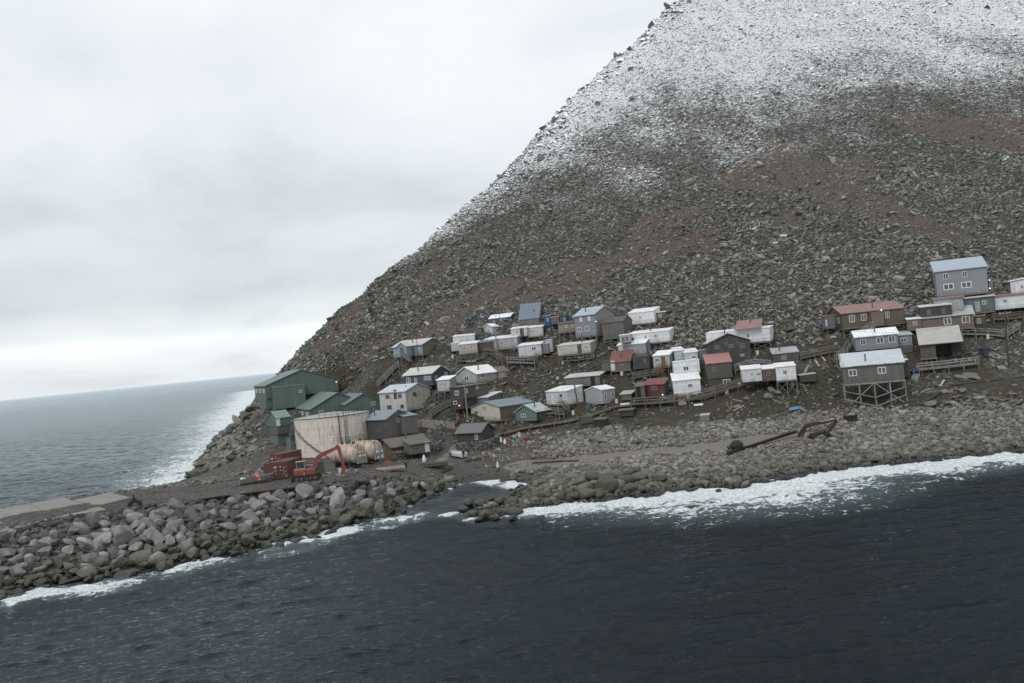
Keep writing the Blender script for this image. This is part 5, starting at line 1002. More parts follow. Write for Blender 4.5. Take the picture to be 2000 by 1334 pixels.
def cobbles():
    rg = np.random.default_rng(41); n = 90000; x = rg.uniform(-14, 100, n); y = rg.uniform(128, 200, n); x2 = x
    z = H(x, y); cb = Mk(cobble, x, y); tk = Mk(trk, x, y); k = (z > -.3) & (z < 6.3) & (rg.random(n) < cb * .95) & (tk < .25) & (x < .56 * y)
    x, y, z = x[k], y[k], z[k]; s = np.clip(rg.lognormal(-1.55, .42, len(x)), .09, .62) * (.7 + .7 * fbm(x / 7, y / 7, 12, 2)) * np.where(z < 1.8, 1.25, 1); print('cobbles', len(x))
    o = rock_field('beach_cobbles', np.c_[x, y, z + s * .3], s, mat_rock('cobble', (.075, .073, .066), (.39, .37, .33), algae=.5), [r * [1, 1, .9] for r in [boulder(V1, 600 + i, 2, .85, .98, (1.1, .9, .7)) for i in range(10)]], F1, .5, 9)
    tag(o, 'pale rounded cobbles covering the beach above the surf', 'cobbles', kind='stuff')
    n = 90000; x = rg.uniform(-85, 125, n); y = rg.uniform(160, 300, n); z = H(x, y); g = Mk(grass, x, y); mw = Mk(MW, x, y); ls = sst(-58, -68, x + (y - 240) * .10) * (y > 222)
    patch = fbm(x / 5, y / 5, 77, 3); k = (z > .2) & (mw < .5) & (((z > 4.2) & (rg.random(n) < sst(.36, .70, patch) * .60 + .05)) | (rg.random(n) < ls * .9)); x, y, z, ls = x[k], y[k], z[k], ls[k]
    s = np.clip(rg.lognormal(-1.45, .5, len(x)), .09, 1.0) * (1 + 1.6 * ls); print('bank', len(x))
    o = rock_field('bank_stones', np.c_[x, y, z + s * .15], s, mat_rock('bank_stone', (.08, .08, .07), (.33, .32, .29), algae=1.0), SM, F1, .6, 10); tag(o, 'grey stones strewn through the turf between the houses and down the rocky shore', 'stones', kind='stuff')
    n = 30000; x = rg.uniform(-80, 10, n); y = rg.uniform(120, 240, n); z = H(x, y); sh = Mk(shingle, x, y); k = (z > .1) & (z < 6.2) & (rg.random(n) < sh * (.15 + .8 * sst(.5, .62, fbm(x / 6, y / 6, 7, 3)))); x, y, z = x[k], y[k], z[k]; s = np.clip(rg.lognormal(-2.0, .4, len(x)), .06, .4)
    o = rock_field('shingle_stones', np.c_[x, y, z + s * .2], s, mat_rock('shingle_stone', (.08, .075, .07), (.26, .25, .23), algae=1.0), SM, F1, .6, 12); tag(o, 'loose dark stones scattered over the shingle landing ground', 'stones', kind='stuff')
cobbles()
# ---------------------------------------------------------------- tanks
STEEL = lambda: plain((.06, .055, .05), .7, .4, .3, 'dark_steel')
def tankm(c, rust=.5, course=1.55, plate=3.6):
    def f():
        n = NT('tank_plates'); uv = n.N('ShaderNodeUVMap').outputs[0]; s = n.sep(uv); row = n.math('FLOOR', n.math('DIVIDE', s[1], course)); fy = n.math('FRACT', n.math('DIVIDE', s[1], course))
        xx = n.math('ADD', n.math('DIVIDE', s[0], plate), n.math('MULTIPLY', row, .43)); fx = n.math('FRACT', xx); pl = n.N('ShaderNodeTexWhiteNoise', noise_dimensions='2D'); n.L(n.comb(n.math('FLOOR', xx), row), pl.inputs['Vector'])
        seam = n.math('MAXIMUM', n.rng(fy, 0, .05, 1, 0), n.rng(fx, 0, .022, 1, 0)); st = n.noise(n.mapv(uv, (1.6, .12, 1)), 1.0, 5, .7, .2); st2 = n.noise(n.mapv(uv, (5, .3, 1)), 1.0, 4, .7); bl = n.noise(uv, .6, 5, .65)
        col = n.mix(n.math('MULTIPLY', pl.outputs[0], .22), c, sc3(c, .72)); col = n.mix(n.math('MULTIPLY', seam, .65), col, (.10, .08, .065))
        drip = n.math('MULTIPLY', n.rng(st, .55, .66), n.rng(s[1], 1.0, 7.0, .25, 1)); col = n.mix(n.math('MULTIPLY', drip, rust), col, (.21, .085, .04))
        col = n.mix(n.math('MULTIPLY', n.rng(st2, .50, .68), .5), col, (.18, .15, .125)); col = n.mix(n.math('MULTIPLY', n.rng(bl, .55, .7), .3), col, (.20, .17, .14))
        return n.fin(col, .7, n.bump(seam, .4, .02))
    return M(('tank', c, rust), f)
def big_tank():
    P = hit(645, 893); d = P[1] + 7.4; c = np.array([P[0] - .3, d, P[2] + .0]); R_ = 7.7; Hh = 8.2; r = emp('fuel_tank', c - [0, 0, .3], 'huge round off-white fuel tank streaked with rust, bigger than all others', 'tank')
    m = MB(); n = 72; zb = c[2] - 1.0; zt = c[2] + Hh - .3
    for k in range(n):
        a0, a1 = 6.28319 * k / n, 6.28319 * (k + 1) / n; p = lambda a, z, rr=R_: np.array([c[0] + rr * math.cos(a), c[1] + rr * math.sin(a), z])
        m.face([p(a0, zb), p(a1, zb), p(a1, zt), p(a0, zt)], [(a0 * R_, -.7), (a1 * R_, -.7), (a1 * R_, Hh), (a0 * R_, Hh)])
    m.build('shell', tankm((.60, .545, .485), .85), r)
    m = MB()
    for k in range(n):
        a0, a1 = 6.28319 * k / n, 6.28319 * (k + 1) / n; m.face([p(a0, zt, R_ + .06), p(a1, zt, R_ + .06), np.array([c[0], c[1], zt + .75])])
    m.build('tank_roof', roofm((.42, .42, .42), .45, 99), r)
    m = MB(); m.tube([p(6.28319 * k / 48, zt, R_ + .05) for k in range(49)], .07, 5, False); m.build('rim', STEEL(), r)
    m = MB()      # spiral stair treads climbing the left side
    for k in range(26): a = math.radians(197 + k * 3.0); z = zt - .5 - k * .30; m.beam(p(a, z, R_ - .05), p(a, z, R_ + .55), .28, .08)
    m.tube([p(math.radians(197 + k * 3.0), zt - .5 - k * .30, R_ + .52) for k in range(26)], .035, 5, False); m.build('stairway', STEEL(), r)
    m = MB()
    for da in (-.035, .035): m.beam(p(math.radians(300) + da, zb, R_ + .15), p(math.radians(300) + da, zt + 1.0, R_ + .15), .07)
    for k in range(26): z = zb + .3 * k + .5; m.beam(p(math.radians(300) - .035, z, R_ + .15), p(math.radians(300) + .035, z, R_ + .15), .04)
    m.build('ladder', STEEL(), r)
    m = MB()
    for k in range(9): a = math.radians(262 + k * 9); m.beam(p(a, zt, R_ - .1), p(a, zt + 1.05, R_ - .1), .06)
    for z in (.55, 1.05): m.tube([p(math.radians(262 + k * 4.5), zt + z, R_ - .1) for k in range(17)], .035, 5, False)
    m.build('guard_rail', STEEL(), r)
    m = MB(); m.tube([p(math.radians(290), zb, R_ + .25), p(math.radians(290), zt + .2, R_ + .25), p(math.radians(290), zt + .35, R_ - .6)], .10, 8); m.build('pipe', STEEL(), r)
big_tank()
def h_tank(label, px, py, L, R_, yaw, sign):
    P = hit(px, py); c = P + np.array([0, 0, R_ + .75]); y = math.radians(yaw); ax = np.array([math.cos(y), math.sin(y), 0]); sd = np.array([-math.sin(y), math.cos(y), 0]); r = emp('horizontal_tank', P, label, 'tank')
    prof = [(-L / 2 - .75, .05), (-L / 2 - .62, R_ * .55), (-L / 2 - .3, R_ * .87), (-L / 2, R_), (-L / 6, R_), (L / 6, R_), (L / 2, R_), (L / 2 + .3, R_ * .87), (L / 2 + .62, R_ * .55), (L / 2 + .75, .05)]; n = 28; m = MB()
    ring = lambda t, rr: [c + ax * t + sd * rr * math.cos(6.28319 * k / n) + UPV * rr * math.sin(6.28319 * k / n) for k in range(n)]
    for (t0, r0), (t1, r1) in zip(prof, prof[1:]):
        A, B = ring(t0, r0), ring(t1, r1)
        for k in range(n): j = (k + 1) % n; u0, u1 = k / n * 6.28 * R_, (k + 1) / n * 6.28 * R_; m.face([A[k], B[k], B[j], A[j]], [(t0, u0), (t1, u0), (t1, u1), (t0, u1)])
    m.build('shell', M('htank', lambda: htank_mat()), r, True)
    m = MB()
    for t in (-L / 3, 0, L / 3): q = c + ax * t - UPV * (R_ * .80); m.beam(q - sd * R_ * .8, q + sd * R_ * .8, .35, R_ * .9)
    m.beam(c - ax * L / 2 - UPV * (R_ + .35), c + ax * L / 2 - UPV * (R_ + .35), 1.6, .35)
    m.build('cradle', STEEL(), r)
    m = MB()
    for t in (-L * .2, L * .1, L * .35): m.tube([c + ax * t + UPV * (R_ - .05), c + ax * t + UPV * (R_ + .35)], .28, 10)
    m.build('hatch', plain((.10, .07, .05), .8, .4, name='hatch_metal'), r)
    m = MB()
    for k in (-1, 1):
        for t in np.linspace(-L * .42, L * .42, 5): b = c + ax * t + sd * k * .9 + UPV * (R_ - .3); m.beam(b, b + UPV * 1.35, .06)
        for z in (.65, 1.05): m.beam(c - ax * L * .42 + sd * k * .9 + UPV * (R_ + z), c + ax * L * .42 + sd * k * .9 + UPV * (R_ + z), .05)
    m.build('guard_rail', STEEL(), r)
    e = c + ax * (L / 2 + .95)
    m = MB().box(tuple(e - UPV * R_ * .45), (.25, R_ * 1.25, R_ * 1.0), y); b = m.build('end_cabinet', plain((.22, .22, .20), .7, .3, name='cabinet_paint'), r)
    m = MB()
    for a, z, w, h in sign: m.box(tuple(e + ax * .15 + sd * a * R_ - UPV * R_ * .45 + UPV * z * R_), (.04, w, h), y)
    m.build('notice', plain((.62, .62, .60), .7, .1, name='notice_white'), b)
    for k in (-1, 1): MB().beam(e + sd * k * .8 - UPV * (R_ * .5), e + sd * k * .8 + UPV * (R_ * 1.1), .07).build('ladder_rail', STEEL(), r)
def htank_mat():
    n = NT('tank_paint'); uv = n.N('ShaderNodeUVMap').outputs[0]; s = n.sep(uv); P = n.pos(); fx = n.math('FRACT', n.math('DIVIDE', s[0], 1.15)); st = n.noise(n.mapv(uv, (2.2, .25, 1)), 1.0, 5, .7); bl = n.noise(uv, .5, 5, .65)
    col = n.mix(n.rng(bl, .35, .65), (.36, .30, .24), (.50, .45, .38)); col = n.mix(n.math('MULTIPLY', n.rng(st, .45, .62), .8), col, (.22, .10, .055)); col = n.mix(n.math('MULTIPLY', n.rng(n.math('ABSOLUTE', n.math('SUBTRACT', fx, .5)), .44, .5), .5), col, (.20, .11, .07)); return n.fin(col, .6)
h_tank('white rust-streaked horizontal tank nearer the excavator', 681, 914, 5.2, 1.75, -38, ((-.3, .25, .5, .35), (.05, .25, .35, .3), (.38, .25, .3, .35)))
h_tank('white rust-streaked horizontal tank nearer the shingled house', 716, 906, 5.4, 1.8, -40, ((-.25, .3, .7, .5), (.35, .3, .4, .4), (-.2, -.3, .4, .3), (.35, -.25, .4, .55)))
# ---------------------------------------------------------------- containers and machines
def container(label, px, py, yaw, c, leaf=False, L=6.06, W=2.6, Hc=2.75):
    """end doors towards -ax; px, py is where the door end meets the ground"""
    y = math.radians(yaw); ax = np.array([math.cos(y), math.sin(y), 0]); sd = np.array([-math.sin(y), math.cos(y), 0]); P = hit(px, py) + ax * L / 2; P[2] = hit(px, py)[2]; r = emp('shipping_container', P, label, 'container'); cen = P + UPV * (Hc / 2 + .08)
    MB().box(tuple(cen), (L, W, Hc), y).build('body', wallm(c, .35, .28), r)
    for a in (-1, 1):
        for b in (-1, 1): q = P + ax * a * (L / 2 - .06) + sd * b * (W / 2 - .06); MB().beam(q + UPV * .03, q + UPV * (Hc + .14), .19).build('corner_post', plain(sc3(c, .8), .7, .4), r)
    e = P - ax * (L / 2 + .05); stn = plain((.50, .42, .40), .8, .3, name='stencil_white')
    for b in (-.5, .5):
        q = e + sd * b * W / 2; d = MB().box(tuple(q + UPV * (Hc / 2 + .1)), (.07, W / 2 - .1, Hc - .2), y).build('door', wallm(c, .3, .3), r); m = MB()
        for k in (-.2, .2): m.beam(q - ax * .07 + sd * k + UPV * .15, q - ax * .07 + sd * k + UPV * (Hc - .05), .05)
        m.build('lock_rod', plain(sc3(c, .9), .5, .3), d)
    m = MB()
    for b, z, w, h in ((.78, .72, .12, .2), (.55, .74, .3, .3), (-.1, .76, .18, .22), (-.62, .70, .2, .14), (.8, .52, .1, .14), (.55, .54, .22, .12), (-.1, .55, .2, .14), (-.5, .52, .14, .12), (-.78, .48, .12, .14), (.55, .36, .16, .12), (-.55, .34, .14, .12), (-.8, .22, .12, .26)): m.box(tuple(e - ax * .09 + sd * b * W / 2 * .95 + UPV * z * Hc), (.02, w, h), y)
    m.build('markings', stn, r)
    if leaf: q = e + sd * (W / 2 + .65) - ax * .2; MB().box(tuple(q + UPV * (Hc / 2 + .1)), (.08, 1.3, Hc - .2), y + .25).build('door', plain(sc3(c, .9), .7, .4), r)
container('dark red shipping container beside the excavator, its marked doors facing the sea', 549, 937, 82, (.115, .042, .040), True)
container('red shipping container standing behind the marked one, only its upper part showing', 541, 917, 66, (.14, .05, .045))
RED = lambda: plain((.20, .045, .034), .55, .25, name='machine_red'); BLK = lambda: plain((.018, .018, .018), .8, .2, name='rubber_black')
def excavator():
    P = hit(600, 938); y = math.radians(6); ax = np.array([math.cos(y), math.sin(y), 0]); sd = np.array([-math.sin(y), math.cos(y), 0]); r = emp('excavator', P, 'red tracked excavator with raised boom folded down to the bucket', 'excavator'); W = lambda x, s, z: P + ax * x + sd * s + UPV * z
    for s in (-1.1, 1.1):
        m = MB(); pts = []
        for k in range(17): a = math.pi / 2 + math.pi * k / 16; pts.append((-1.65 + .42 * math.cos(a), .45 + .42 * math.sin(a)))
        for k in range(17): a = -math.pi / 2 + math.pi * k / 16; pts.append((1.65 + .42 * math.cos(a), .45 + .42 * math.sin(a)))
        f1 = [W(a, s - .25, b) for a, b in pts]; f2 = [W(a, s + .25, b) for a, b in pts]; m.face(f1); m.face(f2[::-1])
        for i in range(len(pts)): j = (i + 1) % len(pts); m.face([f1[j], f1[i], f2[i], f2[j]])
        for i in range(0, 34, 2): q = (f1[i] + f2[i]) / 2; m.box(tuple(q), (.12, .56, .1), y)
        t = m.build('track', BLK(), r)
        for k in range(5): MB().tube([W(-1.4 + .7 * k, s - .29, .42), W(-1.4 + .7 * k, s + .29, .42)], .22, 10).build('roller', plain((.18, .07, .05), .8, .4, name='roller_metal'), t)
    m = MB().box(tuple(W(0, 0, .75)), (2.0, 1.6, .35), y); m.build('undercarriage', plain((.10, .05, .04), .8, .4, name='dirty_red'), r)
    m = MB().box(tuple(W(-2.3, 0, .5)), (.12, 2.6, .7), y); m.beam(W(-2.3, -.5, .5), W(-1.2, -.5, .6), .16); m.beam(W(-2.3, .5, .5), W(-1.2, .5, .6), .16); m.build('blade', plain((.13, .05, .035), .8, .4, name='dirty_red'), r)
    # rounded house
    m = MB(); out = [(-1.75, -1.0), (-1.95, -.5), (-1.95, .5), (-1.75, 1.0), (-1.2, 1.2), (1.5, 1.2), (1.6, 0), (1.5, -1.2), (-1.2, -1.2)]; out = out[::-1]
    lo = [W(a, b, .98) for a, b in out]; hi = [W(a, b, 1.75) for a, b in out]; hi2 = [W(a * .96, b * .94, 1.88) for a, b in out]; m.face(lo[::-1]); m.face(hi2)
    for A, B in ((lo, hi), (hi, hi2)):
        for i in range(len(out)): j = (i + 1) % len(out); m.face([A[i], A[j], B[j], B[i]] if True else None)
    m.build('body', RED(), r)
    MB().box(tuple(W(.3, .45, 2.1)), (1.7, 1.2, .5), y).build('engine_hood', plain((.13, .15, .14), .6, .3, name='hood_grey'), r)
    m = MB()
    for a, b in ((-1.3, -1.05), (-.05, -1.05), (-1.3, -.05), (-.05, -.05)): m.beam(W(a, b, 1.85), W(a, b, 3.05), .09)
    m.box(tuple(W(-.68, -.55, 3.08)), (1.45, 1.2, .10), y); m.box(tuple(W(-.68, -.55, 1.95)), (1.3, 1.05, .22), y); cb = m.build('cab', plain((.30, .22, .16), .6, .3, name='cab_paint'), r)
    MB().box(tuple(W(-.68, -.55, 2.5)), (1.2, .96, 1.0), y).build('cab_glass', glassm((.012, .014, .016)), cb)
    def arm(name, pts, w, prof, mat):
        m = MB(); A = []; n = len(pts)
        for i, p in enumerate(pts):
            d = np.array(pts[min(i + 1, n - 1)], float) - np.array(pts[max(i - 1, 0)], float); d /= np.linalg.norm(d); nx, nz = -d[1], d[0]; h = prof[i]
            A.append([W(p[0] + nx * h, -w, p[1] + nz * h), W(p[0] + nx * h, w, p[1] + nz * h), W(p[0] - nx * h, w, p[1] - nz * h), W(p[0] - nx * h, -w, p[1] - nz * h)])
        for a, b in zip(A, A[1:]):
            for k in range(4): j = (k + 1) % 4; m.face([a[k], a[j], b[j], b[k]])
        m.face(A[0]); m.face(A[-1][::-1]); return m.build(name, mat, r)
    arm('boom', [(1.2, 1.5), (1.6, 2.7), (2.0, 3.35), (2.7, 3.75), (4.2, 4.25), (5.2, 4.65)], .19, [.30, .34, .36, .34, .28, .20], RED())
    arm('stick', [(5.0, 5.0), (5.3, 4.6), (5.55, 3.4), (5.8, 2.0)], .15, [.14, .30, .24, .14], RED())
    arm('boom_cylinder', [(1.75, 1.5), (2.5, 2.9)], .07, [.09, .07], STEEL()); arm('stick_cylinder', [(3.0, 4.15), (5.0, 5.0)], .07, [.09, .07], plain((.5, .5, .48), .4, .2, .3, 'ram'))
    arm('bucket', [(5.75, 2.0), (5.9, 1.2), (5.6, .55), (5.3, .35), (6.3, .35)], .42, [.18, .3, .28, .1, .04], plain((.20, .06, .04), .8, .5, name='bucket_red'))
excavator()
# ---------------------------------------------------------------- people
def person(label, foot, H_=1.74, coat=(.6, .6, .6), legs=(.03, .035, .05), face=0.0, step=.12, lean=.05, hood=True, arm=.2, skin_c=(.35, .22, .16), p=None, seated=False, group=None):
    P = p if p is not None else hit(*foot); r = emp('person', P, label, 'person', group); k = H_ / 1.74; y = face
    def W(a, s, z): return (k * (a * math.cos(y) - s * math.sin(y)), k * (a * math.sin(y) + s * math.cos(y)), k * z)
    hz = .93 if not seated else .55
    J = {}; V = []; E = []; Rr = []
    def v(n, a, s, z, rad): J[n] = len(V); V.append(W(a, s, z)); Rr.append(rad * k); return J[n]
    def e(a, b): E.append((J[a], J[b]))
    v('pel', 0, 0, hz, .135); v('sp', lean * .5, 0, hz + .25, .125); v('ch', lean, 0, hz + .42, .15); v('nk', lean * 1.2, 0, hz + .58, .06); v('hd', lean * 1.5, 0, hz + .66, .085); v('hd2', lean * 1.6, 0, hz + .76, .095)
    for a, b in (('pel', 'sp'), ('sp', 'ch'), ('ch', 'nk'), ('nk', 'hd'), ('hd', 'hd2')): e(a, b)
    for q, s in (('l', 1), ('r', -1)):
        st = step * s; v('hp' + q, 0, .10 * s, hz - .06, .095)
        if seated: v('kn' + q, .42, .14 * s, hz - .05, .07); v('an' + q, .45, .14 * s, .09, .05); v('to' + q, .63, .14 * s, .05, .045)
        else: v('kn' + q, st * .6 + .03, .10 * s, .50, .068); v('an' + q, st, .10 * s, .09, .048); v('to' + q, st + .17, .11 * s, .045, .045)
        e('pel', 'hp' + q); e('hp' + q, 'kn' + q); e('kn' + q, 'an' + q); e('an' + q, 'to' + q)
        v('sh' + q, lean, .19 * s, hz + .50, .07); v('el' + q, lean - st * .4 + .02, .25 * s, hz + .24, .052); v('wr' + q, lean + arm, .22 * s, hz + .02, .036); v('pa' + q, lean + arm + .05, .22 * s, hz - .06, .036)
        e('ch', 'sh' + q); e('sh' + q, 'el' + q); e('el' + q, 'wr' + q); e('wr' + q, 'pa' + q)
        for i in range(4): v('f%d%s' % (i, q), lean + arm + .055 + .018 * i - .02, .215 * s, hz - .145 + .008 * abs(i - 1.5), .010); e('pa' + q, 'f%d%s' % (i, q))
        v('th' + q, lean + arm + .10, .20 * s, hz - .095, .011); e('pa' + q, 'th' + q)
    me = bpy.data.meshes.new('body'); me.from_pydata(V, E, []); o = bpy.data.objects.new('body', me); COL.objects.link(o); o.parent = r
    sk = o.modifiers.new('skin', 'SKIN'); o.modifiers.new('sub', 'SUBSURF').levels = 1; o.modifiers['sub'].render_levels = 1
    for i, sv in enumerate(me.skin_vertices[0].data): sv.radius = (Rr[i], Rr[i]); sv.use_root = (i == 0)
    me.materials.append(plain(legs, .9, .2, name='cloth_dark'))
    def ring(prof, name, mat, off=(0, 0)):
        m = MB(); R_ = []
        for a, s, z, rx, ry in prof: R_.append([np.array(W(a + rx * math.cos(t), s + ry * math.sin(t), z)) + P for t in np.linspace(0, 6.2832, 13)[:-1]])
        for A, B in zip(R_, R_[1:]):
            for i in range(12): j = (i + 1) % 12; m.face([A[i], A[j], B[j], B[i]])
        m.face(R_[0][::-1]); m.face(R_[-1]); return m.build(name, mat, r, True)
    cm = plain(coat, .85, .12, name='coat_cloth')
    ring([(0, 0, hz - .17, .17, .21), (0, 0, hz, .17, .20), (lean * .5, 0, hz + .22, .155, .19), (lean, 0, hz + .42, .165, .235), (lean, 0, hz + .53, .12, .20), (lean, 0, hz + .585, .07, .09)], 'coat', cm)
    for s in (1, -1): m = MB().tube([np.array(W(lean, .19 * s, hz + .50)) + P, np.array(W(lean - step * s * .4 + .02, .25 * s, hz + .24)) + P, np.array(W(lean + arm, .22 * s, hz + .03)) + P], [.085 * k, .068 * k, .052 * k], 10); m.build('sleeve', cm, r, True)
    hx = lean * 1.6
    if hood: ring([(hx - .03, 0, hz + .56, .10, .11), (hx - .03, 0, hz + .68, .125, .12), (hx - .04, 0, hz + .78, .12, .11), (hx - .04, 0, hz + .86, .06, .06)], 'hood', cm)
    else: ring([(hx - .02, 0, hz + .74, .115, .105), (hx - .02, 0, hz + .82, .10, .095), (hx - .02, 0, hz + .875, .04, .04)], 'hair', plain((.02, .017, .015), .8, .1, name='hair_dark'))
    f = ring([(hx + .055, 0, hz + .615, .03, .04), (hx + .06, 0, hz + .66, .05, .062), (hx + .062, 0, hz + .72, .052, .066), (hx + .05, 0, hz + .79, .03, .05)], 'face', plain(skin_c, .6, .1, name='skin'))
    m = MB().box(tuple(np.array(W(hx + .118, 0, hz + .705)) + P), (.03, .022, .045), y); m.build('nose', plain(skin_c, .6, .1, name='skin'), f)
    return r
person('person in a long white hooded parka walking along the shingle', (973, 923), coat=(.70, .70, .69), face=-.6, step=.16)
person('person in white jacket and dark trousers, left of the two on the stones', (980, 872), coat=(.66, .66, .65), legs=(.05, .07, .12), face=2.2)
person('person in white jacket and blue trousers standing next to the red-jacketed one', (987, 875), coat=(.66, .66, .66), legs=(.06, .09, .16), face=1.0, step=.05)
person('person in a faded red jacket with pale cap beside two white jackets', (997, 874), coat=(.30, .075, .06), legs=(.22, .08, .07), face=2.8, hood=False)
w = person('worker in dark clothes and yellow-green safety vest beside the excavator', (597, 942), coat=(.02, .022, .025), face=.4, hood=False, step=.04)
def vest():
    P = np.array(root_world(w)); m = MB()
    for s in (-.12, .12):
        m.box(tuple(P + [0, -.19, 1.30]), (.26, .02, .42), .4)
    m.build('safety_vest', plain((.62, .66, .20), .7, .1, name='hi_vis'), w)
vest()
# ---------------------------------------------------------------- boats
def boat(label, px, py, yaw, L, W_, Hh, hull, inner, tilt=0.0, benches=2, motor=False, deck=False, name='boat', extra=None):
    P = hit(px, py); y = math.radians(yaw); r = emp(name, P, label, 'boat'); ax = np.array([math.cos(y), math.sin(y), 0]); sd = np.array([-math.sin(y), math.cos(y), 0])
    Q = lambda x, s, z: P + ax * x + sd * s + UPV * (z + x * tilt + .1)
    S = []; n = 13
    for i in range(n):
        t = i / (n - 1); x = -L / 2 + L * t; b = W_ / 2 * (1 if t < .45 else max(0.02, 1 - ((t - .45) / .55) ** 2.2)) * (.86 + .14 * min(1, t * 4)); sh = Hh * (1 + .28 * max(0, t - .5) ** 1.5 * 2); kz = Hh * .55 * max(0, (t - .72) / .28) ** 2
        S.append([(x, -b, sh), (x, -b * .92, kz + .28 * Hh), (x, -b * .55, kz + .05), (x, 0, kz), (x, b * .55, kz + .05), (x, b * .92, kz + .28 * Hh), (x, b, sh)])
    m = MB()
    for A, B in zip(S, S[1:]):
        for k in range(6): m.face([Q(*A[k]), Q(*B[k]), Q(*B[k + 1]), Q(*A[k + 1])])
    m.face([Q(*q) for q in S[0]]); m.build('hull', plain(hull, .45, .3, name='hull_paint'), r, True)
    m = MB(); dz = Hh * (.78 if deck else .34)
    for A, B in zip(S, S[1:]):
        a0, a1, b0, b1 = A[0], A[6], B[0], B[6]; f = .93; m.face([Q(a0[0], a0[1] * f, max(dz, A[3][2] + .04)), Q(a1[0], a1[1] * f, max(dz, A[3][2] + .04)), Q(b1[0], b1[1] * f, max(dz, B[3][2] + .04)), Q(b0[0], b0[1] * f, max(dz, B[3][2] + .04))][::-1])
        for s in (0, 6): m.face([Q(A[s][0], A[s][1] * .94, dz), Q(B[s][0], B[s][1] * .94, dz), Q(B[s][0], B[s][1] * .97, B[s][2]), Q(A[s][0], A[s][1] * .97, A[s][2])])
    m.build('inner_floor', plain(inner, .8, .5, name='hull_inside'), r)
    m = MB()
    for s in (0, 6): m.tube([Q(*a[s]) for a in S], .05, 6)
    m.build('gunwale', plain(sc3(hull, 1.25), .5, .2, name='gunwale_paint'), r)
    for k in range(benches): x = -L * .28 + k * L * .27; b = W_ * .44; MB().box(tuple(Q(x, 0, Hh * .7)), (.3, 2 * b, .05), y).build('bench', plain(sc3(inner, 1.3), .8, .4, name='bench_wood'), r)
    if motor:
        m = MB(); q = Q(-L / 2 - .15, 0, Hh * .95); m.box(tuple(q + UPV * .3), (.5, .36, .5), y); m.box(tuple(q + UPV * .02), (.3, .22, .25), y); m.beam(q, q - UPV * (Hh * .9), .16, .16); m.build('outboard_motor', plain((.012, .013, .016), .35, .05, name='motor_black'), r)
    return r, Q
boat('white motor boat with black outboard pulled up beside the gravel path', 894, 893, 118, 5.0, 2.0, .75, (.55, .56, .53), (.48, .49, .45), tilt=.03, motor=True, deck=True)
boat('dark open wooden skiff lying on the shingle between the breakwater and the path', 846, 914, 182, 5.2, 1.7, .75, (.075, .08, .08), (.13, .10, .08), benches=3)
boat('pale grey inflatable-looking skiff with a dark motor behind the breakwater boulders', 764, 921, 188, 4.8, 1.7, .55, (.36, .355, .33), (.20, .10, .09), motor=True)
rb, Qb = boat('olive grey dinghy left of the containers, loaded with a red roll', 502, 944, 25, 5.4, 2.0, .95, (.15, .155, .14), (.10, .10, .09), tilt=.02)
MBx = MB().tube([Qb(.3, -1.15, .35), Qb(.1, 0, 1.22), Qb(-.1, .9, 1.0)], .26, 10); o = MBx.build('red_roll', plain((.50, .13, .11), .8, .2, name='red_canvas')); tag(o, 'red canvas roll draped over the olive dinghy', 'roll')
MBx = MB().tube([Qb(-2.6, -.3, .5), Qb(-2.2, .1, .95), Qb(-1.7, .5, .9)], [.16, .26, .16], 10); o = MBx.build('white_buoy', plain((.62, .62, .60), .7, .1, name='buoy_white'), None, True); tag(o, 'white float hung at the stern of the olive dinghy', 'float')
# ---------------------------------------------------------------- landing pad, sheet piling
def pad():
    zt = 5.85; mat = M('concrete', lambda: conc())
    A = lambda px, py: at_z(px, py, zt)
    r = emp('landing_pad', A(100, 1000) - [0, 0, .5], 'flat concrete landing pad of large slabs on the breakwater', 'landing pad')
    slabs = [[(-90, 1010), (-70, 1052), (13, 1036), (110, 1011), (56, 984)], [(57.5, 984), (111.5, 1010.5), (207, 995.5), (191, 988), (141, 977.5), (124, 970.5)], [(142.5, 977), (192.5, 987), (256, 971.5), (214, 961.5)], [(-240, 1040), (-215, 1085), (-72, 1053), (-92, 1011)]]
    for s in slabs:
        P = [A(*q) for q in s]; P = P if (np.cross((P[1] - P[0])[:2], (P[2] - P[1])[:2]) > 0) else P[::-1]; m = MB(); n = len(P); c = P[0]
        m.face(P, [((q - c)[0], (q - c)[1]) for q in P]); lo = [q - UPV * .85 for q in P]
        for i in range(n): j = (i + 1) % n; m.face([lo[i], lo[j], P[j], P[i]])
        m.build('slab', mat, r)
def conc():
    n = NT('concrete'); P = n.pos(); st = n.noise(n.mapv(P, (.25, 2.2, 1), rot=(0, 0, .35)), 1.0, 5, .7, .2); bl = n.noise(P, .5, 4); f = n.noise(P, 7, 3)
    col = n.mix(n.rng(st, .35, .68), (.155, .15, .135), (.24, .235, .215)); col = n.mix(n.math('MULTIPLY', n.rng(bl, .5, .7), .5), col, (.11, .105, .09)); col = n.mix(n.math('MULTIPLY', n.rng(f, .55, .7), .25), col, (.30, .29, .26)); return n.fin(col, .9, n.bump(f, .3, .02))
pad()
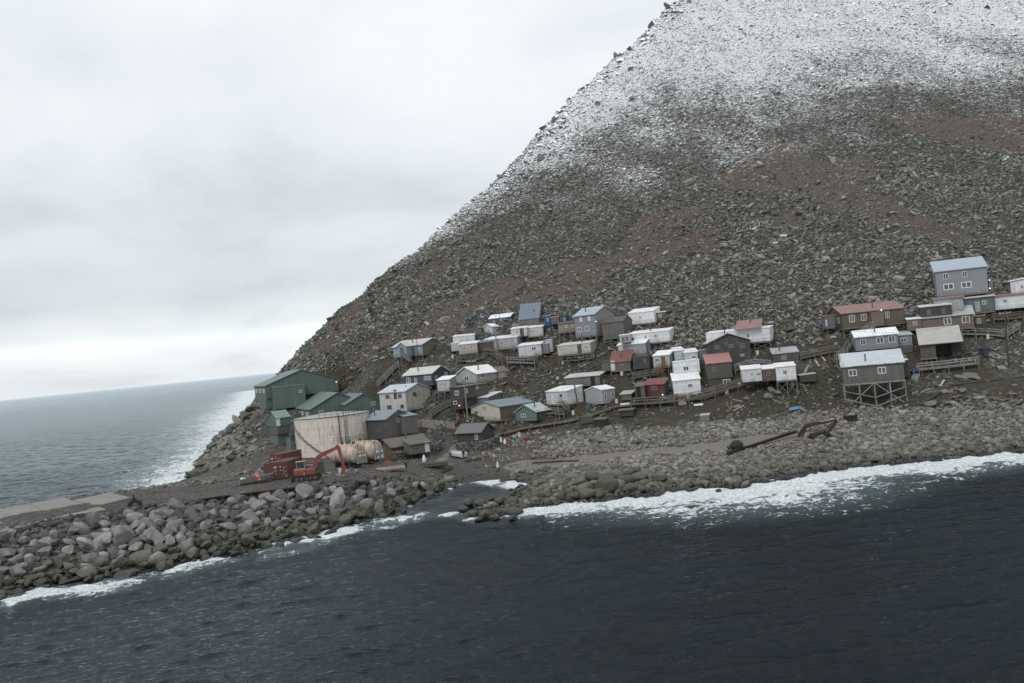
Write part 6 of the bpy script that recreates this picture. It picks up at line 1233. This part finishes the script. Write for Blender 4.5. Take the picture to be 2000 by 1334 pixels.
def sheet_pile():
    pts = [hit(*p) for p in ((352, 984), (420, 977), (490, 970), (545, 962), (600, 952))]; pts = [at_z(px_, py_, 4.95) for px_, py_ in ((345, 983), (420, 971), (490, 962), (545, 956), (598, 949))]
    r = emp('sheet_pile_wall', pts[0], 'rusty dark steel sheet pile wall along the road edge above the boulders', 'wall'); m = MB(); k = 0
    for p, q in zip(pts, pts[1:]):
        d = q - p; L = np.linalg.norm(d); d /= L; s = np.array([-d[1], d[0], 0]); n = int(L / .5)
        for i in range(n): a = p + d * (L * i / n) + s * (.16 if k % 2 else -.16); b = p + d * (L * (i + 1) / n) + s * (-.16 if k % 2 == 0 else .16); e = p + d * (L * (i + .5) / n) + s * (.16 if k % 2 else -.16); f = p + d * (L * (i + 1) / n) + s * (-.16 if k % 2 else .16); m.face([a - UPV * 2.2, e - UPV * 2.2, e, a]); m.face([e - UPV * 2.2, f - UPV * 2.2, f, e]); k += 1
    mt = M('rust', lambda: plain((.030, .018, .014), .9, .6, .1, 'rust')); m.build('sheet_piles', mt, r); m = MB()
    for p, q in zip(pts, pts[1:]): m.beam(p + UPV * .02, q + UPV * .02, .45, .16)
    m.build('cap_beam', plain((.045, .028, .022), .9, .5, name='rust_cap'), r)
sheet_pile()
# ---------------------------------------------------------------- poles and wires
POLES = {}
def pole(label, key, px, py, topx, topy, r0=.15, cross=False, group=None, box=False, name='utility_pole', mat=None):
    P = hit(px, py); T = at_d(topx, topy, P[1]); r = emp(name, P, label, 'pole', group); mt = mat or plain((.055, .048, .042), .9, .4, name='creosote')
    MB().tube([P - UPV * .5, (P + T) / 2, T], [r0, r0 * .85, r0 * .7], 8).build('pole', mt, r); POLES[key] = T
    if cross: c = T - UPV * .35; m = MB().beam(c - [1.1, .2, 0], c + [1.1, .2, 0], .14, .14); cr = m.build('crossarm', plain((.30, .29, .27), .9, .3, name='crossarm_wood'), r)
    if cross:
        for k in (-.95, -.35, .35, .95): MB().tube([c + [k, .18 * k, .07], c + [k, .18 * k, .28]], .06, 6).build('insulator', plain((.45, .45, .44), .4, .1, name='ceramic'), cr)
    if box: MB().tube([T - UPV * 1.6 + [0, -.35, 0], T - UPV * .8 + [0, -.35, 0]], .25, 10).build('transformer', plain((.13, .13, .12), .6, .2, name='transformer_paint'), r)
    return r
pole('dark utility pole standing in front of the white raised house', 'a', 1137, 843, 1122, 752, .17, box=True)
pole('thin dark pole rising between the red shed and the grey cabin', 'b', 1271, 745, 1263, 668, .13)
pole('grey leaning pole at the corner of the dark brown house', 'c', 914, 822, 906, 742, .17, mat=plain((.20, .185, .16), .9, .3, name='bare_pole'))
pole('utility pole with crossarm at the worn white gabled house', 'd', 925, 745, 920, 703, .12, cross=True)
pole('tall pole in front of the light grey cabin with long white roof', 'e', 972, 694, 967, 645, .17, mat=plain((.24, .22, .19), .9, .3, name='bare_pole'))
pole('very thin pole in front of the light blue house', 'f', 816, 708, 812, 636, .07)
pole('utility pole with pale crossarm at the far right', 'g', 1970, 719, 1962, 608, .17, cross=True)
pole('reddish pole with a meter box below the long brown cabin', 'h', 1622, 733, 1615, 640, .11, mat=plain((.10, .07, .06), .9, .3, name='red_pole'))
pole('dark stovepipe mast on the warehouse with blue roof', 'i', 766, 830, 763, 795, .13)
pole('grey mast in front of the green gymnasium', 'j', 639, 771, 635, 706, .09, mat=plain((.25, .26, .25), .6, .2, name='mast_grey'))
pole('dark pole by the corner of the white two-storey house', 'k', 797, 806, 792, 752, .10)
pole('slim mast between the small white gabled cabin and the pale long house', 'l', 977, 656, 975, 612, .07)
pole('post at the corner of the tall blue-grey two-storey house', 'm', 1174, 660, 1168, 608, .10)
pole('thin antenna pole near the steep-roofed plank house', 'n', 1066, 650, 1062, 600, .06)
def wire(label, a, b, sag=1.2, n=1, group='overhead wires'):
    A, B = POLES[a], POLES[b]; pts = [A + (B - A) * t + UPV * (-sag * 4 * t * (1 - t) - .1) for t in np.linspace(0, 1, 14)]; o = MB().tube(pts, .018, 4, False).build('power_line', BLK()); tag(o, label, 'wire', group)
wire('thin black wire sagging between the dark utility pole and the pole by the red shed', 'a', 'b')
wire('thin black wire between the leaning pole and the dark utility pole', 'c', 'a', 2)
wire('thin black wire between the crossarm pole and the tall bare pole', 'd', 'e', 1)
wire('long thin wire between the crossarm pole at the far right and the reddish pole', 'g', 'h', 2)
wire('thin wire from the reddish pole across to the pole by the red shed', 'h', 'b', 3)
# drying-rack poles on the scree
rgp = np.random.default_rng(9)
for k, (a, b, c_, d_) in enumerate(((1385, 648, 1387, 625), (1400, 645, 1402, 628), (1409, 645, 1405, 622), (1418, 640, 1421, 618), (1445, 640, 1444, 612), (1452, 636, 1452, 618), (1474, 634, 1474, 608), (1362, 650, 1372, 630), (1455, 600, 1462, 580), (1461, 600, 1475, 602), (1476, 634, 1475, 603))):
    P = hit(a, b); T = at_d(c_, d_, P[1] - rgp.uniform(-.3, .3)); o = MB().tube([P - UPV * .3, T], .045, 6).build('rack_pole', plain((.26, .25, .22), .9, .3, name='driftwood')); tag(o, 'thin bare driftwood pole standing in the scree above the dark barn', 'pole', 'drying-rack poles on the scree')
# ---------------------------------------------------------------- boardwalks, fences, stairs
GREY = wood_mat2
boardwalk('boardwalk', 'long straight boardwalk with handrails running below the red shed', [(1010, 838), (1060, 829), (1110, 822), (1160, 808), (1200, 793), (1260, 787), (1320, 784), (1375, 776), (1400, 768)], 1.3, rail=False)
boardwalk('walkway', 'railed walkway in front of the stepped white house', [(1235, 788), (1290, 785), (1345, 779), (1395, 766), (1440, 752), (1470, 745)], 1.2, above=1.2)
boardwalk('walkway', 'railed walkway below the open shed with ribbed pale roof', [(1793, 721), (1850, 715), (1908, 708)], 1.3, above=1.0, mat=GREY())
boardwalk('walkway', 'railed walkway in front of the brown house with black upper storey', [(1878, 651), (1930, 652), (1962, 655), (1985, 640)], 1.2, above=.8, mat=GREY())
boardwalk('walkway', 'railed walkway across the slope between two rows of white cabins', [(994, 706), (1020, 707), (1047, 708)], 1.2, above=1.0, mat=GREY())
boardwalk('walkway', 'stepped boardwalk descending right below the white cabin with grey porch', [(1047, 706), (1060, 714), (1073, 724)], 1.2, above=.5)
boardwalk('walkway', 'railed stairs descending past the tall bare pole', [(948, 688), (962, 690), (975, 699), (986, 709)], 1.1, above=1.0)
boardwalk('walkway', 'dark boardwalk going down beside the peeling plank extension', [(985, 711), (992, 725), (1000, 742), (1012, 752)], 1.2, rail=False)
boardwalk('boardwalk', 'level boardwalk along the bank left of the teal cottage', [(955, 850), (985, 846), (1012, 838)], 1.4, rail=False)
boardwalk('walkway', 'broken boardwalk littered with white scraps left of the reddish pole', [(1562, 699), (1590, 693), (1618, 687), (1640, 684)], 1.2, above=.6)
boardwalk('walkway', 'short dark walkway beside the red-roofed plank cabin', [(1300, 778), (1340, 742)], 1.0, rail=False) if False else None
boardwalk('walkway', 'railed stairway climbing the slope left of the dark blue house', [(738, 752), (752, 738), (766, 724), (778, 712)], 1.2, above=.8, mat=GREY())
boardwalk('walkway', 'narrow timber walkway leading from the dark brown house to the two-storey house', [(842, 812), (862, 798), (880, 790), (905, 786)], 1.1, above=.5)
boardwalk('walkway', 'low boardwalk right behind the stilt house by the far shed', [(1775, 722), (1800, 722)], 1.1, rail=False)
def picket(label, pts, h, name='board_fence', mat=None, gap=.22, w=.13, rails=True):
    W = [hit(*p) for p in pts]; r = emp(name, W[0], label, 'fence'); m = MB(); rl = MB(); mt = mat or plain((.30, .28, .25), .9, .4, name='fence_wood')
    for p, q in zip(W, W[1:]):
        d = q - p; L = np.linalg.norm(d); n = max(1, int(L / gap))
        for i in range(n): c = p + d * (i + .5) / n; m.beam(c - UPV * .2, c + UPV * (h + .12 * math.sin(i * 7.1)), w, .04)
        for z in (.35, .8): rl.beam(p + UPV * h * z + [0, .06, 0], q + UPV * h * z + [0, .06, 0], .06, .09)
        for c in (p, q): MB().beam(c - UPV * .4, c + UPV * (h + .1), .13).build('post', mt, r)
    m.build('pickets', mt, r); rl.build('rail', mt, r)
picket('upright board fence between the warehouse and the charcoal cabin', [(803, 838), (825, 835), (850, 836), (870, 838), (888, 839)], 1.5)
picket('grey slat fence under the porch of the white trailer', [(1466, 745), (1484, 743)], .9, mat=plain((.42, .42, .40), .8, .2, name='white_slat'))
def stone_wall(label, pts, h, w=1.0):
    rg = np.random.default_rng(int(pts[0][0])); W = [hit(*p) for p in pts]; pos = []
    for p, q in zip(W, W[1:]):
        L = np.linalg.norm(q - p); n = int(L / .32)
        for i in range(n):
            for z in np.arange(.1, h, .26): c = p + (q - p) * (i + rg.random()) / n; pos.append((c[0], c[1] + rg.uniform(-.15, .3) + z * .12, c[2] + z, rg.uniform(.17, .34)))
    pos = np.array(pos); o = rock_field('stone_wall', pos[:, :3], pos[:, 3], mat_rock('wall_stone', (.09, .088, .08), (.28, .27, .24)), MD, F2, .4, 4); tag(o, label, 'wall')
stone_wall('curved dry-stone wall in front of the shingled brown house', [(770, 902), (800, 896), (835, 889), (855, 884), (862, 878)], 1.9)
stone_wall('dry-stone retaining wall in front of the charcoal cabin', [(892, 884), (915, 883), (945, 880), (965, 874), (975, 866)], 1.7)
# entry stairs on houses
def flight(key, a, b, w=.9, mat=None):
    root = HS[key][0]; d = HS[key][1][0]['d']; A = at_d(a[0], a[1], d - a[2]); B = at_d(b[0], b[1], d - b[2]); stairs(root, A, B, w, mat=mat)
    m = MB(); m.box(tuple(A + [0, .7, -.05]), (1.3, 1.5, .1)); m.build('landing', mat or WOOD(), root); post(root, A[0] - .5, A[1], A[2], .12); post(root, A[0] + .5, A[1], A[2], .12)
flight('g5', (1704, 637, 2.4), (1680, 655, 3.0), .9, GREY())
flight('m10', (1094, 785, 1.8), (1110, 800, 2.8))
flight('l8', (787, 691, 2.6), (802, 706, 3.4), 1.0, GREY())
flight('c8', (1300, 714, 1.6), (1280, 728, 2.6), .9, plain((.15, .07, .05), .8, .4, name='rusty_stair'))
flight('l12', (1052, 694, 1.5), (1045, 702, 2.5)); flight('m6', (1142, 690, 1.6), (1152, 682, 1.4)) if False else None
flight('l7', (775, 790, 2.0), (768, 802, 3.0)) if False else None
for key, f, u, v, h in (('g5', 'R', .55, .25, 1.3), ('g4', 'R', .2, .3, 1.0), ('l8', 'L', .42, .3, 1.0), ('l6', 'L', .6, .3, .9), ('m6', 'L', .3, .4, .8), ('m5', 'L', .7, .3, .8), ('w1', 'L', .75, .3, 1.0), ('l4', 'R', .3, .3, .9), ('g6', 'R', .5, .3, .7), ('c1', 'R', .45, .4, 1.2), ('m12', 'R', .3, .3, 1.1), ('l2', 'L', .6, .5, .6), ('m7', 'L', .5, .4, .7), ('c5', 'R', .3, .5, .7), ('g7', 'R', .4, .45, .6), ('m1', 'L', .6, .4, .9), ('c2', 'L', .3, .4, .7), ('m4', 'L', .5, .4, .6), ('w2', 'R', .5, .4, .7), ('l14', 'L', .3, .5, .8)):
    B = HS[key][1][0]; Ln = B['La'] if f == 'L' else B['Lb']; p = B['P'] + (B['a'] if f == 'L' else B['b']) * Ln * u + (B['b'] if f == 'L' else B['a']) * 1.4 + UPV * (B['h'] + .2); chimney(HS[key][0], p, h + .9)
# ---------------------------------------------------------------- lit lamps on walls
def lamp(label, key, px, py, dd=.25):
    B = HS[key][1][0]; p = at_d(px, py, B['d'] - dd); root = HS[key][0]; m = MB().box(tuple(p + [0, .1, 0]), (.3, .2, .3)); b = m.build('wall_lamp', plain((.3, .3, .3), .6, .1, name='lamp_case'), root)
    n = NT('lamp_glow'); n.p.inputs['Emission Color'].default_value = (1, .9, .72, 1); n.p.inputs['Emission Strength'].default_value = 3; n.p.inputs['Base Color'].default_value = (1, .95, .85, 1); m = MB().box(tuple(p - [0, .06, 0]), (.13, .12, .13)); m.build('lamp_glass', n.m, b)
for a in (('g', 'm1', 1163.5, 628), ('g', 'g1', 1932, 547, -1.0), ('g', 'g1', 1933, 563, -1.0), ('g', 'g5', 1721, 605.5, 1.9), ('g', 'n1', 657, 746, 0), ('g', 'l3', 897, 792, .3), ('g', 'c9', 1294, 771, .3)): lamp(*a[:1], *a[1:])
# ---------------------------------------------------------------- satellite dishes
def dish(label, px, py, s, aim, foot=None, c=(.25, .27, .30), name='satellite_dish'):
    P = hit(*(foot or (px, py + 10))); T = at_d(px, py, P[1]); r = emp(name, P, label, 'dish'); MB().beam(P - UPV * .2, T, .14).build('mast', STEEL(), r); ax = np.array(aim, float); ax /= np.linalg.norm(ax); u = np.cross(ax, UPV); u /= np.linalg.norm(u); v = np.cross(u, ax); m = MB(); R_ = []
    for q in (0.02, .35, .65, .85, 1.0): R_.append([T + (u * math.cos(t) + v * math.sin(t)) * s * q + ax * (s * .42 * q * q) for t in np.linspace(0, 6.2832, 25)[:-1]])
    for A, B in zip(R_, R_[1:]):
        for i in range(24): j = (i + 1) % 24; m.face([A[i], B[i], B[j], A[j]])
    m.build('reflector', plain(c, .5, .2, name='dish_paint'), r, True); f = T + ax * s * .95; m = MB()
    for t in (0, 2.1, 4.2): m.beam(T + (u * math.cos(t) + v * math.sin(t)) * s * .98 + ax * s * .41, f, .05)
    m.box(tuple(f), (.25, .25, .25)); m.build('feed', STEEL(), r)
dish('big dark blue-grey satellite dish standing alone above the white houses', 912, 625, 1.15, (-.35, -.35, .75), (910, 648), (.045, .065, .095))
dish('small pale dish under the windows of the tall grey house', 1877, 572, .33, (.2, -1, .5), (1877, 584), (.32, .32, .32))
dish('pale round dish beside the dark red shed', 1257, 765, .52, (-.1, -1, .15), (1257, 780), (.30, .32, .33))
dish('small white dish on a pole at the end of the long white row house', 1229, 650, .38, (-.6, -.7, .4), (1229, 668), (.5, .5, .5))
# ---------------------------------------------------------------- wreck on the beach
RUST = lambda: M('rust2', lambda: plain((.055, .028, .021), .9, .6, .1, 'rust'))
def wreck():
    P = hit(1560, 862); d = P[1]; r = emp('scrap_digger', P, 'rusty curved digger boom and stick abandoned on the cobbles', 'machinery'); X = lambda px, py, dz=0: at_d(px, py, d + dz)
    def plate(name, pts, hw, w, mat):
        m = MB(); A = []; n = len(pts)
        for i, p in enumerate(pts):
            dv = pts[min(i + 1, n - 1)] - pts[max(i - 1, 0)]; dv = dv / np.linalg.norm(dv); nn = np.cross(dv, [0, 1, 0]); nn /= np.linalg.norm(nn); h = hw[i]; A.append([p + nn * h - [0, w, 0], p + nn * h + [0, w, 0], p - nn * h + [0, w, 0], p - nn * h - [0, w, 0]])
        for a, b in zip(A, A[1:]):
            for k in range(4): j = (k + 1) % 4; m.face([a[k], a[j], b[j], b[k]])
        m.face(A[0]); m.face(A[-1][::-1]); return m.build(name, mat, r)
    plate('boom', [X(1557, 858), X(1562, 848), X(1572, 834), X(1586, 828), (X(1605, 826)), X(1634, 820)], [.18, .27, .30, .26, .22, .14], .2, RUST())
    plate('stick', [X(1634, 822), X(1622, 838), X(1610, 850)], [.20, .22, .16], .18, RUST())
    plate('cylinder', [X(1604, 846), X(1625, 826)], [.09, .09], .1, STEEL()); plate('cylinder', [X(1566, 855), X(1573, 838)], [.1, .1], .1, RUST()); plate('cylinder', [X(1588, 828), X(1628, 818)], [.08, .08], .1, plain((.4, .38, .33), .6, .4, name='ram_pale'))
    q = hit(1606, 856); m = MB(); rg = [(-1.9, .0, .1), (-1.9, .5, .5), (-.9, .6, .35), (.2, .9, .45), (1.2, .2, .2), (1.7, 0, .05)]
    for (a, b, c_), (a2, b2, c2) in zip(rg, rg[1:]): m.beam(q + [a, 0, b + .1], q + [a2, 0, b2 + .1], .9, max(c_, .2) + .15)
    m.build('bucket', plain((.02, .02, .021), .8, .2, name='bucket_black'), r)
    b = hit(1548, 866); m = MB().box(tuple(X(1557, 862)), (1.3, .9, .5), .3); m.build('mount', plain((.25, .16, .12), .9, .5, name='rust_pale'), r)
    p0 = hit(1420, 892); p1 = hit(1555, 852); r2 = emp('steel_beam', p0, 'long dark rusty steel beam lying across the cobble beach', 'beam'); m = MB(); n = 1
    a, b2 = p0 + UPV * .25, p1 + UPV * .55
    m.beam(a, b2, .45, .06); m.beam(a + UPV * .38, b2 + UPV * .38, .45, .06); m.beam(a + UPV * .19, b2 + UPV * .19, .05, .36); m.build('flanges', plain((.045, .03, .025), .9, .5, name='beam_rust'), r2)
    q = hit(1440, 882); r3 = emp('rubber_fender', q, 'big black rubber fender ball resting at the end of the rusty beam', 'fender'); m = MB(); R_ = []
    for k in range(9): t = math.pi * k / 8; R_.append([q + [1.05 * math.cos(t), .85 * math.sin(t) * math.cos(s) , 0] + UPV * (.95 + .85 * math.sin(t) * math.sin(s)) for s in np.linspace(0, 6.2832, 19)[:-1]])
    for A, B in zip(R_, R_[1:]):
        for i in range(18): j = (i + 1) % 18; m.face([A[i], A[j], B[j], B[i]])
    m.build('ball', BLK(), r3, True); m = MB()
    m.tube([q + [-1.1, -.2, .5], q + [-1.7, -.3, .35], q + [-2.1, -.3, .05], q + [-1.9, -.6, -.1], q + [-1.3, -.5, .1]], .07, 6); m.tube([q + [-1.0, 0, .9], q + [-1.4, -.1, .7]], .3, 10); m.build('chain_loop', STEEL(), r3)
wreck()
def crate(label, px, py, size, c, yaw=10, cat='box', name='crate', frame=True):
    P = hit(px, py); y = math.radians(yaw); r = emp(name, P, label, cat); w, d, h = size; MB().box(tuple(P + UPV * h / 2), size, y).build('body', plain(c, .8, .3), r)
    if frame:
        m = MB(); k, l = math.cos(y), math.sin(y)
        for z in (.08, h - .05): 
            for a, b in (((-1, -1), (1, -1)), ((1, -1), (1, 1)), ((1, 1), (-1, 1)), ((-1, 1), (-1, -1))):
                A = [P + np.array([s * w / 2 * k - t * d / 2 * l, s * w / 2 * l + t * d / 2 * k, z]) for s, t in (a, b)]; m.beam(A[0], A[1], .1)
                if z < .1: m.beam(A[0] - UPV * .03, A[0] + UPV * (h - .08), .1)
        m.build('frame', plain(sc3(c, .7), .8, .3), r)
    return r
crate('black steel box standing on the cobbles right of the rusty boom', 1662, 826, (1.7, 1.2, 1.2), (.012, .013, .015))
crate('pale rectangular bin beside the stepped white house', 1333, 792, (1.3, 1, 1.0), (.30, .30, .27), 15)
crate('blue-grey narrow shed with red lid left of the fuel tank', 567, 894, (1.0, 1.0, 4.0), (.115, .16, .20), 8, 'kiosk', 'kiosk')
crate('dark drum-like box stack under the rusty stairs', 1310, 738, (.9, .8, .9), (.04, .04, .04))
crate('dark crate piled behind the boom of the excavator', 620, 925, (2.2, 1.4, 1.9), (.06, .065, .055), 12)
crate('blue crate under the dry-stone wall by the path', 866, 864, (.7, .6, .6), (.04, .12, .22), 20)
crate('blue barrel-shaped crate beside the first dry-stone wall', 844, 896, (.5, .5, .7), (.03, .16, .28), 0)
crate('black cargo frame with orange box right of the railed walkway', 1925, 698, (1.4, 1.2, 1.5), (.03, .045, .065), 10)
crate('orange box beside the black cargo frame', 1936, 698, (.8, .6, .6), (.35, .10, .05), 12)
crate('red cart lying on the stones by the walkway planks', 1035, 862, (1.9, .8, .6), (.24, .04, .04), 25)
crate('pinkish-red crate in the grass near the black steel box', 1643, 806, (1.2, .8, .4), (.28, .10, .11), 12)
crate('red and yellow jerrycan heap by the tank supports', 757, 909, (.8, .6, .6), (.45, .10, .06), 8)
def sheet(label, px, py, w, l, c, yaw=0, tilt=.0, name='metal_sheet', cat='sheet', rz=None):
    P = hit(px, py) + UPV * .12; y = math.radians(yaw); a = np.array([math.cos(y), math.sin(y), tilt]); b = np.array([-math.sin(y), math.cos(y), .55]); m = MB(); q = [P - a * w / 2, P + a * w / 2, P + a * w / 2 + b * l, P - a * w / 2 + b * l]; m.hexa(q + [x + UPV * .05 for x in q]); o = m.build(name, roofm(c, .2, .3)); tag(o, label, cat)
sheet('blue metal sheet lying in the grass above the beach', 1569, 803, 5.0, .8, (.10, .20, .34), 3, .10)
sheet('long pale blue panel on posts beside the cream trailer', 1155, 699, 6.0, 1.0, (.30, .38, .50), 0, .0)
sheet('white upturned panel below the stepped white house', 1365, 795, 1.7, .5, (.62, .63, .62), 0)
sheet('white board lying by the long boardwalk', 1222, 792, 1.9, .5, (.60, .60, .57), 4, name='board')
def scraps():
    rg = np.random.default_rng(77); spots = [(1030, 745, 60, 25, 16), (1170, 685, 50, 8, 10), (1590, 710, 40, 14, 18), (1280, 850, 120, 20, 12), (1830, 760, 40, 12, 8), (1480, 790, 60, 14, 12), (1690, 800, 40, 6, 6), (1000, 900, 120, 14, 14), (900, 815, 30, 12, 8), (1950, 690, 30, 18, 10), (1120, 740, 20, 12, 6), (700, 925, 60, 6, 8), (1210, 810, 60, 14, 10)]
    for cx, cy, rx, ry, n in spots:
        for _ in range(n):
            P = hit(cx + rg.uniform(-rx, rx), cy + rg.uniform(-ry, ry)); a = rg.uniform(0, 3.14); L = rg.uniform(.6, 2.8); w = rg.uniform(.1, .3); dv = np.array([math.cos(a) * L / 2, math.sin(a) * L / 2, 0]); q0, q1 = P - dv, P + dv; q0[2] = float(H(*q0[:2])) + .08; q1[2] = float(H(*q1[:2])) + .12
            pale = rg.random() < .3; o = MB().beam(q0, q1, w, .06).build('plank', plain((.45, .44, .42), .9, .3, name='pale_board') if pale else WOOD()); tag(o, 'pale loose board lying on the ground among the houses' if pale else 'weathered grey plank lying loose on the ground', 'plank', 'pale loose boards' if pale else 'loose grey planks')
scraps()
def logs():
    for px0, py0, px1, py1, l in ((1040, 906, 1130, 903, 'long dark log lying on the shingle beside the track'), (908, 903, 955, 896, 'driftwood beam lying behind the white motor boat'), (863, 925, 884, 917, 'dark plank on the shingle near the wooden skiff'), (143, 1070, 182, 1086, 'brown log caught between the breakwater boulders'), (1140, 916, 1180, 905, 'dark kelp-covered log at the edge of the track'), (1796, 795, 1860, 755, 'dark pipe running up the bank right of the stilt house'), (1860, 755, 2010, 738, 'dark pipe crossing the grass at the far right')):
        a = hit(px0, py0) + UPV * .2; b = hit(px1, py1) + UPV * .25; o = MB().tube([a, (a + b) / 2 + UPV * .05, b], [.14, .17, .12], 8).build('log', plain((.07, .05, .04), .9, .4, name='driftwood_dark')); tag(o, l, 'log')
logs()
def atv():
    P = hit(264, 990); y = .3; ax = np.array([math.cos(y), math.sin(y), 0]); sd = np.array([-math.sin(y), math.cos(y), 0]); r = emp('quad_bike', P, 'dark quad bike parked beyond the end of the landing pad', 'quad bike')
    for a in (-.65, .65):
        for s in (-.45, .45): MB().tube([P + ax * a + sd * (s - .12) + UPV * .3, P + ax * a + sd * (s + .12) + UPV * .3], .30, 14).build('wheel', BLK(), r)
    m = MB().box(tuple(P + UPV * .62), (1.3, .5, .35), y); m.box(tuple(P + ax * .65 + UPV * .78), (.5, .75, .15), y); m.box(tuple(P - ax * .65 + UPV * .78), (.6, .8, .12), y); m.build('body', plain((.02, .025, .03), .5, .2, name='atv_paint'), r)
    MB().box(tuple(P - ax * .15 + UPV * .88), (.75, .32, .16), y).build('seat', BLK(), r); m = MB().beam(P + ax * .35 + UPV * .8, P + ax * .2 + UPV * 1.15, .06); m.beam(P + ax * .2 - sd * .38 + UPV * 1.15, P + ax * .2 + sd * .38 + UPV * 1.15, .05); m.build('handlebar', STEEL(), r)
    person('person in dark clothes riding the quad bike', None, coat=(.02, .024, .03), legs=(.02, .022, .028), face=y, p=P + UPV * .34 - ax * .2, seated=True, arm=.38, lean=.1)
atv()
def sack(): 
    P = hit(829, 903); r = emp('sack', P, 'white sack standing upright above the wooden skiff', 'sack'); R_ = []
    m = MB()
    for z, q in ((0, .3), (.3, .36), (.7, .32), (1.1, .2), (1.3, .08)): R_.append([P + [q * math.cos(t) * (1 + .1 * math.sin(3 * t)), q * math.sin(t), z] for t in np.linspace(0, 6.2832, 15)[:-1]])
    for A, B in zip(R_, R_[1:]):
        for i in range(14): j = (i + 1) % 14; m.face([A[i], A[j], B[j], B[i]])
    m.face(R_[-1]); m.build('bag', plain((.62, .63, .62), .8, .1, name='sack_white'), r, True)
sack()
# snow-fence style white markers on the scree
def rail_bits():
    for i, (a, b) in enumerate((((1440, 455), (1461, 449)), ((1466, 449), (1483, 443)))):
        P = at_d(a[0], a[1], hit(*a)[1] - .4); Q = at_d(b[0], b[1], hit(*a)[1] + .6); m = MB().beam(P, Q, .3, .5); m.beam(P, P + UPV * .9, .12); m.beam(Q, Q + UPV * 1.2, .12); o = m.build('white_marker_rail', plain((.66, .66, .66), .7, .1, name='marker_white')); tag(o, ('left' if i == 0 else 'right') + ' one of two white rails lying high on the scree', 'rail', 'white rails on the scree')
    for i, a in enumerate(((1530, 460), (1514, 474))): P = at_d(a[0], a[1], hit(*a)[1] - .5); o = MB().box(tuple(P), (1.5 - .3 * i, .5, .45 - .15 * i), .15).build('white_box', plain((.66, .66, .66), .7, .1, name='marker_white')); tag(o, 'larger white box right of the white rails on the scree' if i == 0 else 'smaller low white box below the larger white one on the scree', 'box')
    P = hit(1405, 352) + UPV * .3; o = stone_obj('white_rock', DRY, P, .5, None, RNG); tag(o, 'single bright white rock in the brown patch of the scree', 'rock'); o.material_slots[0].link = 'OBJECT'; o.material_slots[0].material = plain((.66, .66, .66), .8, .1, name='white_stone')
rail_bits()
# sign on the cream storehouse
def sign():
    root, out = HS['l1']; B = out[0]; O = B['c'][3]; e = -B['a']; nn = B['nl']; u0, v0 = B['La'] * .48, B['h'] * .95; P = O + e * u0 + UPV * v0 + nn * .05; m = MB()
    q = [P + e * a + UPV * b for a, b in ((-1.0, -.42), (1.0, -.42), (1.0, .42), (-1.0, .42))]; m.hexa([q[0], q[1], q[1] + nn * -.04, q[0] + nn * -.04][::-1] + [q[3], q[2], q[2] + nn * -.04, q[3] + nn * -.04][::-1]); s = m.build('sign_board', plain((.50, .48, .43), .8, .2, name='sign_paint'), root)
    m = MB(); rg = np.random.default_rng(3)
    for row, (z, h) in enumerate(((.20, .13), (-.02, .11), (-.22, .09))):
        x = -.82 + .15 * row
        while x < .8 - .15 * row: w = rg.uniform(.06, .16); c = P + e * (x + w / 2) + UPV * z + nn * .012; m.face([c + e * -w / 2 - UPV * h / 2, c + e * w / 2 - UPV * h / 2, c + e * w / 2 + UPV * h / 2, c - e * w / 2 + UPV * h / 2]); x += w + rg.choice([.03, .03, .1])
    m.build('lettering', plain((.07, .06, .055), .8, .2, name='sign_ink'), s)
sign()

# ---------------------------------------------------------------- drums, bins and more railings about the houses
def drums():
    rg = np.random.default_rng(91); cs = [((.03, .11, .22), 'blue drum standing outdoors near the houses', 'blue drums'), ((.13, .055, .035), 'rusty drum standing outdoors near the houses', 'rusty drums'), ((.50, .50, .48), 'white plastic drum standing outdoors near the houses', 'white drums')]
    protos = {}
    for k, (px, py) in enumerate(((885, 702), (1005, 690), (1042, 665), (1100, 712), (1128, 700), (1090, 745), (1215, 735), (1250, 742), (1322, 778), (1345, 778), (1240, 795), (1420, 770), (1445, 758), (1500, 752), (1548, 756), (1480, 695), (1590, 700), (1640, 700), (1700, 668), (1760, 690), (1785, 730), (1845, 725), (1910, 715), (1930, 665), (980, 760), (868, 770), (850, 785), (905, 825), (885, 850), (1000, 835), (1015, 855), (725, 905), (742, 898), (665, 925), (880, 892), (1150, 800), (1120, 812), (1205, 790))):
        c, lab, grp = cs[int(rg.integers(3))]; P = hit(px, py)
        if grp not in protos:
            r = emp('drum', P, lab, 'drum', grp); m = MB(); m.tube([P + UPV * z for z in (0, .02, .30, .32, .60, .62, .88, .9)], [.27, .29, .29, .305, .29, .305, .29, .27], 14); m.build('shell', plain(c, .6, .4, name='drum_paint'), r, False); MB().tube([P + UPV * .9, P + UPV * .93], .06, 8).build('bung', STEEL(), r); protos[grp] = r
        else:
            s = protos[grp]; r = s.copy(); COL.objects.link(r); r.location = [float(v) for v in P]
            for ch in s.children: q = ch.copy(); COL.objects.link(q); q.parent = r
drums()
for lab, pts in (('railed landing walkway in front of the cream trailer', [(1098, 704), (1130, 702), (1160, 697)]), ('narrow railed walkway between the red-roofed plank cabin and the green shack', [(1236, 738), (1262, 732), (1285, 730)]), ('railed walkway behind the white trailer', [(1435, 722), (1470, 712), (1505, 714)]),
                 ('railed walkway climbing from the grey cottage toward the long brown cabin', [(1632, 702), (1650, 690), (1662, 672)]), ('railed walkway under the tall grey house', [(1940, 622), (1965, 622), (1995, 618)]), ('railed walkway below the light grey cabins on the left', [(893, 704), (920, 703), (945, 697)]), ('short railed walkway beside the white raised house', [(1068, 806), (1088, 806), (1105, 808)])):
    boardwalk('walkway', lab, pts, 1.0, above=.8, mat=GREY() if len(lab) % 2 else None)
